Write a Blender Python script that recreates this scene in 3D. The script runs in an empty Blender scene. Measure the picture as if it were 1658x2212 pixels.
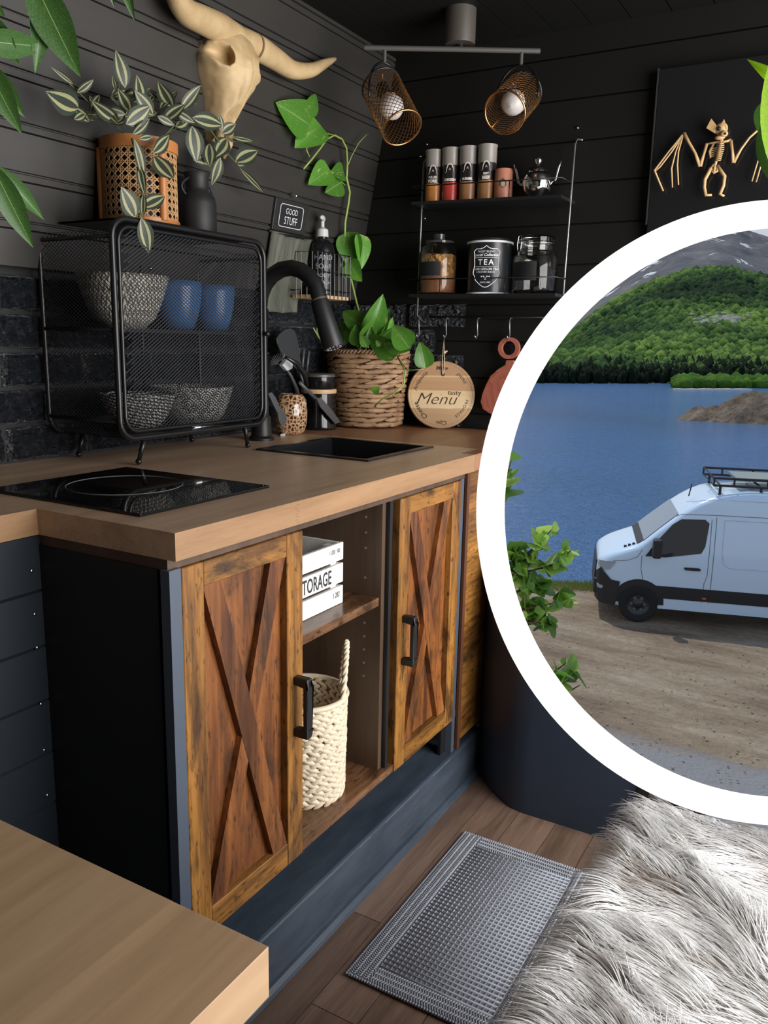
import bpy, bmesh, math, random
from mathutils import Vector, Matrix, noise

random.seed(11)
scene = bpy.context.scene
COL = scene.collection
PI = math.pi
V = Vector

# ------------------------------------------------------------------ camera
F_PX, W_PX, H_PX = 1780.645, 1658.0, 2212.0
CAM = V((0.0, 0.0, 1.1466))
ROT = ((0.86488305, 0.11856516, -0.48777004),
       (0.50158509, -0.16591129, 0.84904997),
       (0.01974119, -0.9789871, -0.20296438))      # columns: right, down, forward
cam_data = bpy.data.cameras.new('camera')
cam = bpy.data.objects.new('camera', cam_data)
COL.objects.link(cam)
cam.matrix_world = Matrix(((ROT[0][0], -ROT[0][1], -ROT[0][2], CAM.x),
                           (ROT[1][0], -ROT[1][1], -ROT[1][2], CAM.y),
                           (ROT[2][0], -ROT[2][1], -ROT[2][2], CAM.z),
                           (0, 0, 0, 1)))
cam_data.sensor_fit = 'VERTICAL'
cam_data.sensor_height = 24.0
cam_data.lens = 24.0 * F_PX / H_PX
cam_data.clip_start = 0.02
cam_data.clip_end = 2000.0
scene.camera = cam

# ------------------------------------------------------------------ sky, sun, exposure
world = bpy.data.worlds.new('world')
scene.world = world
world.use_nodes = True
wn, wl = world.node_tree.nodes, world.node_tree.links
wn.clear()
w_out = wn.new('ShaderNodeOutputWorld')
w_bg = wn.new('ShaderNodeBackground')
w_tc = wn.new('ShaderNodeTexCoord')
w_sep = wn.new('ShaderNodeSeparateXYZ')
w_ramp = wn.new('ShaderNodeValToRGB')
w_ramp.color_ramp.elements[0].position = 0.0
w_ramp.color_ramp.elements[0].color = (0.92, 0.95, 1.0, 1)
w_ramp.color_ramp.elements[1].position = 0.9
w_ramp.color_ramp.elements[1].color = (0.42, 0.62, 0.95, 1)
wl.new(w_tc.outputs['Generated'], w_sep.inputs[0])
wl.new(w_sep.outputs['Z'], w_ramp.inputs[0])
wl.new(w_ramp.outputs[0], w_bg.inputs['Color'])
w_bg.inputs['Strength'].default_value = 0.68
wl.new(w_bg.outputs[0], w_out.inputs['Surface'])

sun_data = bpy.data.lights.new('sun', 'SUN')
sun_data.energy = 2.3
sun_data.angle = 0.01
sun_data.color = (1.0, 0.95, 0.86)
sun = bpy.data.objects.new('sun', sun_data)
COL.objects.link(sun)
sun.location = (-20, 30, 60)
sun.rotation_euler = V((0.42, -0.30, -1.0)).to_track_quat('-Z', 'Y').to_euler()

# daylight falling in through the open sliding door on the right-hand side
door_data = bpy.data.lights.new('door_daylight', 'AREA')
door_data.shape = 'RECTANGLE'
door_data.size, door_data.size_y = 1.65, 1.75
door_data.energy = 80.0
door_data.color = (1.0, 0.965, 0.93)
door = bpy.data.objects.new('door_daylight', door_data)
COL.objects.link(door)
door.location = (0.98, 1.28, 1.06)
door.rotation_euler = V((-1, 0, 0)).to_track_quat('-Z', 'Y').to_euler()

scene.view_settings.view_transform = 'Standard'
scene.view_settings.look = 'None'
scene.view_settings.gamma = 1.0
scene.view_settings.use_curve_mapping = False
scene.view_settings.exposure = 0.0


def ray(u, v):
    c = (u - W_PX / 2, v - H_PX / 2, F_PX)
    return V([ROT[i][0] * c[0] + ROT[i][1] * c[1] + ROT[i][2] * c[2] for i in range(3)]) / F_PX


def hit(u, v, ax, val):
    """the point of the plane (coordinate ax = val) seen at a place of the photograph"""
    r = ray(u, v)
    return CAM + r * ((val - CAM[ax]) / r[ax])


def dep(u, v, d):
    return CAM + ray(u, v) * d


# ------------------------------------------------------------------ object helpers
BASE = {}


def tag(o, label=None, cat=None, group=None, kind=None):
    if label: o['label'] = label
    if cat: o['category'] = cat
    if group: o['group'] = group
    if kind: o['kind'] = kind
    return o


def thing(name, label, cat, loc=(0, 0, 0), rot=None, group=None, kind=None):
    o = bpy.data.objects.new(name, None)
    o.empty_display_size = 0.05
    COL.objects.link(o)
    o.location = loc
    if rot: o.rotation_euler = rot
    BASE[o] = V(loc)
    return tag(o, label, cat, group, kind)


def link_mesh(name, me, parent=None, kind=None, label=None):
    o = bpy.data.objects.new(name, me)
    COL.objects.link(o)
    if parent is not None:
        o.parent = parent
        BASE[o] = BASE.get(parent, V((0, 0, 0)))
    else:
        BASE[o] = V((0, 0, 0))
    if kind: o['kind'] = kind
    if label: o['label'] = label
    return o


def frame_of(d, up=None):
    """rotation whose z axis is d"""
    d = V(d).normalized()
    up = V(up) if up is not None else V((0, 0, 1))
    if abs(d.dot(up.normalized())) > 0.97:
        up = V((0, 1, 0))
    x = up.cross(d).normalized()
    y = d.cross(x)
    return Matrix((x, y, d)).transposed()


class MB:
    def __init__(self):
        self.v, self.f, self.mi = [], [], []
        self.m = 0

    def add(self, vs, fs):
        n = len(self.v)
        self.v += [V(p) for p in vs]
        self.f += [tuple(i + n for i in f) for f in fs]
        self.mi += [self.m] * len(fs)
        return self

    def mm(self, a, b):
        (x0, y0, z0), (x1, y1, z1) = a, b
        vs = [(x0, y0, z0), (x1, y0, z0), (x1, y1, z0), (x0, y1, z0), (x0, y0, z1), (x1, y0, z1), (x1, y1, z1), (x0, y1, z1)]
        return self.add(vs, [(3, 2, 1, 0), (4, 5, 6, 7), (0, 1, 5, 4), (1, 2, 6, 5), (2, 3, 7, 6), (3, 0, 4, 7)])

    def bx(self, c, s, rot=None):
        c = V(c)
        h = V(s) / 2
        vs = []
        for z in (-1, 1):
            for x, y in ((-1, -1), (1, -1), (1, 1), (-1, 1)):
                p = V((x * h.x, y * h.y, z * h.z))
                if rot is not None: p = rot @ p
                vs.append(c + p)
        return self.add(vs, [(3, 2, 1, 0), (4, 5, 6, 7), (0, 1, 5, 4), (1, 2, 6, 5), (2, 3, 7, 6), (3, 0, 4, 7)])

    def bar(self, p0, p1, w, h, up=(0, 0, 1)):
        p0, p1 = V(p0), V(p1)
        R = frame_of(p1 - p0, up)
        return self.bx((p0 + p1) / 2, (w, h, (p1 - p0).length), R)

    def tube(self, pts, r, n=8, closed=False, caps=True):
        pts = [V(p) for p in pts]
        k = len(pts)
        rs = r if isinstance(r, (list, tuple)) else [r] * k
        vs, fs = [], []
        prev = None
        for i, p in enumerate(pts):
            if closed:
                d = pts[(i + 1) % k] - pts[i - 1]
            else:
                d = pts[min(i + 1, k - 1)] - pts[max(i - 1, 0)]
            if d.length < 1e-9: d = V((0, 0, 1))
            d.normalize()
            if prev is None:
                x = frame_of(d).col[0].copy()
            else:
                x = prev - d * prev.dot(d)
                if x.length < 1e-6: x = frame_of(d).col[0].copy()
                x.normalize()
            prev = x
            y = d.cross(x)
            for j in range(n):
                a = 2 * PI * j / n
                vs.append(p + (x * math.cos(a) + y * math.sin(a)) * rs[i])
        m = k if closed else k - 1
        for i in range(m):
            for j in range(n):
                a, b = i * n + j, i * n + (j + 1) % n
                c, d_ = ((i + 1) % k) * n + (j + 1) % n, ((i + 1) % k) * n + j
                fs.append((a, b, c, d_))
        if caps and not closed:
            fs.append(tuple(reversed(range(n))))
            fs.append(tuple((k - 1) * n + j for j in range(n)))
        return self.add(vs, fs)

    def cyl(self, p0, p1, r0, r1=None, n=24):
        return self.tube([p0, p1], [r0, r0 if r1 is None else r1], n)

    def lathe(self, prof, c=(0, 0, 0), n=32, R=None, caps=False):
        """prof: list of (radius, height) going up the outside"""
        c = V(c)
        vs, fs = [], []
        for (r, h) in prof:
            for j in range(n):
                a = 2 * PI * j / n
                p = V((r * math.cos(a), r * math.sin(a), h))
                if R is not None: p = R @ p
                vs.append(c + p)
        for i in range(len(prof) - 1):
            for j in range(n):
                fs.append((i * n + j, i * n + (j + 1) % n, (i + 1) * n + (j + 1) % n, (i + 1) * n + j))
        if caps:
            fs.append(tuple(reversed(range(n))))
            fs.append(tuple((len(prof) - 1) * n + j for j in range(n)))
        return self.add(vs, fs)

    def ball(self, c, r, n=12, m=8, s=(1, 1, 1), R=None):
        prof = [(math.sin(PI * i / m), -math.cos(PI * i / m)) for i in range(m + 1)]
        c = V(c)
        vs, fs = [], []
        for (rr, h) in prof:
            for j in range(n):
                a = 2 * PI * j / n
                p = V((rr * math.cos(a) * r * s[0], rr * math.sin(a) * r * s[1], h * r * s[2]))
                if R is not None: p = R @ p
                vs.append(c + p)
        for i in range(m):
            for j in range(n):
                fs.append((i * n + j, i * n + (j + 1) % n, (i + 1) * n + (j + 1) % n, (i + 1) * n + j))
        return self.add(vs, fs)

    def grid(self, fn, nu, nv, cu=False, flip=False):
        vs = [fn(i / nu if cu else i / nu, j / nv) for j in range(nv + 1) for i in range(nu if cu else nu + 1)]
        w = nu if cu else nu + 1
        fs = []
        for j in range(nv):
            for i in range(nu):
                a, b = j * w + i, j * w + (i + 1) % w
                q = (a, b, b + w, a + w)
                fs.append(tuple(reversed(q)) if flip else q)
        return self.add(vs, fs)

    def prism(self, poly, o, ax, ay, az, t):
        """2D outline poly placed by origin o and axes, thickened along az by t"""
        o, ax, ay, az = V(o), V(ax), V(ay), V(az)
        n = len(poly)
        lo = [o + ax * p[0] + ay * p[1] for p in poly]
        hi = [p + az * t for p in lo]
        fs = [tuple(reversed(range(n))), tuple(range(n, 2 * n))]
        for i in range(n):
            j = (i + 1) % n
            fs.append((i, j, n + j, n + i))
        return self.add(lo + hi, fs)

    def mesh(self, name, mats, smooth=False, off=None, bevel=0, seg=2, sharp=None):
        me = bpy.data.meshes.new(name)
        off = off or V((0, 0, 0))
        me.from_pydata([tuple(p - off) for p in self.v], [], self.f)
        if not isinstance(mats, (list, tuple)): mats = [mats]
        for m in mats: me.materials.append(m)
        if len(mats) > 1:
            me.polygons.foreach_set('material_index', self.mi)
        bm = bmesh.new()
        bm.from_mesh(me)
        if bevel:
            bmesh.ops.remove_doubles(bm, verts=bm.verts, dist=1e-6)
            bmesh.ops.bevel(bm, geom=[e for e in bm.edges if len(e.link_faces) == 2 and e.calc_face_angle(0) > 0.5],
                            offset=bevel, segments=seg, profile=0.5, affect='EDGES')
        bmesh.ops.recalc_face_normals(bm, faces=bm.faces)
        bm.to_mesh(me)
        bm.free()
        if smooth:
            me.shade_smooth()
            if sharp: me.set_sharp_from_angle(angle=sharp)
        me.update()
        return me

    def build(self, name, mats, parent=None, smooth=False, bevel=0, kind=None, label=None, local=False, seg=2, sharp=None):
        off = V((0, 0, 0)) if (local or parent is None) else BASE.get(parent, V((0, 0, 0)))
        return link_mesh(name, self.mesh(name, mats, smooth, off, bevel, seg, sharp), parent, kind, label)


def single(mb, name, mats, label, cat, base, smooth=False, bevel=0, group=None, kind=None, seg=2, sharp=None):
    """a thing that is one mesh, its origin at base"""
    o = link_mesh(name, mb.mesh(name, mats, smooth, V(base), bevel, seg, sharp))
    o.location = base
    BASE[o] = V(base)
    return tag(o, label, cat, group, kind)


# ------------------------------------------------------------------ materials
MATS = {}


class NT:
    """small node-graph builder"""

    def __init__(self, name):
        self.mat = bpy.data.materials.new(name)
        self.mat.use_nodes = True
        self.t = self.mat.node_tree
        self.b = self.t.nodes['Principled BSDF']
        MATS[name] = self.mat

    def n(self, ty, **kw):
        nd = self.t.nodes.new(ty)
        for k, v in kw.items(): setattr(nd, k, v)
        return nd

    def l(self, a, b): self.t.links.new(a, b)

    def put(self, sock, v):
        if hasattr(v, 'is_linked') or hasattr(v, 'links'):
            self.l(v, sock)
        else:
            sock.default_value = v

    def math(self, op, a, b=0.0, c=None):
        nd = self.n('ShaderNodeMath', operation=op)
        self.put(nd.inputs[0], a)
        self.put(nd.inputs[1], b)
        if c is not None: self.put(nd.inputs[2], c)
        return nd.outputs[0]

    def coord(self, kind='Object', scale=(1, 1, 1), rot=(0, 0, 0)):
        tc = self.n('ShaderNodeTexCoord')
        mp = self.n('ShaderNodeMapping')
        self.l(tc.outputs[kind], mp.inputs['Vector'])
        mp.inputs['Scale'].default_value = scale
        mp.inputs['Rotation'].default_value = rot
        return mp.outputs[0]

    def xyz(self, vec):
        s = self.n('ShaderNodeSeparateXYZ')
        self.l(vec, s.inputs[0])
        return s.outputs

    def noise(self, vec, scale=5, detail=4, rough=0.55, dist=0.0):
        nd = self.n('ShaderNodeTexNoise')
        if vec is not None: self.l(vec, nd.inputs['Vector'])
        nd.inputs['Scale'].default_value = scale
        nd.inputs['Detail'].default_value = detail
        nd.inputs['Roughness'].default_value = rough
        nd.inputs['Distortion'].default_value = dist
        return nd.outputs['Fac']

    def voro(self, vec, scale=5, feature='F1', out='Distance', rand=1.0):
        nd = self.n('ShaderNodeTexVoronoi', feature=feature)
        self.l(vec, nd.inputs['Vector'])
        nd.inputs['Scale'].default_value = scale
        nd.inputs['Randomness'].default_value = rand
        return nd.outputs[out]

    def ramp(self, fac, stops, interp='LINEAR'):
        nd = self.n('ShaderNodeValToRGB')
        nd.color_ramp.interpolation = interp
        el = nd.color_ramp.elements
        while len(el) < len(stops): el.new(0.5)
        for e, (p, c) in zip(el, stops):
            e.position = p
            e.color = tuple(c) + (1,) if len(c) == 3 else c
        self.l(fac, nd.inputs[0])
        return nd.outputs[0]

    def mix(self, fac, a, b, blend='MIX'):
        nd = self.n('ShaderNodeMix', data_type='RGBA', blend_type=blend)
        self.put(nd.inputs['Factor'], fac)
        for s, v in ((nd.inputs['A'], a), (nd.inputs['B'], b)):
            if isinstance(v, tuple): v = v + (1,) if len(v) == 3 else v
            self.put(s, v)
        return nd.outputs['Result']

    def rnd(self):
        return self.n('ShaderNodeObjectInfo').outputs['Random']

    def tone(self, col, fac, lo, hi):
        """multiply a colour by lo..hi"""
        mr = self.n('ShaderNodeMapRange')
        self.put(mr.inputs['Value'], fac)
        mr.inputs['To Min'].default_value = lo
        mr.inputs['To Max'].default_value = hi
        cb = self.n('ShaderNodeCombineColor')
        for i in range(3): self.l(mr.outputs[0], cb.inputs[i])
        return self.mix(1.0, col, cb.outputs[0], 'MULTIPLY')

    def bump(self, h, strength=0.3, dist=0.01):
        nd = self.n('ShaderNodeBump')
        nd.inputs['Strength'].default_value = strength
        nd.inputs['Distance'].default_value = dist
        self.l(h, nd.inputs['Height'])
        self.l(nd.outputs[0], self.b.inputs['Normal'])

    def done(self, col=None, rough=0.5, metal=0.0, spec=0.5, **kw):
        if col is not None:
            if isinstance(col, tuple): col = col + (1,) if len(col) == 3 else col
            self.put(self.b.inputs['Base Color'], col)
        self.put(self.b.inputs['Roughness'], rough)
        self.b.inputs['Metallic'].default_value = metal
        self.b.inputs['Specular IOR Level'].default_value = spec
        for k, v in kw.items(): self.b.inputs[k.replace('_', ' ')].default_value = v
        return self.mat


def flat(name, col, rough=0.5, metal=0.0, spec=0.5, var=0.0, **kw):
    t = NT(name)
    c = col + (1,)
    if var:
        c = t.tone(c, t.noise(t.coord(), 40, 3), 1 - var, 1 + var)
    return t.done(c, rough, metal, spec, **kw)


def wood(name, stops, along='Y', scale=1.0, rough=0.5, knots=False, bump=0.08, vary=0.12, fine=1.0, spec=0.4):
    t = NT(name)
    s = {'X': (1.2, 14, 14), 'Y': (14, 1.2, 14), 'Z': (14, 14, 1.2)}[along]
    oi = t.n('ShaderNodeObjectInfo')
    tc = t.n('ShaderNodeTexCoord')
    mp = t.n('ShaderNodeMapping')
    t.l(tc.outputs['Object'], mp.inputs['Vector'])
    mp.inputs['Scale'].default_value = tuple(a * scale for a in s)
    cb = t.n('ShaderNodeCombineXYZ')
    for i in range(3): t.l(t.math('MULTIPLY', oi.outputs['Random'], 37.0 + 11 * i), cb.inputs[i])
    t.l(cb.outputs[0], mp.inputs['Location'])
    vec = mp.outputs[0]
    a = t.noise(vec, 1.0, 6, 0.6, 0.6)
    b = t.noise(vec, 7.0 * fine, 3, 0.6)
    h = t.math('ADD', t.math('MULTIPLY', a, 0.72), t.math('MULTIPLY', b, 0.28))
    col = t.ramp(h, stops)
    if knots:
        mp2 = t.coord('Object', tuple(7 if a > 5 else 2.6 for a in s))
        k = t.noise(mp2, 1.6, 5, 0.65, 0.5)
        m = t.ramp(k, [(0.52, (0, 0, 0)), (0.64, (1, 1, 1))])
        col = t.mix(t.math('MULTIPLY', m, 0.85), col, (0.03, 0.016, 0.008))
        pit = t.noise(t.coord('Object', tuple(26 if a > 5 else 8 for a in s)), 5.0, 3, 0.6)
        col = t.mix(t.ramp(pit, [(0.57, (0, 0, 0)), (0.68, (0.75, 0.75, 0.75))]), col, (0.035, 0.016, 0.008))
        warm = t.noise(t.coord('Object', tuple(5 if a > 5 else 2 for a in s)), 2.2, 2)
        col = t.tone(col, warm, 0.55, 1.5)
    col = t.tone(col, oi.outputs['Random'], 1 - vary, 1 + vary)
    t.bump(h, bump, 0.004)
    return t.done(col, rough, spec=spec)


# ---- material set
M_BLACKWALL = NT('black_painted_boards')
_t = M_BLACKWALL
_c = _t.noise(_t.coord('Object', (3, 1, 3)), 2.5, 4)
_t.bump(_t.noise(_t.coord('Object', (60, 4, 60)), 1.0, 4), 0.12, 0.003)
M_BLACKWALL = _t.done(_t.ramp(_c, [(0.3, (0.030, 0.028, 0.026)), (0.7, (0.044, 0.041, 0.037))]), 0.45, spec=0.5)
_t = NT('black_boards_dimmed')  # weaker light on back wall and ceiling put into a darker black
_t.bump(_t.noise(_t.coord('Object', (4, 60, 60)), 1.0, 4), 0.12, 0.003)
M_BLACKDIM = _t.done((0.0085, 0.0085, 0.008), 0.55, spec=0.3)
M_SIDEPLANK = flat('dark_slate_paint', (0.016, 0.022, 0.030), 0.42)
M_WIRE = flat('wire_black', (0.045, 0.046, 0.05), 0.3, 0.4)
M_BLACK = flat('black_matt', (0.012, 0.012, 0.013), 0.45)
M_SATIN = flat('black_satin', (0.010, 0.010, 0.011), 0.3)
M_GLOSS = flat('black_gloss', (0.006, 0.006, 0.007), 0.04, spec=0.5)
M_RUBBER = flat('black_rubber', (0.014, 0.014, 0.015), 0.55)
M_BRICK = NT('glossy_black_brick')
_t = M_BRICK
_v = _t.coord('Object', (1, 1, 1))
_n1 = _t.noise(_v, 42, 5, 0.65, 1.5)
_n2 = _t.voro(_t.coord('Object', (1, 1, 1.4)), 70, 'F1', 'Distance')
_t.bump(_t.math('ADD', _n1, _t.math('MULTIPLY', _n2, 0.6)), 1.0, 0.035)
M_BRICK = _t.done((0.026, 0.031, 0.040), 0.13, spec=1.0)
M_WALLDARK = flat('dark_joint', (0.008, 0.008, 0.009), 0.6)
M_STEP = NT('blue_black_paint')
_t = M_STEP
_c = _t.noise(_t.coord('Object', (4, 1, 4)), 4, 6, 0.7)
M_STEP = _t.done(_t.ramp(_c, [(0.35, (0.034, 0.048, 0.068)), (0.75, (0.072, 0.094, 0.125))]), 0.42)
M_NAVY = flat('dark_navy_paint', (0.024, 0.035, 0.060), 0.5)
M_BLUEMETAL = flat('slate_blue_metal', (0.075, 0.095, 0.13), 0.4)
M_FLOOR = wood('brown_oak_floor', [(0.25, (0.075, 0.047, 0.034)), (0.5, (0.18, 0.118, 0.086)), (0.78, (0.30, 0.205, 0.155))], 'Y', 1.6, 0.4, vary=0.25)
M_TOP = wood('oak_worktop', [(0.22, (0.31, 0.185, 0.115)), (0.5, (0.57, 0.39, 0.26)), (0.8, (0.70, 0.51, 0.36))], 'Y', 0.9, 0.30, bump=0.03, vary=0.04, fine=2.0)
M_TOPEDGE = wood('oak_edge_band', [(0.22, (0.22, 0.120, 0.058)), (0.5, (0.34, 0.198, 0.100)), (0.8, (0.42, 0.265, 0.15))], 'Y', 1.2, 0.4, bump=0.03, vary=0.04, fine=2.0)
M_TOPEND = wood('reddish_oak', [(0.22, (0.22, 0.10, 0.05)), (0.5, (0.36, 0.18, 0.095)), (0.8, (0.45, 0.25, 0.14))], 'Y', 1.0, 0.36, bump=0.03, vary=0.03)
M_TABLE = wood('pale_oak_table', [(0.2, (0.24, 0.145, 0.078)), (0.5, (0.42, 0.28, 0.165)), (0.8, (0.54, 0.39, 0.25))], 'Y', 0.75, 0.33, bump=0.02, vary=0.22)
RUST = [(0.28, (0.026, 0.011, 0.006)), (0.42, (0.112, 0.038, 0.012)), (0.55, (0.25, 0.088, 0.023)), (0.75, (0.40, 0.155, 0.042))]
YEL = [(0.28, (0.030, 0.014, 0.007)), (0.42, (0.145, 0.062, 0.015)), (0.55, (0.32, 0.142, 0.029)), (0.75, (0.48, 0.235, 0.055))]
M_RUSTZ = wood('rustic_panel_wood', RUST, 'Z', 1.1, 0.45, True, 0.12)
M_STILE = wood('rustic_stile_wood', YEL, 'Z', 1.6, 0.45, True, 0.12)
M_RAIL = wood('rustic_rail_wood', YEL, 'Y', 1.6, 0.45, True, 0.12)
M_RUSTY = wood('rustic_board_wood', [(0.28, (0.05, 0.024, 0.013)), (0.45, (0.13, 0.062, 0.030)), (0.6, (0.21, 0.108, 0.055)), (0.78, (0.30, 0.17, 0.09))], 'Y', 1.3, 0.25, True, 0.06)
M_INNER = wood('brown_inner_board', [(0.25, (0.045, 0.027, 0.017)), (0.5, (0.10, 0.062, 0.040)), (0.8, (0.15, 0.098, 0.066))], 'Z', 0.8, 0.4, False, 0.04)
M_STEEL = flat('steel', (0.6, 0.6, 0.6), 0.25, 1.0)
M_CHROME = flat('chrome', (0.8, 0.8, 0.82), 0.06, 1.0)
M_WHITEWOOD = wood('white_painted_wood', [(0.2, (0.62, 0.60, 0.56)), (0.6, (0.80, 0.79, 0.76))], 'Y', 1.5, 0.6, bump=0.08, vary=0.04)
M_PRINT = flat('dark_print', (0.02, 0.025, 0.03), 0.7)
M_WHITEPRINT = flat('white_print', (0.85, 0.87, 0.9), 0.6)
M_WHITE = flat('white_paint', (0.93, 0.93, 0.93), 0.5)
M_BONE = NT('bone')
_t = M_BONE
_c = _t.noise(_t.coord(), 14, 5, 0.6)
M_BONE = _t.done(_t.ramp(_c, [(0.3, (0.46, 0.31, 0.15)), (0.65, (0.66, 0.49, 0.27))]), 0.55)
M_BATBONE = flat('bat_bone', (0.60, 0.40, 0.19), 0.5, var=0.15)
M_ORANGE = flat('orange_bamboo', (0.52, 0.20, 0.06), 0.4, var=0.1)
M_CANE = flat('cane_webbing', (0.50, 0.29, 0.13), 0.5, var=0.12)
M_SEAGRASS = flat('pale_seagrass', (0.78, 0.67, 0.50), 0.6, var=0.2)
M_HYACINTH = NT('brown_hyacinth')
_t = M_HYACINTH
_c = _t.noise(_t.coord(), 22, 5, 0.65)
M_HYACINTH = _t.done(_t.ramp(_c, [(0.3, (0.20, 0.105, 0.052)), (0.7, (0.54, 0.345, 0.20))]), 0.6)
M_SOIL = flat('soil', (0.02, 0.013, 0.009), 0.9)
M_STEM = flat('pale_green_stem', (0.30, 0.42, 0.10), 0.5)
M_DARKSTEM = flat('olive_stem', (0.09, 0.11, 0.04), 0.6)
M_COPPER = flat('copper_inside', (0.85, 0.42, 0.16), 0.25, 1.0)
M_BULB = flat('frosted_bulb', (0.78, 0.74, 0.72), 0.3)
M_GREYMETAL = flat('dark_grey_metal', (0.10, 0.095, 0.09), 0.45, 0.3)
M_TOWEL = NT('olive_towel')
_t = M_TOWEL
_c = _t.noise(_t.coord('Object', (6, 60, 6)), 1, 4)
_t.bump(_t.noise(_t.coord(), 220, 2), 0.6, 0.003)
M_TOWEL = _t.done(_t.ramp(_c, [(0.3, (0.07, 0.075, 0.058)), (0.7, (0.15, 0.155, 0.125))]), 0.95)
M_BLUEMUG = flat('blue_glaze', (0.055, 0.15, 0.36), 0.25)
M_GLASS = NT('clear_glass').done((1, 1, 1), 0.02, Transmission_Weight=1.0, IOR=1.45)
M_LABEL = flat('black_label', (0.012, 0.013, 0.016), 0.6)
M_PINK = NT('pink_red_wood')
_t = M_PINK
_c = _t.voro(_t.coord('Object', (14, 14, 9)), 1.0, 'F1', 'Distance')
_c = _t.math('FRACT', _t.math('MULTIPLY', _t.math('ADD', _c, _t.noise(_t.coord(), 12, 3)), 3.0))
M_PINK = _t.done(_t.ramp(_c, [(0.0, (0.36, 0.10, 0.065)), (1.0, (0.46, 0.15, 0.10))]), 0.45)
M_MENU = NT('acacia_board')
_t = M_MENU
_o = _t.xyz(_t.coord())
_w = _t.noise(_t.coord('Object', (3, 3, 40)), 1.0, 4)
_band = _t.ramp(_t.math('ADD', _t.math('MULTIPLY', _o[2], 4.2), _t.math('ADD', 0.5, _t.math('MULTIPLY', _t.math('SUBTRACT', _w, 0.5), 0.10))),
                [(0.0, (0.48, 0.31, 0.17)), (0.33, (0.46, 0.29, 0.15)), (0.34, (0.66, 0.50, 0.30)), (0.55, (0.62, 0.45, 0.25)), (0.56, (0.42, 0.24, 0.12)), (0.72, (0.46, 0.27, 0.14)), (0.735, (0.6, 0.42, 0.24)), (0.75, (0.40, 0.23, 0.12))])
M_MENU = _t.done(_t.tone(_band, _w, 0.8, 1.2), 0.45)
M_PALEWOOD = flat('pale_wood', (0.62, 0.40, 0.22), 0.5, var=0.1)
M_TWINE = flat('twine', (0.62, 0.52, 0.36), 0.8)
M_BURN = flat('burnt_lettering', (0.06, 0.028, 0.012), 0.7)


def pattern_bowl(name, kind):
    t = NT(name)
    o = t.xyz(t.coord())
    ang = t.math('ARCTAN2', o[1], o[0])
    if kind == 'scales':
        u = t.math('MULTIPLY', ang, 3.2)
        v = t.math('MULTIPLY', o[2], 62.0)
        row = t.math('FLOOR', v)
        fv = t.math('FRACT', v)
        u2 = t.math('ADD', u, t.math('MULTIPLY', t.math('MODULO', row, 2.0), 0.5))
        fu = t.math('SUBTRACT', t.math('FRACT', u2), 0.5)
        d = t.math('SQRT', t.math('ADD', t.math('MULTIPLY', fu, fu), t.math('MULTIPLY', t.math('MULTIPLY', fv, fv), 0.3)))
        s = t.math('SINE', t.math('MULTIPLY', d, 34.0))
        m = t.math('GREATER_THAN', s, 0.1)
    elif kind == 'dashes':
        w = t.noise(t.coord(), 30, 2)
        v = t.math('ADD', t.math('MULTIPLY', o[2], 150.0), t.math('ADD', t.math('MULTIPLY', ang, 1.6), t.math('MULTIPLY', w, 1.2)))
        row = t.math('FLOOR', v)
        u = t.math('ADD', t.math('MULTIPLY', ang, 7.0), t.math('ADD', t.math('MULTIPLY', row, 0.47), t.math('MULTIPLY', w, 1.5)))
        m1 = t.math('LESS_THAN', t.math('ABSOLUTE', t.math('SUBTRACT', t.math('FRACT', v), 0.5)), 0.27)
        m2 = t.math('LESS_THAN', t.math('ABSOLUTE', t.math('SUBTRACT', t.math('FRACT', u), 0.5)), 0.38)
        m = t.math('MULTIPLY', m1, m2)
    else:
        a = t.math('MULTIPLY', ang, 14.0)
        tri = t.math('PINGPONG', a, 1.0)
        b = t.math('ADD', t.math('MULTIPLY', o[2], 120.0), t.math('MULTIPLY', tri, 2.4))
        m = t.math('GREATER_THAN', t.math('SINE', t.math('MULTIPLY', b, 2.2)), -0.15)
    dark = (0.02, 0.022, 0.026) if kind != 'zigzag' else (0.14, 0.125, 0.10)
    col = t.mix(m, dark, (0.62, 0.60, 0.54))
    return t.done(col, 0.3)


M_SCALES = pattern_bowl('scale_pattern', 'scales')
M_DASHES = pattern_bowl('dash_pattern', 'dashes')
M_ZIGZAG = pattern_bowl('zigzag_pattern', 'zigzag')
M_CORK = NT('brown_net_pattern')
_t = M_CORK
_d = _t.voro(_t.coord('Object', (1, 1, 1.0)), 95, 'DISTANCE_TO_EDGE')
_n = _t.noise(_t.coord(), 60, 3)
_c = _t.mix(_t.math('LESS_THAN', _d, 0.09), (0.26, 0.10, 0.04), (0.62, 0.46, 0.28))
_c = _t.mix(_t.math('GREATER_THAN', _d, 0.26), _c, (0.035, 0.016, 0.01))
M_CORK = _t.done(_t.tone(_c, _n, 0.7, 1.3), 0.12, Coat_Weight=0.6)


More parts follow.
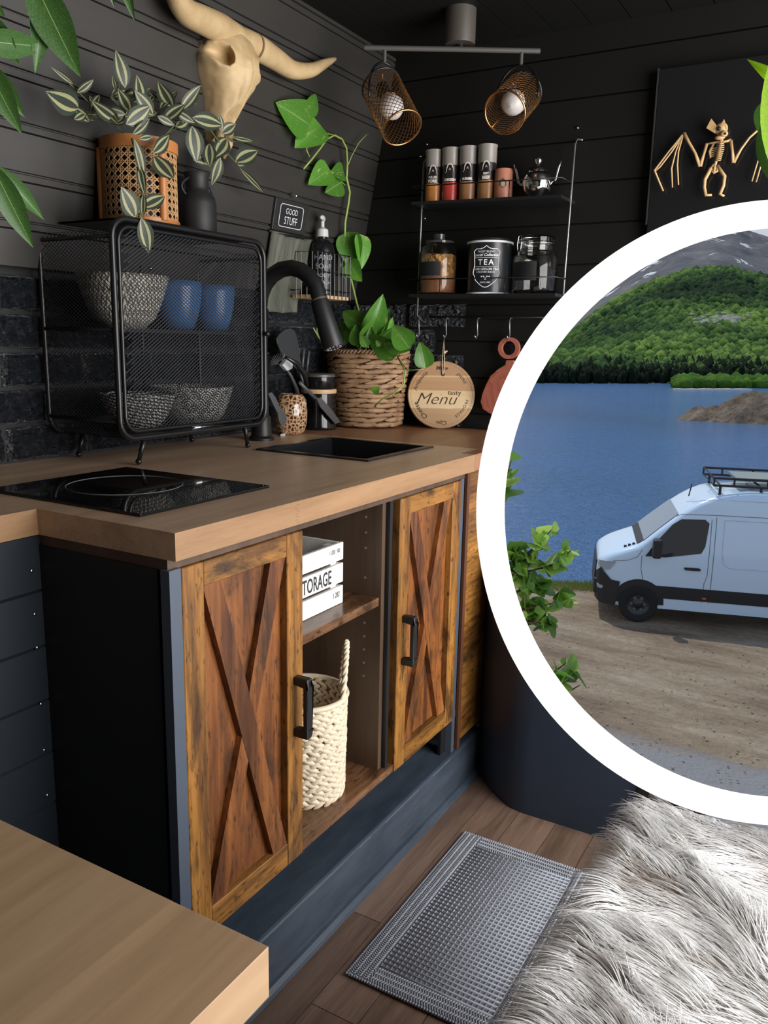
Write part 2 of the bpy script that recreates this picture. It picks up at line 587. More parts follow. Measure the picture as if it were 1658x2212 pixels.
def leaf_mat(name, kind):
    t = NT(name)
    uv = t.n('ShaderNodeUVMap')
    o = t.xyz(uv.outputs[0])
    au = t.math('ABSOLUTE', t.math('SUBTRACT', o[0], 0.5))
    n = t.noise(t.coord(), 60, 3)
    if kind == 'trad':
        dark = t.ramp(n, [(0.3, (0.028, 0.045, 0.030)), (0.7, (0.075, 0.105, 0.080))])
        s = t.math('MULTIPLY', t.math('GREATER_THAN', au, 0.14), t.math('LESS_THAN', au, 0.30))
        col = t.mix(s, dark, (0.50, 0.48, 0.26))
        rough = 0.4
    elif kind == 'pothos':
        col = t.ramp(n, [(0.3, (0.075, 0.26, 0.03)), (0.6, (0.15, 0.40, 0.055)), (0.75, (0.30, 0.54, 0.11))])
        oi = t.n('ShaderNodeObjectInfo').outputs['Random']
        sv = t.n('ShaderNodeCombineXYZ')
        t.l(t.math('MULTIPLY', o[0], 5.0), sv.inputs[0])
        t.l(t.math('MULTIPLY', o[1], 2.2), sv.inputs[1])
        t.l(t.math('MULTIPLY', oi, 50.0), sv.inputs[2])
        p = t.noise(sv.outputs[0], 1.3, 4, 0.6)
        col = t.mix(t.ramp(p, [(0.60, (0, 0, 0)), (0.68, (0.8, 0.8, 0.8))]), col, (0.46, 0.56, 0.17))
        col = t.tone(col, oi, 0.5, 1.35)
        col = t.mix(t.math('LESS_THAN', au, 0.02), col, (0.25, 0.45, 0.12))
        rough = 0.3
    elif kind == 'palm':
        st = t.math('SINE', t.math('ADD', t.math('MULTIPLY', o[1], 90.0), t.math('MULTIPLY', au, -60.0)))
        col = t.ramp(n, [(0.3, (0.035, 0.10, 0.022)), (0.7, (0.085, 0.20, 0.045))])
        col = t.tone(col, t.math('ADD', 0.5, t.math('MULTIPLY', st, 0.5)), 0.92, 1.08)
        col = t.mix(t.math('LESS_THAN', au, 0.015), col, (0.28, 0.40, 0.14))
        rough = 0.4
    elif kind == 'lime':
        col = t.ramp(n, [(0.3, (0.24, 0.50, 0.012)), (0.7, (0.40, 0.66, 0.02))])
        rough = 0.4
    else:
        col = t.ramp(t.rnd(), [(0.0, (0.08, 0.20, 0.035)), (0.5, (0.28, 0.50, 0.08)), (1.0, (0.52, 0.70, 0.17))])
        rough = 0.4
    t.b.inputs['Transmission Weight'].default_value = 0.0
    m = t.done(col, rough)
    # thin leaves let light through
    tr = t.n('ShaderNodeBsdfTranslucent')
    t.l(col, tr.inputs['Color'])
    mx = t.n('ShaderNodeMixShader')
    mx.inputs[0].default_value = 0.5 if kind == 'birch' else 0.3
    out = t.t.nodes['Material Output']
    t.l(t.b.outputs[0], mx.inputs[1])
    t.l(tr.outputs[0], mx.inputs[2])
    t.l(mx.outputs[0], out.inputs['Surface'])
    return m


M_TRAD = leaf_mat('silver_striped_leaf', 'trad')
M_POTHOS = leaf_mat('golden_pothos_leaf', 'pothos')
M_PALM = leaf_mat('long_green_leaf', 'palm')
M_LIME = leaf_mat('lime_leaf', 'lime')
M_BIRCH = leaf_mat('birch_leaf', 'birch')


def leaf_mesh(name, mat, outline, cup=0.12, bend=0.18, nv=10, nu=4):
    """leaf along +y, unit length, lying near the xy plane, normal +z; outline(v) -> half width"""
    me = bpy.data.meshes.new(name)
    vs, uvs, fs = [], [], []
    for j in range(nv + 1):
        v = j / nv
        hw = max(outline(v), 0.0006)
        for i in range(nu + 1):
            u = i / nu
            s = (u - 0.5) * 2
            z = cup * (abs(s) ** 1.5) * hw * 2 - bend * v * v
            vs.append((s * hw, v, z))
            uvs.append((u, v))
    for j in range(nv):
        for i in range(nu):
            a = j * (nu + 1) + i
            fs.append((a, a + 1, a + nu + 2, a + nu + 1))
    me.from_pydata(vs, [], fs)
    ul = me.uv_layers.new(name='UVMap')
    for lp in me.loops: ul.data[lp.index].uv = uvs[lp.vertex_index]
    me.materials.append(mat)
    me.shade_smooth()
    return me


def heart(v): return 0.40 * (math.sin(PI * min(1, v ** 0.62)) ** 0.8) if v < 1 else 0.0
def lance(v): return 0.19 * math.sin(PI * v ** 0.8) if v < 1 else 0.0
def oval(v): return 0.235 * math.sin(PI * v ** 0.85) ** 0.9 if 0 < v < 1 else 0.0
def roundl(v): return 0.36 * math.sin(PI * v ** 0.75) ** 0.8 if 0 < v < 1 else 0.0


LEAF = {'trad': leaf_mesh('striped_leaf', M_TRAD, oval, 0.10, 0.12),
        'pothos': leaf_mesh('heart_leaf', M_POTHOS, heart, 0.16, 0.16),
        'palm': leaf_mesh('long_leaf', M_PALM, lance, 0.12, 0.10, 14),
        'lime': leaf_mesh('lime_leaf', M_LIME, lance, 0.2, 0.05, 12),
        'birch': leaf_mesh('birch_leaf', M_BIRCH, roundl, 0.1, 0.1, 6, 2)}


def leaf(kind, parent, base, tip, wide=1.0, face=None, twist=0.0):
    """one leaf object from base to tip, its face turned towards face (default: the viewer's side)"""
    base, tip = V(base), V(tip)
    d = tip - base
    L = d.length
    y = d.normalized()
    n = V(face) if face is not None else (CAM - base)
    n = n - y * n.dot(y)
    n.normalize()
    n = Matrix.Rotation(twist, 3, y) @ n
    x = y.cross(n)
    o = bpy.data.objects.new('leaf', LEAF[kind])
    COL.objects.link(o)
    o.parent = parent
    b = BASE[parent]
    o.matrix_local = Matrix(((x.x * L * wide, y.x * L, n.x * L, base.x - b.x), (x.y * L * wide, y.y * L, n.y * L, base.y - b.y),
                             (x.z * L * wide, y.z * L, n.z * L, base.z - b.z), (0, 0, 0, 1)))
    return o


# ---- lettering as mesh
def text_geo(body, size, shear=0.0, space=1.0, sx=1.0, bold=0.0):
    """lettering as (verts, faces) in the xy plane, centred on the origin"""
    cu = bpy.data.curves.new('lettering', 'FONT')
    cu.body = body
    cu.size = size
    cu.shear = shear
    cu.space_character = space
    cu.align_x = 'CENTER'
    cu.align_y = 'CENTER'
    cu.offset = bold
    cu.resolution_u = 3
    ob = bpy.data.objects.new('lettering', cu)
    COL.objects.link(ob)
    dg = bpy.context.evaluated_depsgraph_get()
    me = bpy.data.meshes.new_from_object(ob.evaluated_get(dg))
    vs = [V((v.co.x * sx, v.co.y, 0)) for v in me.vertices]
    fs = [tuple(p.vertices) for p in me.polygons]
    bpy.data.objects.remove(ob)
    bpy.data.curves.remove(cu)
    bpy.data.meshes.remove(me)
    if vs:
        cx = (min(v.x for v in vs) + max(v.x for v in vs)) / 2
        cy = (min(v.y for v in vs) + max(v.y for v in vs)) / 2
        vs = [v - V((cx, cy, 0)) for v in vs]
    return vs, fs


def put_text(mb, geo, fn):
    vs, fs = geo
    mb.add([fn(p.x, p.y) for p in vs], fs)


# ================================================================== the room
T = 0.8866            # worktop surface
XW = -1.495           # left wall below
YB = 2.34             # back wall
ZC = 1.975            # ceiling
RING = (1705.0, 1107.0)


def wall_x(z):
    return XW + 0.1964 * max(0.0, z - 1.2)


def project(p):
    d = V(p) - CAM
    c = [sum(ROT[i][k] * d[i] for i in range(3)) for k in range(3)]
    return W_PX / 2 + F_PX * c[0] / c[2], H_PX / 2 + F_PX * c[1] / c[2]


def open_x(z, y, rr=646.0, lo=-1.6, hi=0.4):
    """right end of the back wall at height z: the wall stops at the big round opening"""
    def inside(x):
        u, v = project((x, y, z))
        return math.hypot(u - RING[0], v - RING[1]) < rr
    x = lo
    while x < hi:
        if inside(x): return x
        x += 0.002
    return None


# ---- left wall: tongue-and-groove boards above, embossed brick below
wl_ = thing('wall_left', 'black tongue-and-groove plank wall with embossed brick lower part', None, (XW, 1.0, 0), kind='structure')
MB().mm((XW - 0.06, -0.65, 0), (XW - 0.004, 2.4, 1.285)).build('backing_panel', M_WALLDARK, wl_)
_up = V((0.1964, 0, 1)).normalized()
_no = V((1, 0, -0.1964)).normalized()
_o0 = V((wall_x(1.276), 0, 1.276))
PITCH = 0.088
for k in range(9):
    prof = [(0, -0.02), (0, 0.002), (0.002, 0.009), (0.0700, 0.009), (0.0715, 0.001), (0.0735, 0.009), (0.0845, 0.009), (0.086, 0.002), (PITCH, 0.002), (PITCH, -0.02)]
    m = MB()
    o = _o0 + _up * (PITCH * k) + V((0, -0.65, 0))
    m.prism([(a, b) for a, b in prof], o, _up, _no, V((0, 1, 0)), 2.99)
    m.build('plank', M_BLACKWALL, wl_)
# bricks
brick_meshes = []
BW, BH = 0.205, 0.0755


def brick_mesh(seed, w, h):
    m = MB()

    def fn(i, j):
        e = min(i, 1 - i, j, 1 - j)
        y, z = i * w, j * h
        q = noise.fractal(V((y * 26 + seed * 9.1, z * 26, seed)), 0.9, 2.1, 4)
        q2 = 1 - abs(noise.noise(V((y * 60 + seed * 3.3, z * 75, seed + 4))))
        d = 0.007 + 0.006 * q + 0.006 * q2
        if e <= 0.0001: d = -0.004
        return V((d, y, z))
    m.grid(fn, 30, 13)
    return m.mesh('brick', M_BRICK, True)


for s_ in range(5): brick_meshes.append(brick_mesh(s_, BW - 0.007, BH - 0.006))
half = brick_mesh(9, BW / 2 - 0.007, BH - 0.006)


def place_brick(me, parent, loc, rz=0.0, name='brick'):
    o = bpy.data.objects.new(name, me)
    COL.objects.link(o)
    o.parent = parent
    o.location = V(loc) - BASE[parent]
    o.rotation_euler = (0, 0, rz)
    return o


for r in range(5):
    z = T + 0.003 + r * BH
    y = 0.855 - (0.10 if r % 2 else 0.0)
    i = 0
    while y < YB - 0.03:
        if y + BW > YB:
            place_brick(half, wl_, (XW - 0.002, y, z))
        else:
            place_brick(brick_meshes[(i * 3 + r) % 5], wl_, (XW - 0.002, y, z))
        y += BW
        i += 1

# ---- back wall
wb = thing('wall_back', 'black horizontal plank wall behind the spice shelf', None, (-0.9, YB, 0), kind='structure')
BP = 0.108
for k in range(11):
    z0, z1 = T - 0.06 + BP * k + 0.0025, T - 0.06 + BP * (k + 1) - 0.0025
    if z0 > ZC: break
    z1 = min(z1, ZC + 0.03)
    right = []
    for q in range(7):
        z = z0 + (z1 - z0) * q / 6
        x = open_x(z, YB)
        right.append((0.55 if x is None else x, z))
    poly = [(XW - 0.05, z0)] + right + [(XW - 0.05, z1)]
    MB().prism(poly, (0, YB, 0), (1, 0, 0), (0, 0, 1), (0, 1, 0), 0.02).build('plank', M_BLACKDIM, wb)
poly = [(XW - 0.05, T - 0.06)]
for q in range(40):
    z = T - 0.06 + (ZC + 0.03 - T + 0.06) * q / 39
    x = open_x(z, YB, 640)
    poly.append((0.55 if x is None else x, z))
poly.append((XW - 0.05, ZC + 0.03))
MB().prism(poly, (0, YB + 0.012, 0), (1, 0, 0), (0, 0, 1), (0, 1, 0), 0.02).build('backing_panel', M_WALLDARK, wb)
for r in range(5):
    z = T + 0.003 + r * BH
    x = XW + 0.02 - (0.10 if r % 2 else 0.0)
    while x + BW < -1.02:
        if x > XW - 0.02:
            o = place_brick(brick_meshes[int(x * 50 + r) % 5], wb, (x + BW - 0.4095 + 0.205, YB + 0.001, z), -PI / 2)
        x += BW

# ---- black cabinet door on the back wall where the bat hangs
d_ = thing('door_1', 'glossy black cupboard door that the bat skeleton hangs on', None, (-0.2, YB - 0.03, 1.4), kind='structure')
pts = []
for q in range(14):
    z = 1.36 + (1.835 - 1.36) * q / 13
    x = open_x(z, YB - 0.03)
    pts.append((z, x))
poly = [(-0.548, 1.835)]
low = [(z, x) for z, x in pts if x is not None and x > -0.548]
poly.append((-0.548, low[0][0] if low else 1.45))
for z, x in low: poly.append((x, z))
top_z = low[-1][0] + 0.012 if low else 1.47
poly += [(0.5, top_z), (0.5, 1.835)]
MB().prism(poly, (0, YB - 0.026, 0), (1, 0, 0), (0, 0, 1), (0, 1, 0), 0.024).build('door_panel', flat('shiny_black_door', (0.014, 0.014, 0.015), 0.16), d_)
MB().mm((-0.5530, YB - 0.029, 1.46), (-0.5495, YB - 0.002, 1.838)).build('edge_strip', flat('grey_edge', (0.035, 0.038, 0.038), 0.35), d_)

# ---- ceiling boards
ce = thing('ceiling', 'black plank ceiling with lengthwise grooves', None, (-0.4, 1.0, ZC), kind='structure')
MB().mm((-1.46, -0.65, ZC + 0.012), (0.95, YB + 0.03, ZC + 0.05)).build('backing_panel', M_WALLDARK, ce)
x = -1.352
i = 0
while x < 0.9:
    MB().mm((x + 0.002, -0.65, ZC), (x + 0.100, YB + 0.02, ZC + 0.02)).build('plank', M_BLACKDIM, ce)
    x += 0.102
# ---- wall behind the viewer, added out of view to block sky light
single(MB().mm((XW - 0.05, -0.70, 0), (0.95, -0.65, ZC + 0.05)), 'wall_front_blocker', M_BLACKWALL, 'unseen black end wall added behind the viewer to block sky light', None, (0, -0.67, 0), kind='structure')

single(MB().mm((0.95, -0.70, 0), (1.0, 0.40, ZC + 0.05)), 'wall_right_blocker', M_BLACKWALL, 'unseen black side wall added to block sky light', None, (0.97, -0.1, 0), kind='structure')  # unseen side piece added to keep sky light out from behind

# ---- floor boards
fl = thing('floor', 'dark brown wood plank floor', None, (-0.3, 0.8, 0), kind='structure')
MB().mm((-0.80, -0.65, -0.05), (0.95, 1.93, -0.012)).build('subfloor', M_WALLDARK, fl)
x = -0.812
i = 0
while x < 0.9:
    y = -0.65 - random.random() * 0.5
    end = 1.93 if x < -0.35 else 1.80
    while y < end:
        y1 = min(end, y + 0.85 + random.random() * 0.3)
        if y1 > -0.6:
            MB().mm((x + 0.0008, max(-0.65, y), -0.012), (x + 0.0932, y1 - 0.0015, 0.0)).build('plank', M_FLOOR, fl)
        y = y1
    x += 0.094
    i += 1

# ---- the step over the wheel arch and its moulding
st = thing('trim_1', 'blue black painted plinth step under the wooden cupboard', None, (-1.1, 1.0, 0), kind='structure')
MB().mm((XW, -0.2, 0.0), (-0.797, 1.968, 0.12)).build('step_box', M_STEP, st, bevel=0.006)
m = MB()
m.prism([(0, 0), (0.016, 0), (0.014, 0.007), (0.007, 0.014), (0, 0.016)], (-0.797, 0.0, 0.0005), (1, 0, 0), (0, 0, 1), (0, 1, 0), 1.93)
m.build('floor_moulding', M_STEP, st)
m = MB()
for (y, z, l) in ((1.02, 0.1145, 0.03), (1.13, 0.115, 0.12), (1.31, 0.1148, 0.05), (1.42, 0.115, 0.16), (1.65, 0.115, 0.10)):
    m.mm((-0.7985, y, z), (-0.7965, y + l, z + 0.0007))
m.build('paint_scuff', flat('scuffed_paint', (0.20, 0.22, 0.25), 0.7), st, kind='stuff')

# ---- planked panel under the narrow end of the worktop
pp = thing('trim_2', 'blue black horizontal plank panel under the worktop beside the hob', None, (-1.09, 0.3, 0), kind='structure')
for k in range(8):
    z0 = 0.12 + 0.091 * k
    m = MB()
    m.prism([(0, 0), (0.018, 0), (0.018, 0.086), (0.012, 0.0905), (0, 0.0905)], (-1.095, -0.2, z0), (1, 0, 0), (0, 0, 1), (0, 1, 0), 1.012)
    m.build('plank', M_SIDEPLANK, pp)
for z in (0.79, 0.72, 0.665, 0.57, 0.49, 0.41):
    MB().ball((-1.076, 0.79, z), 0.0035, 8, 6, (0.5, 1, 1)).build('screw', M_STEEL, pp, True)

# ---- dark blue panel closing the corner at the end of the cupboards
nv = thing('corner_panel', 'dark navy curved panel standing on the floor beyond the grey mat', 'panel', (-0.6, 1.8, 0))


def corner_path(s):
    """plan path of the panel: rounded corner, then straight"""
    pts = [V((-0.806, 1.95)), V((-0.790, 1.928)), V((-0.775, 1.905)), V((-0.735, 1.862)), V((-0.69, 1.825)), V((-0.655, 1.802)), V((-0.620, 1.795)), V((-0.36, 1.795))]
    ls = [0]
    for a, b in zip(pts, pts[1:]): ls.append(ls[-1] + (b - a).length)
    L = s * ls[-1]
    for i in range(len(pts) - 1):
        if L <= ls[i + 1] + 1e-9:
            k = (L - ls[i]) / (ls[i + 1] - ls[i])
            return pts[i].lerp(pts[i + 1], k)
    return pts[-1]


def cut_z(x, y, rr=648.0):
    z = 0.0
    while z < T - 0.042:
        u, v = project((x, y, z))
        if math.hypot(u - RING[0], v - RING[1]) < rr: return z
        z += 0.004
    return T - 0.042


m = MB()
NS = 34
for off in (0.0, 0.014):
    vs = []
    for i in range(NS + 1):
        p = corner_path(i / NS)
        q = V((p.x + off * 0.5, p.y + off))
        z = cut_z(p.x, p.y)
        vs.append((q.x, q.y, 0))
        vs.append((q.x, q.y, z))
    m.add(vs, [(2 * i, 2 * i + 2, 2 * i + 3, 2 * i + 1) for i in range(NS)])
n2 = 2 * (NS + 1)
m.f += [(2 * i + 1, 2 * i + 3, n2 + 2 * i + 3, n2 + 2 * i + 1) for i in range(NS)]
m.mi += [0] * NS
m.build('curved_panel', M_NAVY, nv, True, sharp=0.6)
m = MB()
zz = cut_z(-0.36, 1.83)
m.prism([(-0.36, 0), (-0.2, 0), (-0.2, max(0.03, cut_z(-0.2, 1.83))), (-0.28, max(0.03, cut_z(-0.28, 1.83))), (-0.36, zz)], (0, 1.83, 0), (1, 0, 0), (0, 0, 1), (0, 1, 0), 0.012)
m.build('recess_board', M_BLACK, nv)

# ================================================================== worktop
wt = thing('worktop', 'oak kitchen worktop with hob and sink set into it', 'worktop', (-1.1, 1.2, T - 0.04))
SX0, SX1, SY0, SY1 = -1.236, -0.924, 1.535, 1.853       # sink
XF = -0.785
xs = [XW, SX0 + 0.008, -1.068, SX1 - 0.008, -0.825, XF]
ys = [-0.2, 0.80, SY0 + 0.008, 1.797, SY1 - 0.008, 1.90]


def wt_in(i, j):
    xm, ym = (xs[i] + xs[i + 1]) / 2, (ys[j] + ys[j + 1]) / 2
    if ym < 0.80 and xm > -1.068: return False
    if ym > 1.797 and xm > -0.825: return False
    if SX0 < xm < SX1 and SY0 + 0.005 < ym < SY1 - 0.005 and xs[i] >= SX0 and xs[i + 1] <= SX1: return False
    return True


m = MB()
nx, ny = len(xs) - 1, len(ys) - 1
for i in range(nx):
    for j in range(ny):
        if not wt_in(i, j): continue
        a, b, c, d = (xs[i], ys[j]), (xs[i + 1], ys[j]), (xs[i + 1], ys[j + 1]), (xs[i], ys[j + 1])
        m.m = 0
        m.add([p + (T,) for p in (a, b, c, d)], [(0, 1, 2, 3)])
        m.add([p + (T - 0.04,) for p in (a, b, c, d)], [(3, 2, 1, 0)])
        for (p, q, di, dj) in ((a, b, 0, -1), (b, c, 1, 0), (c, d, 0, 1), (d, a, -1, 0)):
            ii, jj = i + di, j + dj
            if 0 <= ii < nx and 0 <= jj < ny and wt_in(ii, jj): continue
            m.m = 1 if (di == 1 and ys[j] < 1.8) else 0
            m.add([p + (T - 0.04,), q + (T - 0.04,), q + (T,), p + (T,)], [(0, 1, 2, 3)])
m.build('main_board', [M_TOP, M_TOPEDGE], wt)
m = MB()
m.prism([(-0.825, 1.800), (XF - 0.001, 1.800), (XF - 0.001, 1.905), (-0.965, YB), (XW, YB), (XW, 1.9003), (-0.825, 1.9003)], (0, 0, T - 0.04), (1, 0, 0), (0, 1, 0), (0, 0, 1), 0.0399)
m.build('end_board', [M_TOPEND], wt)
bpy.data.objects[wt.children[-1].name]['label'] = 'reddish oak end board past the joint'
# finger joint on the edge
m = MB()
for k in range(7):
    z = T - 0.037 + k * 0.005
    m.mm((XF - 0.0004, 1.075 + (0.0 if k % 2 else 0.004), z), (XF + 0.0003, 1.081 + (0.0 if k % 2 else 0.004), z + 0.0012))
m.build('finger_joint', flat('joint_brown', (0.24, 0.13, 0.06), 0.5), wt, kind='stuff')

# ---- hob
hb = thing('induction_hob', 'black glass induction hob set into the worktop', 'hob', (-1.07, 1.0, T))
MB().mm((-1.255, 0.846, T), (-0.897, 1.151, T + 0.005)).build('glass_plate', M_GLOSS, hb, bevel=0.0012)
m = MB()
c = V((-1.1, 1.005, T + 0.0053))
for rr_ in (0.098,):
    m.tube([c + V((rr_ * math.cos(2 * PI * i / 72), rr_ * math.sin(2 * PI * i / 72), 0)) for i in range(72)], 0.00055, 4, True)
m.build('zone_ring', flat('grey_print', (0.22, 0.22, 0.22), 0.5), hb)
# ---- sink
sk = thing('kitchen_sink', 'square black sink sunk into the worktop', 'sink', (-1.08, 1.69, T))
m = MB()
w_ = 0.016
m.mm((SX0, SY0, T), (SX1, SY0 + w_, T + 0.004))
m.mm((SX0, SY1 - w_, T), (SX1, SY1, T + 0.004))
m.mm((SX0, SY0 + w_, T), (SX0 + w_, SY1 - w_, T + 0.004))
m.mm((SX1 - w_, SY0 + w_, T), (SX1, SY1 - w_, T + 0.004))
m.build('rim', M_SATIN, sk)
m = MB()
a0, a1, b0, b1, zb = SX0 + w_, SX1 - w_, SY0 + w_, SY1 - w_, T - 0.16
i_ = 0.012
vs = [(a0, b0, T + 0.002), (a1, b0, T + 0.002), (a1, b1, T + 0.002), (a0, b1, T + 0.002), (a0 + i_, b0 + i_, zb), (a1 - i_, b0 + i_, zb), (a1 - i_, b1 - i_, zb), (a0 + i_, b1 - i_, zb)]
m.add(vs, [(0, 1, 5, 4), (1, 2, 6, 5), (2, 3, 7, 6), (3, 0, 4, 7), (4, 5, 6, 7)])
m.build('basin', flat('black_granite', (0.012, 0.013, 0.015), 0.22), sk)
MB().cyl((-1.08, 1.69, zb + 0.0005), (-1.08, 1.69, zb + 0.004), 0.035).build('drain', M_STEEL, sk, True, sharp=0.5)
# ---- tap
tp = thing('kitchen_tap', 'matt black arched tap with pull-out head over the sink', 'tap', (-1.356, 1.708, T))
MB().lathe([(0.034, 0), (0.034, 0.006), (0.027, 0.012), (0.024, 0.06), (0.0205, 0.065)], (-1.356, 1.708, T), 24, caps=True).build('base', M_BLACK, tp, True, sharp=0.6)
pts = [V((-1.356, 1.708, T + 0.05)), V((-1.358, 1.707, 1.12)), V((-1.352, 1.705, 1.22))]
for a in range(0, 9):
    t_ = PI * (1 - a / 8.0) * 0.83 + PI * 0.17
    pts.append(V((-1.258 + 0.094 * math.cos(t_), 1.70, 1.222 + 0.096 * math.sin(t_))))
pts.append(V((-1.1645, 1.70, 1.232)))
MB().tube(pts, 0.0195, 16).build('spout', M_BLACK, tp, True, sharp=0.8)
p0, p1 = V((-1.170, 1.70, 1.243)), V((-1.126, 1.70, 1.128))
MB().tube([p0, p0.lerp(p1, 0.06), p0.lerp(p1, 0.07), p1.lerp(p0, 0.03), p1], [0.0205, 0.0205, 0.0225, 0.0265, 0.0245], 20).build('spray_head', M_BLACK, tp, True, sharp=0.8)
MB().tube([p0, p0.lerp(p1, 0.035)], 0.0212, 20).build('collar', M_GREYMETAL, tp, True, sharp=0.8)
m = MB()
dn = (p1 - p0).normalized()
R_ = frame_of(dn)
for a in range(12):
    q = p1 + R_ @ V((0.017 * math.cos(2 * PI * a / 12), 0.017 * math.sin(2 * PI * a / 12), 0))
    m.cyl(q, q + dn * 0.002, 0.0028, n=6)
m.build('nozzle', flat('grey_nozzle', (0.25, 0.26, 0.28), 0.4), tp, kind='stuff')

# ================================================================== the rustic cupboard
XD = -0.803           # face of the doors
cb = thing('sideboard', 'rustic brown sideboard with two crossbuck doors under the worktop', 'cabinet', (-1.0, 1.3, 0.12))
MB().mm((-1.19, 0.808, 0.828), (XD - 0.006, 1.795, T - 0.0402)).build('top_board', M_INNER, cb)  # overhang shadow put into the colour with the darker inner wood
MB().mm((-1.19, 0.825, 0.212), (XD - 0.004, 1.79, 0.230)).build('bottom_board', M_RUSTY, cb)
MB().mm((-1.19, 0.806, 0.215), (XD - 0.024, 0.824, 0.828)).build('side_panel', M_BLACK, cb)
MB().mm((XD - 0.016, 0.804, 0.122), (XD + 0.001, 0.8265, 0.829)).build('corner_post', M_BLUEMETAL, cb)
MB().mm((XD - 0.020, 1.769, 0.1205), (XD - 0.003, 1.786, 0.829)).build('corner_post', M_BLUEMETAL, cb)
MB().mm((-1.19, 1.772, 0.215), (XD - 0.022, 1.790, 0.828)).build('side_panel', M_INNER, cb)
MB().mm((-1.19, 1.107, 0.2302), (XD - 0.022, 1.121, 0.8278)).build('divider', M_INNER, cb)
MB().mm((-1.19, 1.427, 0.2302), (XD - 0.020, 1.441, 0.8278)).build('divider', M_INNER, cb)
MB().mm((XD - 0.040, 1.4412, 0.2302), (XD - 0.010, 1.452, 0.8278)).build('gap_shade_strip', M_BLACK, cb)  # black strip standing in for the shade of the open gap
MB().mm((-1.195, 0.812, 0.215), (-1.189, 1.79, 0.84)).build('back_panel', M_INNER, cb)
MB().mm((-1.188, 1.1215, 0.604), (-0.828, 1.4265, 0.622)).build('shelf', M_RUSTY, cb)
m = MB()
for z in (0.79, 0.757, 0.724, 0.66, 0.56, 0.53, 0.50, 0.47, 0.44):
    m.cyl((-0.862, 1.4265, z), (-0.862, 1.4268, z), 0.0028, n=10)
m.build('peg_hole', flat('peg_hole_rim', (0.30, 0.26, 0.22), 0.4), cb, kind='stuff')
MB().mm((XD - 0.028, 1.744, 0.1205), (XD - 0.0205, 1.769, 0.212)).build('leg', M_BLACK, cb)
MB().mm((XD - 0.032, 0.83, 0.1205), (XD - 0.005, 0.855, 0.212)).build('leg', M_BLACK, cb)
MB().mm((-1.185, 0.83, 0.1205), (-1.16, 0.855, 0.212)).build('leg', M_BLACK, cb)
MB().mm((-1.185, 1.744, 0.1205), (-1.16, 1.769, 0.212)).build('leg', M_BLACK, cb)


def cross_door(y0, y1, z0, z1, hy, zh0, zh1):
    t = 0.022
    d = MB().mm((XD - t, y0 + 0.03, z0 + 0.03), (XD - 0.0155, y1 - 0.03, z1 - 0.03)).build('door', M_RUSTZ, cb)
    sw, rt, rb = 0.045, 0.037, 0.044
    for a, b in ((y0, y0 + sw), (y1 - sw, y1)):
        MB().mm((XD - t, a, z0), (XD, b, z1)).build('stile', M_STILE, d, bevel=0.0012, seg=1)
    MB().mm((XD - t, y0 + sw + 0.0006, z1 - rt), (XD - 0.0004, y1 - sw - 0.0006, z1)).build('rail', M_RAIL, d, bevel=0.0012, seg=1)
    MB().mm((XD - t, y0 + sw + 0.0006, z0), (XD - 0.0004, y1 - sw - 0.0006, z0 + rb)).build('rail', M_RAIL, d, bevel=0.0012, seg=1)
    a0, a1, b0, b1 = y0 + sw, y1 - sw, z0 + rb, z1 - rt
    w = 0.040

    def brace(poly, th):
        MB().prism(poly, (XD - 0.0155, 0, 0), (0, 1, 0), (0, 0, 1), (1, 0, 0), th).build('brace', M_RUSTZ, d)
    ym, zm = (a0 + a1) / 2, (b0 + b1) / 2
    sl = (b1 - b0) / (a1 - a0 - w)
    # first diagonal runs from top left to bottom right
    brace([(a0, b1), (a0 + w, b1), (a1, b0), (a1 - w, b0)], 0.0125)
    # second diagonal is two pieces either side of it
    lo = [(a0, b0), (a0 + w, b0), (ym + 0.004, zm - w * 0.9), (ym - 0.016, zm - 0.004)]
    hi = [(a1, b1), (a1 - w, b1), (ym - 0.004, zm + w * 0.9), (ym + 0.016, zm + 0.004)]
    brace(lo, 0.0118)
    brace(hi, 0.0118)
    h = MB()
    h.mm((XD, hy - 0.008, zh0), (XD + 0.030, hy + 0.008, zh0 + 0.016))
    h.mm((XD, hy - 0.008, zh1 - 0.016), (XD + 0.030, hy + 0.008, zh1))
    h.mm((XD + 0.020, hy - 0.008, zh0 + 0.016), (XD + 0.030, hy + 0.008, zh1 - 0.016))
    h.build('handle', M_BLACK, d, bevel=0.003, label='black metal bar handle')
    return d


cross_door(0.829, 1.121, 0.2125, 0.827, 1.100, 0.458, 0.571)
cross_door(1.466, 1.7665, 0.2125, 0.827, 1.492, 0.458, 0.571)

# planked end past the sideboard
ep = thing('cabinet_end', 'rustic wood plank end panel right of the sideboard', 'panel', (-0.9, 1.85, 0.12))
MB().mm((XD - 0.006, 1.797, 0.121), (XD + 0.001, 1.812, T - 0.0402)).build('edge_batten', wood('red_brown_batten', [(0.3, (0.07, 0.026, 0.014)), (0.7, (0.15, 0.06, 0.03))], 'Z', 1.0), ep)
for k in range(5):
    z0 = 0.1385 + k * 0.1415
    MB().mm((XD - 0.02, 1.8125, z0), (XD - 0.002, 1.955, z0 + 0.1412)).build('plank', M_RAIL, ep)

MB().mm((XW + 0.01, 1.957, 0.1215), (XD - 0.0, 1.966, T - 0.0405)).build('leak_seal_board', M_BLACK, ep)  # unseen board added to stop daylight leaking in behind the planks

